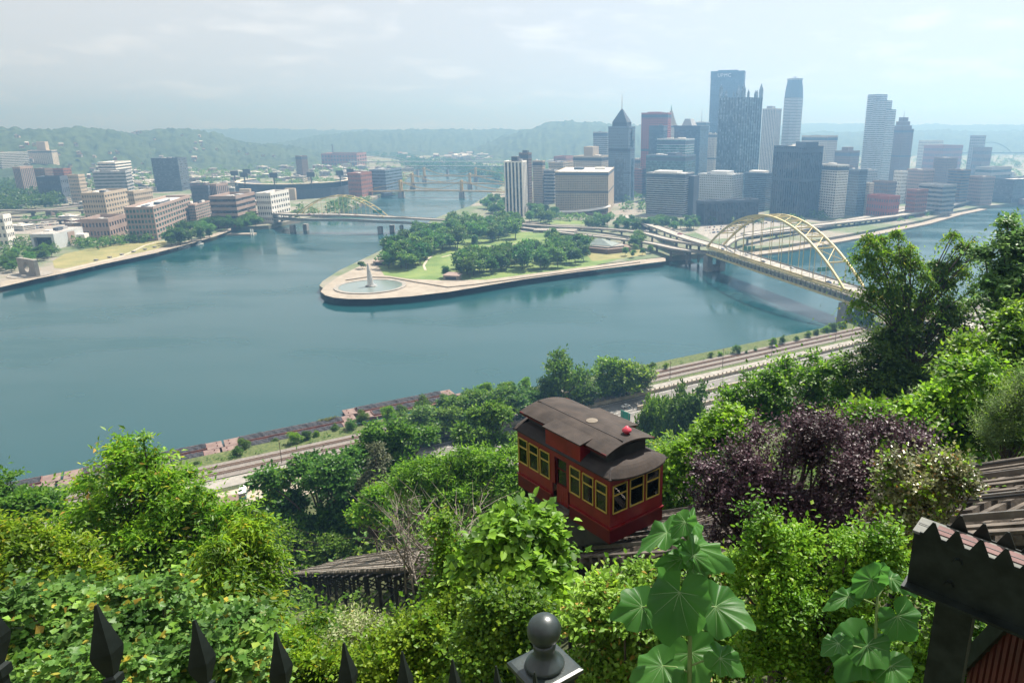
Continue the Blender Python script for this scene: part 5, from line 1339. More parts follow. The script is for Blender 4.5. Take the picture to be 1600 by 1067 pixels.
for k, uc in enumerate((15.5, 20.6)):
    base = trk(uc, 20)
    t = thing('incline_track', ['near incline track of timber ties and rails carrying the red car', 'far incline track of timber ties beyond the red car'][k], 'incline track', base)
    def lp(du, v, dz=0): return trk(uc+du, v) + tn*dz - base
    for du in (-1.0, 1.0):
        mb = MB(); mb.bar(lp(du, -1, .17), lp(du, 205, .17), .09, .16, up=tn); mb.build('rail', M_rail, t)
        mb = MB(); mb.bar(lp(du*1.05, -1, -.42), lp(du*1.05, 205, -.42), .34, .5, up=tn); mb.build('stringer', M_timd, t)
    tr_ = random.Random(40+k)
    far_t = MB(); i = 0
    while i < 340:
        v = 0 + i*.6; j = tr_.uniform(-.12, .12)
        if v < 62 and not (v < 30 and tr_.random() < .04):
            mb = MB(); mb.bar(lp(-2.3+j, v, -.06), lp(2.3+j, v, -.06), .22, .2, up=tn); mb.build('tie', M_timb, t)
        elif v >= 62: far_t.bar(lp(-2.3+j, v, -.06), lp(2.3+j, v, -.06), .22, .2, up=tn)
        i += 1
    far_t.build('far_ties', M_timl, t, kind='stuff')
    for q, du in enumerate((-2.05, -1.45, -.45, .15, .6, 1.5, 2.05)):
        for s in range(0, 200, 8):
            if tr_.random() < (.08 if s > 40 else .55): continue
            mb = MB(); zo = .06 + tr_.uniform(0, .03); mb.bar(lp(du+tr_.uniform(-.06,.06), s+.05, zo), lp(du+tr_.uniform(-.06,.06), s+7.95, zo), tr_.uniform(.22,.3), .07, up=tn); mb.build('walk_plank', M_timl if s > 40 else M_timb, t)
    mb = MB(); mb.tube([lp(.1, -1, .35), lp(.1, 25, .3)], .03, 5); mb.build('haul_cable', M_blk, t)
    for v in range(6, 200, 6):                               # trestle bents
        mb = MB()
        for du in (-2.0, 2.0):
            a = lp(du, v, -.7); p = a + base; g = terz(p.x, p.y); b2 = Vector((a.x, a.y, g - base.z - .4))
            mb.bar(a, b2, .26)
        a, c = lp(-2.2, v, -.8), lp(2.2, v, -.8); mb.bar(a, c, .28, .34)
        mb.bar(lp(-2.0, v, -.9), Vector((lp(2.0, v).x, lp(2.0, v).y, lp(2.0, v).z-4.2)), .12); mb.bar(lp(2.0, v, -.9), Vector((lp(-2.0, v).x, lp(-2.0, v).y, lp(-2.0, v).z-4.2)), .12)
        mb.build('trestle_bent', M_blk, t)  # bents coloured black to stand for the shade below the track

# ---- the red car
CL, CW = 6.5, 2.96
cor = at_depth(953, 839, 29.0); az = R(-40.1)
xd = Vector((math.sin(-az), -math.cos(az), 0)); yd = Vector((math.cos(az), -math.sin(az), 0))
cc = cor - xd*(CL/2) + yd*(CW/2)
car_t = thing('incline_car', 'red wooden cable car with yellow framed windows and brown roof', 'cable car', cc, math.atan2(xd.y, xd.x))
M_red = mat('incline_red', (0.125,0.004,0.006), (0.190,0.008,0.010), scale=1.6, rough=.34, spec=.3, detail=9)
M_redd = mat('car_dark_red', (0.060,0.0025,0.0045), (0.100,0.005,0.007), scale=1.2, rough=.45, spec=.16)
M_yf = mat('frame_yellow', (0.46,0.34,0.065), rough=.5)
M_roof = mat('car_roof_felt', (0.020,0.0145,0.0115), (0.046,0.034,0.027), scale=1.3, rough=.85, detail=9, bump=.15)
M_roofd = mat('car_low_roof', (0.016,0.013,0.012), (0.03,0.024,0.022), scale=1.5, rough=.85)  # near black: the upper roof's shade is put into this colour
M_wood = mat('car_bench_wood', (0.30,0.17,0.08), (0.42,0.26,0.13), scale=3, rough=.5, stretch=(1,8,8))
M_pane = bpy.data.materials.new('window_pane'); M_pane.use_nodes = True
n, l = M_pane.node_tree.nodes, M_pane.node_tree.links
gl = n.new('ShaderNodeBsdfGlossy'); gl.inputs['Roughness'].default_value = .03; tp = n.new('ShaderNodeBsdfTransparent'); tp.inputs[0].default_value = (.80,.86,.85,1)
mx = n.new('ShaderNodeMixShader'); fr = n.new('ShaderNodeFresnel'); fr.inputs['IOR'].default_value = 1.6
l.new(fr.outputs[0], mx.inputs[0]); l.new(tp.outputs[0], mx.inputs[1]); l.new(gl.outputs[0], mx.inputs[2]); l.new(mx.outputs[0], n['Material Output'].inputs['Surface'])
ZS, ZW, ZE = .98, 2.22, 2.60      # sill, window head, eave
hx, hy, th = CL/2, CW/2, .06
def part(nm, m, f, parent=None, smooth=False):
    mb = MB(); f(mb); return mb.build(nm, m, parent or car_t, smooth=smooth)
part('floor', M_timd, lambda b: b.box(-hx, hx, -hy, hy, -.12, 0))
wins = [hx-.17-i*.85 for i in range(3)]                       # window right edges along the side, near part
side_w = [(x-.72, x) for x in wins] + [(-.78-.74-i*.84+.02, -.78-i*.84+.02) for i in range(3)]
side_w = [(a, b) for a, b in side_w]
for s in (-1, 1):
    y0, y1 = (s*hy, s*(hy-th)) if s < 0 else (hy-th, hy)
    solid = [(-hx, -.60), (.62, hx)] if s < 0 else [(-hx, hx)]
    for x0, x1 in solid: part('side_panel', M_red, lambda b: b.box(x0, x1, y0, y1, 0, ZS-.05))
    part('fascia', M_red, lambda b: b.box(-hx, hx, y0, y1, ZW+.02, ZE))
    edges = sorted(side_w); posts = [(-hx, edges[0][0])] + [(edges[i][1], edges[i+1][0]) for i in range(5)] + [(edges[5][1], hx)]
    for a, c in posts:
        if s < 0 and a < 0 < c:
            part('door_post', M_red, lambda b: b.box(a, -.42, y0, y1, ZS-.05, ZW+.02)); part('door_post', M_red, lambda b: b.box(.42, c, y0, y1, ZS-.05, ZW+.02)); continue
        part('window_post', M_red, lambda b: b.box(a, c, y0, y1, ZS-.05, ZW+.02))
    part('belt_rail', M_red, lambda b: b.box(-hx-.03, hx+.03, s*(hy+.045)-.045, s*(hy+.045)+.045, .26, .34)) if s > 0 else [part('belt_rail', M_red, lambda b: b.box(x0, x1, -hy-.07, -hy-.002, .30, .38)) for x0, x1 in ((-hx-.03, -.62), (.64, hx+.03))]
    if s < 0:
        for x0, x1 in ((-hx-.02, -.62), (.64, hx+.02)):
            part('skirt', M_redd, lambda b: b.box(x0, x1, -hy-.035, -hy-.003, -.30, .29))
    else: part('skirt', M_redd, lambda b: b.box(-hx, hx, hy+.003, hy+.035, -.30, .25))
    for a, c in edges:
        yo = s*(hy-.01)
        f = MB(); w_ = .036; d0, d1 = yo-.05, yo+.05
        f.box(a+.01, a+.01+w_, d0, d1, ZS, ZW); f.box(c-.01-w_, c-.01, d0, d1, ZS, ZW); f.box(a+.01+w_, c-.01-w_, d0, d1, ZS, ZS+w_); f.box(a+.01+w_, c-.01-w_, d0, d1, ZW-w_, ZW)
        wo = f.build('window_frame', M_yf, car_t)
        part('transom', M_yf, lambda b: b.box(a+.01+w_, c-.01-w_, yo-.035, yo+.035, ZS+.78, ZS+.83), wo)
        part('pane', M_pane, lambda b: b.box(a+.05, c-.05, yo-.004, yo+.004, ZS+.04, ZW-.04), wo)
# door in the near side
dr = part('door', M_redd, lambda b: b.box(-.42, .42, -hy+.10, -hy+.15, 0, ZS))
for i in range(5): part('door_board', M_red, lambda b: b.box(-.40+i*.162, -.40+i*.162+.15, -hy+.085, -hy+.10, .03, ZS-.06), dr)
for x0, x1 in ((-.42, -.34), (.34, .42)): part('door_stile', M_redd, lambda b: b.box(x0, x1, -hy+.10, -hy+.15, ZS+.001, ZW), dr)
part('door_pane', M_pane, lambda b: b.box(-.34, .34, -hy+.12, -hy+.128, ZS+.02, ZW), dr)
part('door_transom', M_redd, lambda b: b.box(-.34, .34, -hy+.10, -hy+.15, 1.66, 1.72), dr)
part('door_step', M_timb, lambda b: b.box(-.6, .6, -hy-.22, -hy+.10, -.22, -.125))
# ends
for s in (-1, 1):
    x0, x1 = (hx-th, hx) if s > 0 else (-hx, -hx+th)
    part('end_panel', M_red, lambda b: b.box(x0, x1, -hy+th, hy-th, 0, ZS-.05))
    part('end_fascia', M_red, lambda b: b.box(x0, x1, -hy+th, hy-th, ZW+.02, ZE))
    xo = s*(hx+.035); part('end_belt', M_red, lambda b: b.box(min(xo-.034, xo+.034), max(xo-.034, xo+.034), -hy-.05, hy+.05, .30, .38))
    part('end_skirt', M_redd, lambda b: b.box(min(s*(hx+.003), s*(hx+.03)), max(s*(hx+.003), s*(hx+.03)), -hy, hy, -.30, .29))
    ew = [(-hy+.12+i*.92, -hy+.12+i*.92+.80) for i in range(3)]
    eb = [(-hy+th, ew[0][0]), (ew[0][1], ew[1][0]), (ew[1][1], ew[2][0]), (ew[2][1], hy-th)]
    for a, c in eb: part('window_post', M_red, lambda b: b.box(x0, x1, a, c, ZS-.05, ZW+.02))
    for a, c in ew:
        xo = s*(hx-.01); f = MB(); w_ = .036
        f.box(xo-.05, xo+.05, a+.01, a+.01+w_, ZS, ZW); f.box(xo-.05, xo+.05, c-.01-w_, c-.01, ZS, ZW); f.box(xo-.05, xo+.05, a+.01+w_, c-.01-w_, ZS, ZS+w_); f.box(xo-.05, xo+.05, a+.01+w_, c-.01-w_, ZW-w_, ZW)
        wo = f.build('window_frame', M_yf, car_t)
        part('transom', M_yf, lambda b: b.box(xo-.035, xo+.035, a+.01+w_, c-.01-w_, ZS+.78, ZS+.83), wo)
        part('pane', M_pane, lambda b: b.box(xo-.004, xo+.004, a+.05, c-.05, ZS+.04, ZW-.04), wo)
# low curved roof all round, clerestory and upper roof
def lowroof(b):
    prof = [(0, ZE-.03), (.0, ZE+.02), (.18, ZE+.17), (.40, ZE+.29), (.62, ZE+.36), (.70, ZE+.37)]
    O = .14
    ring = []
    for ins, z in prof: ring.append([(-hx-O+ins, -hy-O+ins, z), (hx+O-ins, -hy-O+ins, z), (hx+O-ins, hy+O-ins, z), (-hx-O+ins, hy+O-ins, z)])
    o = len(b.v)
    for r_ in ring: b.v += r_
    for i in range(len(ring)-1):
        for j in range(4): b.f.append((o+i*4+j, o+i*4+(j+1) % 4, o+(i+1)*4+(j+1) % 4, o+(i+1)*4+j))
    k = o+(len(ring)-1)*4; b.f.append((k, k+1, k+2, k+3)); b.f.append((o+3, o+2, o+1, o))
part('low_roof', M_roofd, lowroof)
def hood(s):                                                   # rounded bonnet over each end
    def f(b):
        N, K = 14, 5; o = len(b.v)
        for k in range(K+1):
            q = k/K
            for i in range(N+1):
                a = math.pi*(i/N-.5); rr = 1-q*.75
                b.v.append((s*(hx-.15 + .72*math.cos(a)*rr), (hy+.16)*math.sin(a)*(rr*.95+.05), ZE+.06+.42*math.sin(q*math.pi/2)))
        for k in range(K):
            for i in range(N):
                p = o+k*(N+1)+i; qd = (p, p+1, p+N+2, p+N+1); b.f.append(qd if s > 0 else qd[::-1])
        o2 = len(b.v)
        for i in range(N+1):
            a = math.pi*(i/N-.5); b.v.append((s*(hx-.15 + .72*math.cos(a)), (hy+.16)*math.sin(a), ZE-.02))
        for i in range(N): b.f.append((o+i, o2+i, o2+i+1, o+i+1) if s > 0 else (o+i+1, o2+i+1, o2+i, o+i))
        b.f.append(tuple(o2+i for i in range(N+1)))
    return f
for s in (1, -1): part('end_hood', M_roof, hood(s), smooth=False)
CI = .46                                                        # clerestory inset
part('clerestory', M_blk, lambda b: b.box(-hx+.30, hx-.62, -hy+CI, hy-CI, ZE+.25, ZE+.80))  # black wall colour stands for the shaded gap under the upper roof
def toproof(b):
    N = 14; y = hy-CI+.34; o = len(b.v); xs = [-hx+.02, -hx+.5, 0, hx-.85, hx-.40]
    for x in xs:
        dr_ = -.05 if x in (xs[0], xs[-1]) else 0
        for i in range(N+1):
            f = i/N*2-1; b.v.append((x, y*f, ZE+.84+.30*(1-f*f)+dr_))
        for i in range(N+1):
            f = i/N*2-1; b.v.append((x, y*f, ZE+.78+.27*(1-f*f)+dr_))
    M_ = 2*(N+1)
    for j in range(len(xs)-1):
        for i in range(N):
            a = o+j*M_+i; c = a+M_; b.f.append((a, c, c+1, a+1)); a += N+1; c += N+1; b.f.append((a, a+1, c+1, c))
        for i in (0, N):
            a = o+j*M_+i; c = a+M_; q = (a, a+N+1, c+N+1, c); b.f.append(q if i == 0 else q[::-1])
    for j in (0, len(xs)-1):
        for i in range(N):
            a = o+j*M_+i; q = (a, a+1, a+N+2, a+N+1); b.f.append(q if j == 0 else q[::-1])
part('upper_roof', M_roof, toproof)
part('roof_edge', M_redd, lambda b: [b.box(-hx+.05, hx-.42, s*(hy-CI+.32)-.02, s*(hy-CI+.32)+.02, ZE+.72, ZE+.83) for s in (-1, 1)])
for s in (-1, 1):                                               # raised bay over the doors
    y0, y1 = (-hy-.07, -hy+CI+.1) if s < 0 else (hy-CI-.1, hy+.07)
    part('door_dormer', M_red, lambda b: b.box(-.95, 1.45, y0, y1, ZE-.02, ZE+.82))
    part('dormer_roof', M_roof, lambda b: b.add([(-1.05,s*(hy+.16),ZE+.83),(1.55,s*(hy+.16),ZE+.83),(1.55,s*(hy-CI-.25),ZE+.97),(-1.05,s*(hy-CI-.25),ZE+.97),(-1.05,s*(hy+.16),ZE+.89),(1.55,s*(hy+.16),ZE+.89),(1.55,s*(hy-CI-.25),ZE+1.03),(-1.05,s*(hy-CI-.25),ZE+1.03)],
         [(0,3,2,1),(4,5,6,7),(0,1,5,4),(1,2,6,5),(2,3,7,6),(3,0,4,7)] if s < 0 else [(1,2,3,0),(7,6,5,4),(4,5,1,0),(5,6,2,1),(6,7,3,2),(7,4,0,3)]))
vt = part('roof_vent', mat('vent_red', (.55,.06,.09), rough=.4), lambda b: b.lathe([(.10,0),(.12,.10),(.20,.14),(.20,.22),(.10,.30),(.05,.36)], 12, (hx-.95, .25, ZE+1.10)), smooth=True)
part('vent_ring', mat('ring_tan', (.13,.11,.085), (.19,.16,.125), scale=3, rough=.9), lambda b: b.lathe([(.26,0),(.26,.035),(.16,.05)], 16, (.35, .0, ZE+1.125)))
part('roof_seam', M_roofd, lambda b: b.bar((-hx+.1, -.35, ZE+1.125), (hx-.5, -.35, ZE+1.125), .05, .02))
# inside
for s in (-1, 1):
    part('bench', M_wood, lambda b: (b.box(-hx+.3, -.7 if s < 0 else hx-.3, s*(hy-.30)-.22, s*(hy-.30)+.22, .40, .46), b.box(.75 if s < 0 else 0, hx-.3, s*(hy-.30)-.2, s*(hy-.30)+.2, .461, .50)))
part('ceiling', M_wood, lambda b: b.box(-hx+.1, hx-.1, -hy+.1, hy-.1, ZE+.005, ZE+.03))
for x in (-1.6, 1.6): part('grab_pole', M_wood, lambda b: b.tube([(x, .3, 0), (x, .3, ZE)], .03, 8))
# undercarriage that stands on the slope
ec = cc
def tl(p):                                                       # track height below a local point
    w = cc + xd*p[0] + yd*p[1]; u, v = to_uv(w.x, w.y); return tz(v) + .35 - cc.z
for y in (-1.0, 1.0):
    part('carriage_sill', M_blk, lambda b: b.bar((-hx+.2, y, -.25), (hx-.1, y, -.25), .2, .26))
    part('carriage_slope_beam', M_blk, lambda b: b.bar((-hx+.1, y, tl((-hx+.1, y))+.25), (hx-.5, y, min(-.45, tl((hx-.5, y))+.2)), .22, .3))
    for x in (-hx+.35, -1.6, .2): part('carriage_post', M_blk, lambda b: b.bar((x, y, -.3), (x, y, tl((x, y))+.2), .22))
    part('carriage_brace', M_blk, lambda b: b.bar((-hx+.4, y, -.4), (.2, y, tl((.2, y))+.3), .14))
    for x in (-hx+.5, .6):
        part('carriage_wheel', M_blk, lambda b: b.tube([(x, y-.07, tl((x, y))+.12), (x, y+.07, tl((x, y))+.12)], .34, 14))
part('carriage_back', M_blk, lambda b: b.box(-hx+.2, -hx+.3, -hy+.1, hy-.1, -2.6, -.13))
for y in (-hy+.25, hy-.25): part('carriage_shade_plate', M_blk, lambda b: b.add([(-hx+.3,y,-.14),(hx-.5,y,-.14),(hx-.5,y,-.5),(.6,y,tl((.6,y))+.1),(-hx+.3,y,tl((-hx+.3,y))+.2),(-hx+.3,y+.06,-.14),(hx-.5,y+.06,-.14),(hx-.5,y+.06,-.5),(.6,y+.06,tl((.6,y))+.1),(-hx+.3,y+.06,tl((-hx+.3,y))+.2)], [(0,4,3,2,1),(5,6,7,8,9),(0,1,6,5),(1,2,7,6),(2,3,8,7),(3,4,9,8),(4,0,5,9)]))  # black plates filled out to the track, standing for shadow under the car

# ================================================================== OVERLOOK: fence, newel post, spiked beam
M_iron = mat('dark_green_iron', (0.005,0.008,0.007), (0.016,0.022,0.019), scale=14, rough=.5, spec=.22, bump=.12, detail=9)
M_irong = mat('grey_green_iron', (0.012,0.019,0.018), (0.026,0.036,0.033), scale=22, rough=.36, spec=.6, bump=.14, detail=9)
P0 = at_depth(150, 945, 1.10); dP = (at_depth(775, 1040, 1.10*1.626) - P0)/6.0
ft = thing('picket_fence', 'dark iron fence with leaf shaped spear points sloping down along the steps', 'fence', P0)
fyaw = math.atan2(dP.y, dP.x)
def spear(b, s=.92):                                            # spear point, tip at z = 0
    prof = [(.010,-.50),(.010,-.165),(.017,-.160),(.017,-.145),(.010,-.140),(.024,-.105),(.026,-.092),(.018,-.062),(.009,-.030),(.0045,-.006),(.003,0.0)]
    o = len(b.v)
    for r_, z in prof:
        for a in range(4):
            an = math.pi/2*a; b.v.append((r_*math.cos(an)*s, r_*.62*math.sin(an)*s, z*s))
    for i in range(len(prof)-1):
        for j in range(4): b.f.append((o+i*4+j, o+i*4+(j+1) % 4, o+(i+1)*4+(j+1) % 4, o+(i+1)*4+j))
    k = o+(len(prof)-1)*4; b.f.append((k, k+1, k+2, k+3))
sm_ = MB(); spear(sm_); sm_ = sm_.mesh('spear_picket', M_iron)
for i in range(-2, 8):
    o = link('picket', sm_, ft); o.location = dP*i; o.rotation_euler = (0, 0, fyaw+R(6))
for dz in (-.30, -.46):
    mb = MB(); mb.bar(dP*-2.2+Vector((0,0,dz)), dP*7.4+Vector((0,0,dz)), .035, .02); mb.build('fence_rail', M_iron, ft)
pc = at_depth(850, 984, 2.25)
nt = thing('newel_post', 'square grey green iron post with a round ball on its cap', 'post', pc - Vector((0,0,1.3)), R(38))
def LN(mb_, nm, m, smooth=True): return mb_.build(nm, m, nt, smooth=smooth)
r = .0535
mb = MB(); mb.lathe([(r*math.sin(math.pi*k/18)+.0005, 1.3-r*math.cos(math.pi*k/18)) for k in range(19)], 32); LN(mb, 'ball', M_irong)
mb = MB(); mb.lathe([(.062,1.165),(.064,1.176),(.060,1.184),(.047,1.196),(.036,1.212),(.033,1.226),(.036,1.236),(.036,1.25),(.03,1.258)], 32); LN(mb, 'ball_base', M_irong)
mb = MB(); mb.box(-.088,.088,-.088,.088,1.150,1.164); mb.frustum(-.088,.088,-.088,.088,1.1642,-.078,.078,-.078,.078,1.168); LN(mb, 'cap_plate', M_irong, False)
mb = MB(); mb.box(-.076,.076,-.076,.076,1.128,1.1499); LN(mb, 'cap_moulding', M_iron, False)
mb = MB(); mb.box(-.068,.068,-.068,.068,0,1.1279); LN(mb, 'shaft', M_iron, False)
# spiked channel beam on a post
b0 = at_depth(1424, 868, 2.55); b1 = at_depth(1640, 952, 2.30); bd = (b1-b0); bl = bd.length; bd.normalize()
bt = thing('spiked_beam', 'dark steel channel beam on a post, its edges lined with saw teeth', 'beam', b0)
upb = Vector((0,0,1)); sid = bd.cross(upb).normalized()
if sid.y > 0: sid = -sid                                         # towards the viewer
def bq(s, o, h): return bd*s + sid*o + upb*h
LB = bl*1.6; HB = .098; DPB = .10
mb = MB(); P8 = lambda s0, s1, o0, o1, h0, h1: [bq(s0,o0,h0),bq(s1,o0,h0),bq(s1,o1,h0),bq(s0,o1,h0),bq(s0,o0,h1),bq(s1,o0,h1),bq(s1,o1,h1),bq(s0,o1,h1)]
BF = [(0,3,2,1),(4,5,6,7),(0,1,5,4),(1,2,6,5),(2,3,7,6),(3,0,4,7)]
mb.add(P8(0, LB, .0, .012, -HB, HB), BF); mb.build('web_plate', M_iron, bt)
mb = MB(); mb.add(P8(-.005, LB, -DPB, .012, HB+.0005, HB+.010), BF); mb.build('top_flange', mat('flange_grey', (.09,.095,.085), (.16,.16,.14), scale=8, rough=.8), bt)
mb = MB(); mb.add(P8(-.01, LB, -DPB*.4, .05, -HB-.012, -HB-.0005), BF); mb.build('bottom_flange', M_iron, bt)
mb = MB(); mb.add(P8(.06, LB, -DPB*.78, -.018, HB+.0105, HB+.014), BF); mb.build('red_strip', mat('faded_red', (.10,.055,.05), (.17,.10,.092), scale=7, rough=.85), bt)
mb = MB(); mb.add(P8(0, LB, -DPB*.47, -DPB*.43, HB+.0143, HB+.0155), BF); mb.build('strip_joint', M_blk, bt)
for row, (o0, s0) in enumerate(((.014, .03), (-DPB, .09))):
    mb = MB(); mb.add(P8(s0-.01, LB, o0, o0+.004, HB-.012, HB+.016), BF); mb.build('tooth_strip', M_iron, bt)
    k = 0
    while s0 + k*.0745 < LB:
        s = s0 + k*.0745; mb = MB(); o1 = o0 + .004
        mb.add([bq(s, o0, HB+.014), bq(s+.060, o0, HB+.014), bq(s+.034, o0, HB+.068), bq(s+.026, o0, HB+.068), bq(s, o1, HB+.014), bq(s+.060, o1, HB+.014), bq(s+.034, o1, HB+.068), bq(s+.026, o1, HB+.068)], [(0,1,2,3),(7,6,5,4),(0,4,5,1),(1,5,6,2),(2,6,7,3),(3,7,4,0)])
        mb.build('saw_tooth', M_iron, bt); k += 1
for s, h in ((.135, -.045), (.15, .05)):
    mb = MB(); c = bq(s, .012, h); mb.tube([c, c+sid*.014], .015, 6); mb.build('bolt', M_iron, bt)
mb = MB(); mb.add([bq(.10,-.075,-HB-.0125), bq(.22,-.075,-HB-.0125), bq(.22,.0,-HB-.0125), bq(.10,.0,-HB-.0125)] + [bq(.10,-.075,-1.6), bq(.22,-.075,-1.6), bq(.22,.0,-1.6), bq(.10,.0,-1.6)], [(0,1,2,3),(7,6,5,4),(0,4,5,1),(1,5,6,2),(2,6,7,3),(3,7,4,0)]); mb.build('post', M_iron, bt)
# red railing seen under the beam
rc = at_depth(1575, 1040, 2.9); rt_ = thing('stair_railing', 'short red picket railing with dark handrail below the spiked beam', 'railing', rc)
q = (at_depth(1660, 960, 2.6) - rc); 
mb = MB(); mb.bar(-q*.6+Vector((0,0,.02)), q*1.2+Vector((0,0,.02)), .03); mb.build('handrail', mat('rail_teal', (.02,.06,.065), rough=.4), rt_)
mb = MB(); mb.bar(-q*.8+Vector((-.03,.05,.13)), q*1.2+Vector((-.03,.05,.13)), .06); mb.build('top_rail', M_iron, rt_)
for k in range(9):
    c = q*(-.55+k*.17)+Vector((-.02,.05,0)); mb = MB(); mb.box(c.x-.018, c.x+.018, c.y-.012, c.y+.012, c.z-.8, c.z+.10); mb.build('picket', mat('picket_red', (.045,.008,.006), (.08,.014,.010), scale=6, rough=.6), rt_)
# ================================================================== VEGETATION
L_lime = leafmat('leaf_lime', (0.085,0.180,0.012), (0.200,0.310,0.030), trans=.50, rare=(.30,.28,.03))
L_mid = leafmat('leaf_mid', (0.050,0.115,0.014), (0.120,0.200,0.028), trans=.42)
L_bright = leafmat('leaf_bright', (0.085,0.175,0.012), (0.180,0.280,0.030), trans=.48)
L_dark = leafmat('leaf_dark', (0.034,0.084,0.014), (0.088,0.155,0.026), trans=.36)
L_olive = leafmat('leaf_olive', (0.055,0.135,0.012), (0.150,0.255,0.026), trans=.5, rare=(.20,.20,.02))
L_maple = leafmat('leaf_maple', (0.085,0.165,0.030), (0.185,0.275,0.075), trans=.36, rare=(.42,.30,.06))
L_cat = leafmat('leaf_catalpa', (0.105,0.195,0.018), (0.210,0.320,0.050), trans=.40)
L_ivy = leafmat('leaf_ivy', (0.095,0.185,0.024), (0.200,0.320,0.055), trans=.32, rare=(.30,.20,.05))
L_priv = leafmat('leaf_privet', (0.080,0.165,0.012), (0.190,0.300,0.034), trans=.34)
L_purp = leafmat('leaf_purple', (0.026,0.013,0.018), (0.092,0.052,0.066), trans=.16, rough=.45, spec=.28, rare=(.14,.10,.11), objrand=0)
L_brn = leafmat('leaf_bronze', (0.105,0.095,0.045), (0.230,0.230,0.110), trans=.25, rare=(.30,.14,.04), rough=.35, spec=.6)
L_vine = leafmat('leaf_vine', (0.075,0.140,0.012), (0.170,0.235,0.024), trans=.40)
L_park = leafmat('leaf_park', (0.048,0.125,0.022), (0.115,0.205,0.040), trans=.40, objrand=.16)
L_parkd = leafmat('leaf_park_dark', (0.034,0.098,0.022), (0.085,0.165,0.034), trans=.38, objrand=.16)
L_bank = leafmat('leaf_bank', (0.045,0.105,0.018), (0.105,0.175,0.032), trans=.32, objrand=.16)
M_bark = mat('bark', (0.055,0.042,0.032), (0.11,0.088,0.068), scale=3, rough=.95, bump=.4)
M_dead = mat('dead_wood', (0.11,0.092,0.075), (0.21,0.18,0.15), scale=4, rough=.95)

# ---- tree kit for the farther trees
def kit(seed, leafm, h=15.0, r=6.0, ntw=330, per=4, ll=1.25, lw=.85, kind='clump', nb=14, base=.18, conic=0.0, droop=.2):
    rng = np.random.default_rng(seed)
    zc = h*(base+(1-base)*.5); rz = h*(1-base)*.5
    bl_ = crown_blobs(rng, (0, 0, zc), (r*.92, r*.92, rz*.92), nb, .46)
    if conic:
        bl_ = [((p[0]*(1-conic*(p[2]-h*base)/(h*(1-base))), p[1]*(1-conic*(p[2]-h*base)/(h*(1-base))), p[2]), q*(1-.5*conic*(p[2]-h*base)/(h*(1-base)))) for p, q in bl_]
    V, F_ = sprays(rng, bl_, ntw, per, 1.6, ll, lw, kind, droop=droop, up=.3, shell=.62)
    crown = fastmesh('crown', V, F_, leafm)
    tb = MB(); tb.tube([(0,0,-.6),(.05*h*.1,0,h*.25),(0,.1,h*.55),(0,0,h*.8)], [h*.022,h*.017,h*.011,h*.004], 7)
    for p, q in bl_[:7]:
        s = Vector((0,0,h*(.2+.3*rng.random()))); e_ = Vector(p); tb.tube([s, s.lerp(e_, .5)+Vector((0,0,.3)), e_], [h*.009,h*.006,h*.002], 5)
    return crown, tb.mesh('trunk', M_bark)
PARK = [kit(100+i, L_park if i % 2 else L_parkd, h=14+i % 3, r=5.6+.5*(i % 4), ll=1.15, lw=.8, ntw=420) for i in range(7)]
BANK = [kit(200+i, [L_bank, L_mid, L_bright, L_dark][i % 4], h=12, r=5.0, ntw=900, per=5, ll=.62, lw=.42, kind='clump', nb=18, base=.1) for i in range(8)]
CON = [kit(300, L_parkd, h=13, r=3.4, conic=.75, base=.06)]
def plant_tree(k, p, s, label, group, rng, name='tree', cat='tree', sxy=1.0):
    t = thing(name, label, cat, p, rng.uniform(0, 6.28), group, (s*sxy*rng.uniform(.88,1.12), s*sxy*rng.uniform(.88,1.12), s*rng.uniform(.92,1.1)))
    link('crown', k[0], t); link('trunk', k[1], t); return t
vr = random.Random(77)
def inpoly(x, y, poly):
    c = False; n_ = len(poly)
    for i in range(n_):
        x0, y0 = poly[i]; x1, y1 = poly[(i+1) % n_]
        if (y0 > y) != (y1 > y) and x < (x1-x0)*(y-y0)/(y1-y0)+x0: c = not c
    return c
def grove(poly, z, n_, srange, label, group, mind=7.0, kits=PARK, name='tree', cat='tree'):
    xs_, ys_ = [p[0] for p in poly], [p[1] for p in poly]; got = []
    for _ in range(n_*30):
        if len(got) >= n_: break
        px, py = vr.uniform(min(xs_), max(xs_)), vr.uniform(min(ys_), max(ys_))
        if not inpoly(px, py, poly): continue
        p = gp(px, py, z)
        if any((p-q).length < mind for q in got): continue
        got.append(p); plant_tree(vr.choice(kits), p, vr.uniform(*srange), label, group, vr, name, cat)
# farther woods that read as one mass
def mass(name, label, poly, z, n_, s, seed, leafm):
    rng = np.random.default_rng(seed); bl_ = []
    xs_, ys_ = [p[0] for p in poly], [p[1] for p in poly]
    while len(bl_) < n_:
        px, py = rng.uniform(min(xs_), max(xs_)), rng.uniform(min(ys_), max(ys_))
        if inpoly(px, py, poly):
            p = gp(px, py, z); k = s*rng.uniform(.7, 1.3); bl_.append(((p.x, p.y, z+k*.8), (k, k, k)))
    V, F_ = sprays(rng, bl_, n_*18, 3, s*.4, s*.48, s*.38, 'clump', shell=.7)
    o = link(name, fastmesh(name, V, F_, leafm)); o['kind'] = 'stuff'; tag(o, label, 'trees')
grove([(600,420),(645,424),(668,408),(705,392),(760,381),(806,374),(812,356),(740,356),(700,362),(650,378),(606,402)], GC, 62, (1.1,1.6), 'full green tree in the dense grove on the left side of the park', 'trees of the left park grove', 7.5)
grove([(716,428),(735,434),(770,431),(812,424),(860,420),(912,412),(915,398),(880,386),(830,390),(800,408),(745,412),(724,418)], GC, 46, (1.0,1.45), 'full green tree in the grove between lawn and river promenade', 'trees of the right park grove', 7.5)
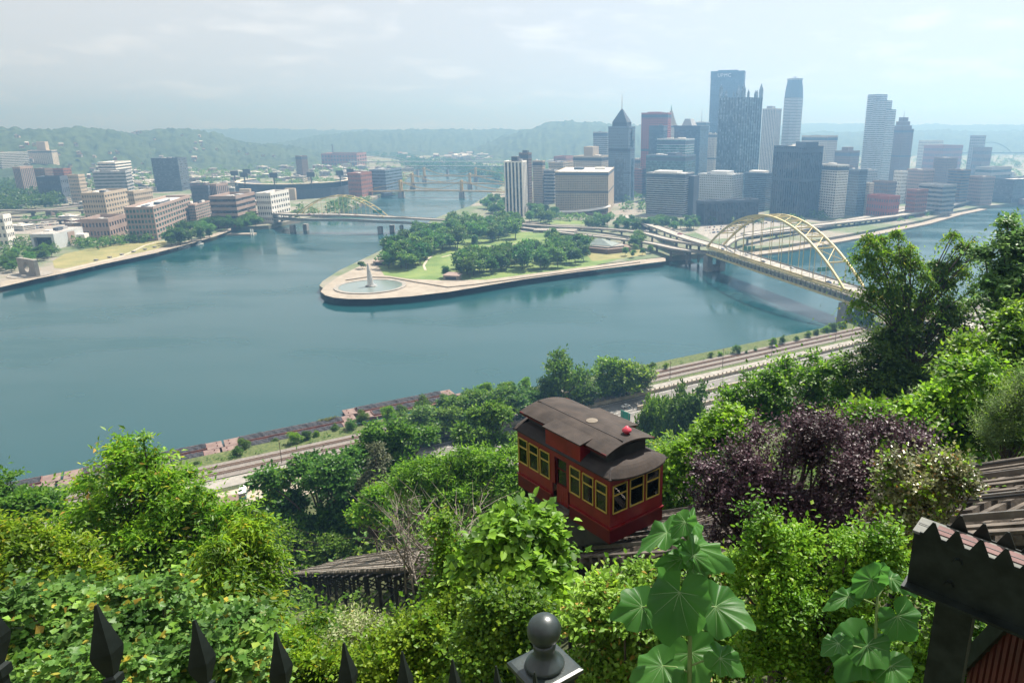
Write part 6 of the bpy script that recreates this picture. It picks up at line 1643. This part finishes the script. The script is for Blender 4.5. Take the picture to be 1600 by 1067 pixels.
for px, py, s, lb in [(697,434,.72,'small round tree beside the stone pavilion on the lawn edge'), (719,428,.95,'taller tree right of the stone pavilion'), (740,386,.85,'lone tree standing on the park lawn'), (566,420,.5,'low tree beside the fountain plaza hedge'), (856,375,.7,'lone tree beside the portal bridge'), (770,377,.9,'tree at the grove end above the lawn')]:
    plant_tree(vr.choice(PARK), gp(px, py, GC), s, lb, None, vr)
for px, py in [(977,400),(989,403),(1004,399),(1016,396),(993,393)]:
    plant_tree(vr.choice(PARK), gp(px, py, GC), .55, 'small round tree on the paving beside the bridge ramp', 'small trees beside the bridge ramp', vr)
grove([(988,390),(1008,392),(1012,380),(996,374)], GC, 4, (.85,1.1), 'tree tucked under the curving ramps beside the museum', 'trees under the ramps', 6)
grove([(905,362),(1000,364),(1010,356),(985,350),(925,352)], GC, 20, (.8,1.1), 'round tree between the highway ramps and hotel', 'trees between ramps and hotel', 9)
grove([(1015,362),(1090,364),(1095,354),(1060,346),(1015,350)], GC, 18, (.75,1.05), 'round tree in front of the banded grey office block', 'trees before the banded office', 9)
grove([(825,352),(868,350),(868,336),(826,332)], GC, 16, (.9,1.25), 'tall leafy tree right of the striped tower', 'trees right of the striped tower', 9)
grove([(755,340),(786,344),(790,322),(772,312),(757,322)], GC, 16, (.9,1.2), 'leafy tree on the river bank left of the striped tower', 'trees left of the striped tower', 9)
mass('far_trees', 'trees along the highway behind the park grove', [(690,358),(820,352),(830,345),(700,346)], GC, 28, 5, 165, L_park)
mass('far_trees', 'young street trees in front of the hotel', [(870,346),(960,345),(955,341),(868,341)], GC, 18, 4.2, 166, L_park)
mass('far_trees', 'trees lining the street beside the pyramid tower', [(960,330),(1010,334),(1010,312),(985,305)], GC, 15, 5.5, 167, L_park)
mass('far_trees', 'small trees before the low dark office', [(1110,352),(1190,350),(1190,346),(1110,348)], GC, 10, 4, 168, L_park)
mass('far_trees', 'trees at the foot of the dark tower', [(1215,352),(1290,346),(1290,338),(1225,342)], GC, 13, 5, 169, L_park)
mass('far_trees', 'trees before the long low grey office', [(1430,318),(1475,312),(1478,302),(1432,308)], GC, 18, 5.5, 170, L_park)
mass('far_trees', 'bushes below the wharf highway', [(1270,362),(1420,348),(1480,334),(1478,327),(1400,342),(1280,356)], 3, 33, 3.2, 171, L_park)
mass('far_trees', 'hazy trees on the green bluff at the right', [(1435,262),(1590,262),(1590,244),(1545,238),(1440,240)], GC, 59, 8, 172, L_park)
grove([(258,389),(300,380),(345,366),(400,356),(400,346),(340,350),(300,360),(255,378)], GN, 38, (.85,1.25), 'leafy tree between the north offices and the river', 'trees along the north bank', 8)
mass('far_trees', 'small leafy trees behind the river lawn', [(130,394),(205,382),(250,378),(200,374),(130,382)], GN, 33, 4.2, 174, L_park)
grove([(0,432),(26,428),(60,412),(85,405),(80,398),(20,405),(0,412)], GN, 26, (.5,.8), 'leafy tree around the riverside monument', 'trees around the monument', 7)
mass('far_trees', 'trees among the lots before the concert hall', [(0,405),(50,400),(130,388),(130,380),(50,382),(0,380)], GN, 33, 4.5, 176, L_park)
mass('far_trees', 'dense trees of the wooded park below the hospital', [(0,332),(40,328),(100,320),(112,302),(60,292),(0,285)], GN+6, 150, 7.5, 177, L_bank)
mass('far_trees', 'small trees in the north parking lot', [(40,352),(60,350),(140,344),(140,338),(30,346)], GN, 18, 3.5, 178, L_park)
mass('far_trees', 'trees behind the girder bridge beside white office', [(430,344),(500,340),(520,330),(450,326),(430,334)], GN, 20, 6, 179, L_park)
mass('far_trees', 'bank trees below the ballpark', [(512,336),(562,328),(585,312),(560,312),(520,322)], GN, 26, 6, 180, L_park)
mass('far_trees', 'bank trees beside the golden bridges', [(600,300),(624,292),(640,276),(600,282),(590,292)], GN, 23, 6.5, 181, L_park)
mass('far_trees', 'scattered hazy trees between the low blocks of the north side', [(100,300),(560,292),(640,270),(640,256),(480,250),(200,262),(100,280)], GN, 420, 6, 5, L_park)
mass('far_trees', 'hazy wooded banks of the far river bend', [(640,268),(700,266),(790,284),(795,272),(740,258),(680,250),(640,246),(560,238),(560,243),(620,249)], GC, 300, 8, 6, L_parkd)
mass('far_trees', 'hazy tree belts beyond downtown', [(790,290),(860,280),(1000,270),(1000,245),(850,240),(720,244)], GC, 260, 8, 7, L_park)
mass('far_trees', 'hazy tree belts at the right beyond downtown', [(1290,290),(1600,290),(1600,246),(1420,240),(1290,260)], GC, 160, 7, 8, L_park)

# ---- trees between near road and river, and on the bank
def slope_tree(px, ytop, D, wpx, label, group=None, kits=BANK, k=None, name='tree', zmin=None):
    top = at_dist(px, ytop, D); g = terz(top.x, top.y); h = max(2.0, top.z-g); kk = kits[k] if k is not None else vr.choice(kits)
    wid = wpx*(D*cp)/FPX; s = h/12.6
    return plant_tree(kk, (top.x, top.y, g), s, label, group, vr, name, 'tree', max(.45, min(2.2, wid/(10.6*s))))
for i, (px, yt, wd) in enumerate([(650,640,80),(690,632,70),(735,618,80),(775,612,75),(815,605,70),(850,590,60),(880,556,70),(912,585,60),(945,562,80),(980,560,80),(1003,572,60),(760,650,70),(710,655,60),(900,608,60),(960,590,60),(668,662,60),(725,640,60),(840,615,60)]):
    p0 = gp(px, 640, 6); d = ray(px, 620); u0 = 0
    D = 277/(d.y/math.hypot(d.x, d.y)*TV.y + d.x/math.hypot(d.x, d.y)*TV.x) + (i % 3-1)*3
    slope_tree(px, yt, D, wd, 'full tree in the row between highway and railway behind the red car', 'trees between highway and railway')
for px, py, s in [(1040,580,.32),(1020,578,.4),(1090,565,.12),(1110,562,.3),(1125,560,.25),(1150,556,.45),(1166,556,.2),(1206,545,.5),(1222,541,.45),(1245,536,.3),(1262,530,.4),(1275,526,.4),(1290,522,.55),(1300,520,.6),(1315,516,.6),(1180,552,.2),(1340,508,.6),(1355,512,.7)]:
    p = gp(px, py, 4.5); plant_tree(vr.choice(BANK), (p.x, p.y, max(.5, terz(p.x, p.y)-.2)), s, 'small bush on the grassy river bank beside the railway', 'bushes on the river bank', vr, 'bush', 'bush')
for u, s in [(-88,.35),(-55,.5),(-52,.45),(-30,.3),(3,.22),(18,.4),(21,.5),(33,.28),(40,.5),(45,.4),(49,.35),(58,.35),(64,.5),(70,.6),(80,.7),(88,.6),(97,.8),(108,.7),(118,.8),(130,.8),(140,.8),(152,.7)]:
    p = bank(u, vr.uniform(304, 312)); plant_tree(vr.choice(BANK), (p.x, p.y, max(.5, terz(p.x, p.y)-.2)), s, 'green bush between the railway and the moored barges', 'bushes beside the barges', vr, 'bush', 'bush')
for px, yt, D, wd, lb in [(1010,625,225,34,'thin roadside sapling beside the green highway sign'), (1030,612,222,36,'second thin roadside sapling right of the sign'), (1048,618,218,26,'slender sapling left of the ivy clad tree'), (1062,605,212,44,'ivy clad roadside tree rising before the highway'), (1088,600,208,66,'largest dark roadside tree in front of the highway walls')]:
    slope_tree(px, yt, D, wd, lb, k=3 if wd > 40 else 1)

# ---- near trees and shrubs, each with its own branches
def near(name, label, dep, ells, leafm, ntw, per, tl_, ll, lw, kind='kite', droop=.25, up=.35, nsub=7, size=.40, seed=1, shell=.42, cat='shrub', jit=.5, flat=.6, stems=True, bark=None, trunk_r=.06, under=-.55, shoots=.16):
    rng = np.random.default_rng(seed); bl_ = []; cs = []
    for E_ in ells:
        px, py, rx, ry = E_[:4]; dd = E_[4] if len(E_) > 4 else 0.0
        c = at_depth(px, py, dep+dd); s = (dep+dd)/FPX; cs.append(c)
        bl_ += crown_blobs(rng, tuple(c), (rx*s, rx*s*.9, ry*s), nsub, size)
    m_ = sum(cs, Vector())/len(cs); base = Vector((m_.x, m_.y, terz(m_.x, m_.y)))
    if kind == 'oval' and (dep > 12 or leafm is L_brn) and leafm is not L_cat: kind = 'kite'; lw *= 1.15
    if dep < 70: ntw, ll, lw = int(ntw*1.45), ll*.74, lw*.74      # fine leaves near the eye
    V, F_ = sprays(rng, bl_, ntw, per, tl_, ll, lw, kind, droop, up, shell, jit, flat, under, shoots)
    V = V - np.array(base)
    t = thing(name, label, cat, base)
    link('foliage' if cat != 'tree' else 'crown', fastmesh('foliage', V, F_, leafm), t)
    if dep < 40 and leafm not in (L_purp,):                       # other plants grown through it
        alt = [L_vine, L_mid, L_ivy, L_bright][seed % 4]
        V, F_ = sprays(rng, bl_, int(ntw*.14), per, tl_*1.2, ll*1.15, lw*1.25, 'kite', droop, up, .7, jit, flat, under, .35)
        link('climber_leaves', fastmesh('climber_leaves', V - np.array(base), F_, alt), t)
    if stems:
        tb = MB(); hub = m_ - base; hub = Vector((hub.x*.5, hub.y*.5, max(.3, hub.z*.55)))
        tb.tube([(0,0,-.5), (hub.x*.4, hub.y*.4+.05, hub.z*.5), hub], [trunk_r*1.5, trunk_r*1.2, trunk_r], 7)
        for i, (p, q) in enumerate(bl_):
            e_ = Vector(p)-base; mid = hub.lerp(e_, .5) + Vector((rng.normal()*.1, rng.normal()*.1, .1*abs(e_.z-hub.z)))
            tb.tube([hub, mid, e_, e_ + (e_-mid).normalized()*float(q[0])*.7], [trunk_r*.6, trunk_r*.4, trunk_r*.22, trunk_r*.08], 5)
        tb.build('branches' if cat != 'tree' else 'trunk', bark or M_bark, t)
    return t
near('tree_of_heaven', 'tall feathery lime green tree rising in front of the barges', 34, [(205,712,36,32),(235,745,55,32),(178,770,60,38),(270,775,55,36),(140,835,75,45),(225,820,95,50),(330,800,42,26),(330,845,60,40),(190,885,110,45),(270,890,70,45)], L_lime, 3300, 9, 1.25, .34, .13, droop=.55, up=.25, seed=2, cat='tree', nsub=8, size=.36, trunk_r=.16, shell=.4, shoots=.12)
near('tree', 'mid green tree at the left edge behind the lime bushes', 75, [(15,775,55,28),(60,790,40,26),(20,815,60,30)], L_mid, 1500, 6, 1.6, .5, .3, seed=3, cat='tree', trunk_r=.2)
near('shrub', 'yellow green thicket below the mid green tree at the left edge', 27, [(20,835,50,34),(70,850,55,36),(30,890,70,45),(110,900,55,36),(-30,860,50,50)], L_lime, 2000, 7, .9, .26, .11, droop=.45, seed=4)
near('shrub', 'drooping yellow green shrub left of the timber trestle', 21, [(385,850,50,34),(365,900,60,45),(390,915,34,40),(385,965,48,40),(350,965,48,42),(395,830,38,22)], L_lime, 1900, 9, .95, .24, .075, droop=.85, up=.1, seed=5)
near('maple_shrub', 'pale green maple shrub spreading behind the fence spears', 13.5, [(150,950,100,42),(60,985,95,45),(250,985,100,48),(330,1020,80,48),(120,1030,130,55),(230,1060,120,40),(10,1050,70,45),(370,1060,60,38)], L_maple, 2350, 6, .50, .16, .15, 'maple', droop=.3, seed=6, shell=.6, flat=.75)
near('dark_tree', 'big dark tree mass beyond the timber trestle', 150, [(535,715,50,42),(485,745,55,48),(440,790,50,46),(470,835,66,42),(560,775,60,60),(545,840,75,38),(415,810,30,40),(585,830,60,40)], L_dark, 4200, 6, 2.2, .85, .55, 'clump', seed=7, cat='tree', trunk_r=.5, nsub=6)
near('tree', 'rounded green tree beside the dark tree mass above the railway', 165, [(600,688,40,30),(640,690,34,34),(645,725,40,40),(575,700,34,30),(610,730,40,36)], L_mid, 2400, 6, 2.0, .75, .5, 'clump', seed=8, cat='tree', trunk_r=.4)
near('thicket', 'dark green thicket at the foot of the big dark trees', 138, [(430,850,40,26),(500,866,60,20),(570,860,50,26),(640,825,50,36),(685,830,40,34),(405,850,24,30),(610,790,40,36)], L_mid, 2600, 6, 1.8, .62, .4, 'clump', seed=44, trunk_r=.2)
near('conifer', 'grey green conifer standing between the two dark trees', 145, [(590,710,20,20),(592,740,32,28),(590,775,40,32),(600,810,46,36)], leafmat('leaf_conifer', (.045,.062,.028), (.095,.105,.050), trans=.2), 1800, 7, 1.6, .6, .25, droop=.6, seed=9, cat='tree', trunk_r=.3)
near('tree', 'bright green leafy tree left of the dark mass beside the parked bus', 155, [(430,770,26,24),(415,790,18,18),(445,745,18,16)], L_bright, 700, 6, 1.6, .6, .4, 'clump', seed=31, cat='tree', trunk_r=.3)
near('young_tree', 'small yellow green tree in front of the dark trees', 108, [(575,785,30,20),(590,765,22,16),(565,805,26,16),(600,800,20,18)], L_lime, 520, 6, 1.3, .45, .3, seed=10, cat='tree', trunk_r=.15, shell=.4)
near('sumac_thicket', 'bright green sumac thicket left of the red car', 86, [(700,722,55,24),(760,722,60,24),(800,740,36,32),(670,750,60,26),(735,755,70,28),(790,775,40,26),(650,785,50,26),(720,790,70,28)], L_bright, 3000, 8, 1.9, .55, .2, droop=.35, seed=11, up=.2, flat=.8)
near('tree', 'green tree top above the sumac thicket', 190, [(745,672,30,24),(770,660,26,22),(725,682,22,18),(790,690,24,18)], L_mid, 1200, 6, 2.0, .8, .5, 'clump', seed=12, cat='tree', trunk_r=.4)
near('catalpa_shrub', 'broad leaved bright shrub below the red car', 15.5, [(810,825,44,24),(850,855,36,28),(780,850,42,28),(815,880,52,34),(765,900,38,30),(850,895,34,26),(800,930,48,26)], L_cat, 1000, 7, .60, .26, .19, 'oval', droop=.5, seed=13, flat=.7)
near('vine_shrub', 'upright vine covered shrub amid the dead branches', 18, [(690,840,16,30),(710,880,30,36),(740,915,36,30),(700,925,40,36)], L_vine, 1200, 7, .55, .13, .085, 'oval', seed=14)
near('vine_shrub', 'leafy green shrub filling the slope below the trestle', 14.5, [(660,985,50,38),(590,1025,60,36),(700,985,50,46),(640,1040,90,40),(720,1045,60,40),(560,1055,60,35)], L_vine, 2600, 7, .45, .115, .075, 'oval', seed=15)
near('vine_shrub', 'shaded small leaved shrub left of the ball topped post', 12.5, [(770,960,45,40),(740,1000,50,45),(790,1020,45,50),(745,1055,60,35),(830,950,34,30)], L_mid, 2400, 7, .38, .10, .07, 'oval', seed=16)
near('yellow_shrub', 'yellowing low shrub under the trestle legs', 20, [(480,1000,55,26),(540,1000,45,22),(450,1030,60,30),(520,1035,60,30),(470,1060,70,30)], L_lime, 1900, 7, .6, .17, .075, droop=.5, seed=17)
near('pale_shrub', 'pale flowering weeds below the trestle', 16.5, [(545,990,34,16),(575,985,24,14),(600,1000,26,16)], leafmat('leaf_pale', (.16,.20,.08), (.34,.36,.20), trans=.3), 560, 7, .45, .12, .05, seed=18)
near('ivy_bank', 'light green leafy bank behind the ball topped post', 11.0, [(940,925,60,22),(1000,915,60,20),(920,970,48,38),(980,965,70,40),(1060,960,70,42),(1130,925,50,32),(960,1020,80,42),(1050,1030,90,42),(900,1055,60,32),(1120,1010,60,50)], L_ivy, 3000, 6, .34, .115, .075, 'oval', droop=.3, seed=19, shell=.5, flat=.75, size=.42, nsub=6, shoots=.15)
near('privet_shrub', 'yellow green privet thicket right of the big leaved plant', 10.0, [(1185,810,22,28),(1160,870,26,22),(1225,870,50,36),(1290,850,44,32),(1350,835,40,30),(1180,930,55,50),(1255,935,65,50),(1330,910,60,50),(1390,880,40,50),(1200,1005,70,50),(1285,1010,75,55),(1370,990,60,60),(1240,1060,90,30),(1330,1060,80,30)], L_priv, 3100, 8, .34, .088, .055, 'oval', droop=.2, up=.55, seed=20, shell=.42, size=.40, nsub=6, shoots=.22)
near('privet_shrub', 'sunlit leafy shrub behind the post of the spiked beam', 8.0, [(1490,960,55,50),(1540,1000,55,50),(1500,1040,70,40),(1440,1030,30,40)], L_priv, 1300, 7, .28, .085, .06, 'oval', seed=21, shell=.6)
near('purple_plum', 'dark purple leaved plum tree right of the red car', 13.2, [(1255,690,55,42),(1210,730,60,46),(1300,725,65,46),(1360,705,55,36),(1410,690,40,28),(1150,745,44,38),(1105,775,38,36),(1180,790,60,40),(1265,790,70,40),(1345,765,60,40),(1100,735,24,22),(1210,845,60,36),(1130,820,40,28)], L_purp, 3000, 9, .42, .085, .048, 'oval', droop=.15, up=.7, seed=22, cat='tree', shell=.35, trunk_r=.07, size=.40, nsub=6, shoots=.2)
near('bronze_shrub', 'bronze and grey green shrub between the purple plum and track', 11.6, [(1430,745,42,30),(1475,735,34,26),(1400,790,45,30),(1465,785,42,28),(1505,755,20,20),(1420,820,36,22)], L_brn, 1500, 7, .30, .085, .055, 'oval', droop=.15, up=.5, seed=23)
near('leafy_bank', 'bright broad leaved thicket on the slope beyond the incline track', 31, [(1330,650,40,24),(1390,655,60,32),(1450,640,60,36),(1380,690,70,26),(1470,680,70,30),(1530,640,50,40),(1570,690,50,28),(1530,600,45,34),(1580,610,40,40),(1490,600,36,28)], L_bright, 2600, 7, .95, .30, .20, 'oval', droop=.35, seed=24, flat=.75)
near('leafy_bank', 'leafy thicket at the right edge below the sunlit tree', 36, [(1560,545,50,34),(1595,520,40,40),(1530,560,38,28),(1600,580,40,40),(1500,550,30,22)], L_bright, 1400, 7, 1.0, .32, .2, 'oval', droop=.35, seed=25, flat=.75)
near('tree', 'sunlit tree leaning in from the right edge above the river', 40, [(1575,385,36,28),(1600,370,40,30),(1560,440,44,34),(1600,430,45,45),(1580,490,46,34),(1620,480,40,50),(1550,480,26,22)], leafmat('leaf_cool', (.060,.130,.030), (.140,.230,.070), trans=.38), 1500, 7, 1.1, .36, .22, 'oval', droop=.4, seed=26, cat='tree', trunk_r=.18, flat=.75)
near('locust_tree', 'tall open locust tree with drooping leaves in front of the bridge', 62, [(1385,372,40,22),(1350,395,26,26),(1425,392,36,30),(1360,440,26,30),(1400,430,36,30),(1500,375,28,18),(1520,395,16,22),(1485,405,28,24),(1460,430,30,28),(1430,465,40,26),(1500,440,22,20),(1345,470,16,22)], L_olive, 1500, 9, 1.9, .42, .16, droop=1.1, up=.0, seed=27, cat='tree', nsub=6, size=.28, trunk_r=.15, shell=.3)
near('dark_tree', 'dark shaded tree under the tall locust', 64, [(1400,515,50,32),(1450,500,40,30),(1370,560,45,32),(1430,560,60,40),(1340,600,40,28),(1390,610,56,32),(1480,530,34,36),(1500,490,24,30)], L_dark, 2300, 7, 1.6, .46, .24, droop=.5, seed=28, cat='tree', trunk_r=.3)
near('shrub_bank', 'bright bushes between highway and the purple plum', 66, [(1195,600,36,22),(1245,590,36,24),(1290,575,28,18),(1220,635,50,28),(1280,615,40,24),(1170,650,40,26),(1240,665,56,24),(1300,650,36,22),(1150,620,24,18)], L_bright, 2200, 7, 1.6, .46, .26, 'oval', droop=.35, seed=29, flat=.75)
near('shrub_bank', 'bright green bushes just right of the red car', 42, [(1060,715,30,24),(1095,700,32,26),(1040,745,30,24),(1090,740,44,30),(1130,690,30,30),(1050,785,28,24),(1020,770,14,20),(1140,660,26,22)], L_bright, 1700, 7, 1.1, .36, .20, 'oval', droop=.35, seed=30, flat=.75)
near('weed_clump', 'feathery pale green weeds beside the far track at the right edge', 25, [(1575,650,30,30),(1595,625,24,28),(1560,675,30,18),(1600,680,24,22)], leafmat('leaf_feather', (.09,.15,.045), (.19,.26,.10), trans=.35), 900, 10, 1.0, .16, .035, up=1.4, jit=.2, droop=.1, seed=32)
# bare dead branches
rng = np.random.default_rng(50); t = thing('dead_bush', 'bare grey dead bush standing before the timber trestle', 'bush', Vector((at_depth(670, 930, 22).x, at_depth(670, 930, 22).y, terz(at_depth(670,930,22).x, at_depth(670,930,22).y))))
b0_ = Vector(t.location); tb = MB()
for i in range(46):
    s = at_depth(rng.uniform(630, 740), rng.uniform(880, 930), 22+rng.normal()*.8) - b0_; px = rng.uniform(585, 770)
    e_ = at_depth(px, rng.uniform(770, 880), 22+rng.normal()*1.2) - b0_
    mid = s.lerp(e_, .5) + Vector(rng.normal(size=3))*.25
    tb.tube([s, mid, e_], [.032, .02, .006], 4)
    for q in range(5):
        a = mid.lerp(e_, rng.random()); d_ = (e_-mid).normalized() + Vector(rng.normal(size=3))*.6
        tb.tube([a, a+d_*.45, a+d_*.8+Vector(rng.normal(size=3))*.12], [.011, .008, .003], 3, cap=False)
for i in range(5):
    x = b0_.x; a = at_depth(680+i*12, 900, 22)-b0_; tb.tube([Vector((a.x*.3, a.y*.3, -.4)), a], [.07, .035], 6)
tb.build('dead_branches', M_dead, t)

# ---- plants with very large leaves
L_big = leafmat('big_leaf', (0.040,0.120,0.022), (0.074,0.175,0.036), trans=.42, rough=.42, objrand=0)
M_vein = mat('leaf_vein', (0.16,0.27,0.10), rough=.5); M_stalk = mat('leaf_stalk', (0.10,0.16,0.04), (0.15,0.22,0.06), scale=8, rough=.6)
def big_leaf(t, base, pa, pt, wpx, dep, seed):
    rng = random.Random(seed); a = at_depth(*pa, dep+rng.uniform(-.12,.12)); tip = at_depth(*pt, dep-rng.uniform(.0,.2)); L_ = (tip-a).length*1.08; w = wpx*dep/FPX/2*1.1
    D = (tip-a).normalized(); up = Vector((rng.uniform(-.45,.45), rng.uniform(-.75,-.1), .80)); N_ = (up - D*up.dot(D)).normalized(); S = N_.cross(D)
    mb = MB(); NA, NR = 40, 7; ph = rng.uniform(0, 6)
    veins = [0, .55, -.55, 1.15, -1.15, 1.8, -1.8]
    def pt_(th, q):
        # heart outline: th from tip direction
        c = abs(th)/math.pi
        rad = float(np.interp(c, [0,.04,.1,.2,.31,.42,.55,.7,.85,.95,1], [1,.86,.73,.66,.71,.63,.60,.60,.56,.40,.15]))
        rad *= 1+.03*math.sin(th*7+ph)+.02*math.sin(th*13+ph*2)
        x = math.cos(th)*rad*L_*q; y = math.sin(th)*rad*w*1.45*q
        dv = min(abs(th-v_) for v_ in veins)
        z = .15*L_*q*min(1, dv*2.6) - .26*L_*(max(0, x/L_))**2 - .20*(y*y)/max(w, .05) + .09*L_*q*q*math.sin(th*3+ph) + .05*L_*q*q*math.sin(th*8+ph*1.7)
        return a + D*x + S*y + N_*z
    mb.v.append(tuple(pt_(0, 0)))
    for r_ in range(1, NR+1):
        for i in range(NA): mb.v.append(tuple(pt_(-math.pi+.14+(2*math.pi-.28)*i/(NA-1), r_/NR)))
    for i in range(NA-1):
        mb.f.append((0, 1+i, 2+i))
        for r_ in range(NR-1):
            p = 1+r_*NA+i; mb.f.append((p, p+NA, p+NA+1, p+1))
    mb.v = [tuple(Vector(v_)-base) for v_ in mb.v]
    lf = mb.build('leaf', L_big, t, smooth=True)
    vb = MB()
    for v_ in veins:
        pts = [pt_(v_, q/6*.93) + N_*.0025 - base for q in range(7)]; vb.tube(pts, [.0024*(1-.75*q/6) for q in range(7)], 4, cap=False)
    vb.build('leaf_veins', M_vein, lf)
    return a - base
def big_plant(label, dep, stem, lv, seed):
    pts = [at_depth(x, y, dep) for x, y in stem]; base = Vector((pts[0].x, pts[0].y, terz(pts[0].x, pts[0].y)))
    t = thing('big_leaved_plant', label, 'plant', base)
    P_ = [Vector((0,0,-.1))] + [p-base for p in pts]
    mb = MB(); mb.tube(P_, [.022]+[.016*(1-.6*i/len(pts)) for i in range(len(pts))], 8); mb.build('stem', M_stalk, t, smooth=True)
    for i, (pa, ptip, w, sa) in enumerate(lv):
        a = big_leaf(t, base, pa, ptip, w, dep, seed+i); s = at_depth(*sa, dep)-base
        mb = MB(); mb.tube([s, s.lerp(a, .5)+Vector((0,0,.015)), a], [.007,.006,.005], 6); mb.build('leaf_stalk', M_stalk, t)
big_plant('tall plant with very large heart shaped leaves right of the ball topped post', 4.6, [(1077,1120),(1078,1000),(1076,900),(1075,860),(1074,818)],
 [((1062,925),(1032,1008),112,(1076,915)), ((1118,948),(1182,978),84,(1077,950)), ((1003,948),(958,962),70,(1076,955)), ((1085,855),(1150,888),66,(1075,875)), ((1042,832),(986,866),44,(1075,878)), ((1066,872),(1024,880),36,(1075,880)), ((1082,868),(1120,892),40,(1075,885)), ((1070,815),(1050,840),36,(1074,822)), ((1080,815),(1096,834),26,(1074,822)), ((1035,1040),(985,1062),76,(1077,1050)), ((1080,1020),(1098,1078),96,(1077,1030)), ((1125,1028),(1166,1052),50,(1077,1040)), ((1080,885),(1105,898),18,(1075,892))], 60)
big_plant('second shorter plant with large heart shaped leaves beside the spiked beam', 5.2, [(1368,1120),(1368,1000),(1370,950),(1374,900)],
 [((1375,890),(1362,910),28,(1373,905)), ((1362,905),(1326,934),44,(1372,915)), ((1326,932),(1288,948),32,(1370,945)), ((1392,903),(1432,928),30,(1373,930)), ((1402,962),(1432,1004),74,(1369,975)), ((1345,1010),(1312,1062),92,(1368,1010)), ((1355,1008),(1388,1040),70,(1368,1012)), ((1310,1005),(1284,1018),40,(1368,1020)), ((1392,1040),(1412,1075),66,(1368,1050))], 90)

# ---- undergrowth over the whole slope: leaf carpet nobody could count
rng = np.random.default_rng(9)
def carpet(label, u0, u1, v0, v1, n_, rr, ntw, per, tl_, ll, lw, kind, leafm, seed, lift=.35, skip=True):
    rng = np.random.default_rng(seed); bl_ = []
    while len(bl_) < n_:
        u, v = rng.uniform(u0, u1), rng.uniform(v0, v1)
        if skip and 11.8 < u < 24.5 and v < 205 and rng.random() < (.97 if v < 130 else .8): continue
        p = bank(u, v); k = rr*rng.uniform(.6, 1.4); bl_.append(((p.x, p.y, terz(p.x, p.y)+k*lift), (k, k, k*.75)))
    V, F_ = sprays(rng, bl_, ntw, per, tl_, ll, lw, kind, shell=.6)
    o = link('undergrowth', fastmesh('undergrowth', V, F_, leafm)); o['kind'] = 'stuff'; tag(o, label, 'undergrowth')
carpet('low leafy undergrowth covering the slope just below the overlook', -45, 75, 9, 34, 420, 1.3, 8500, 5, .5, .18, .12, 'kite', L_mid, 1)
carpet('yellow green undergrowth among the near shrubs', -45, 75, 12, 42, 160, 1.5, 4000, 6, .6, .18, .10, 'kite', L_lime, 2)
carpet('tangled green undergrowth of the middle slope', -140, 240, 34, 110, 900, 2.6, 8600, 5, 1.1, .46, .31, 'clump', L_mid, 3)
carpet('bushy cover on the lower slope above the highway', -260, 420, 100, 232, 1100, 4.0, 10000, 5, 1.6, .82, .55, 'clump', L_bank, 4)
carpet('bright leafy cover on the lower slope', -200, 300, 60, 225, 380, 3.6, 5000, 5, 1.5, .65, .42, 'clump', L_bright, 5)
carpet('weeds along the foot of the slope and the railway verge', -200, 500, 301, 313, 700, 1.2, 4200, 4, .6, .52, .33, 'clump', L_bank, 6, skip=False)
# individual trees further down and along the slope
for i in range(62):
    u, v = vr.uniform(-230, 420), vr.uniform(95, 222)
    if 10 < u < 26 and v < 210: continue
    p = bank(u, v); g = terz(p.x, p.y)
    d = Vector((p.x, p.y, g+12-EYE)); f = p.y*cp-d.z*sp; py = CY-FPX*(p.y*sp+d.z*cp)/f; px = CX+FPX*p.x/f
    if px > 1060 and px < 1300 and py < 640: continue
    lim = np.interp(px, [0, 70, 330, 400, 560, 650, 820, 940, 1060, 1180, 1320, 1600], [815, 830, 800, 790, 715, 700, 715, 690, 690, 660, 600, 520])
    if py < lim: continue
    plant_tree(vr.choice(BANK), (p.x, p.y, g-.3), vr.uniform(.55, .95), 'leafy tree in the wooded lower slope', 'trees of the lower slope', vr)
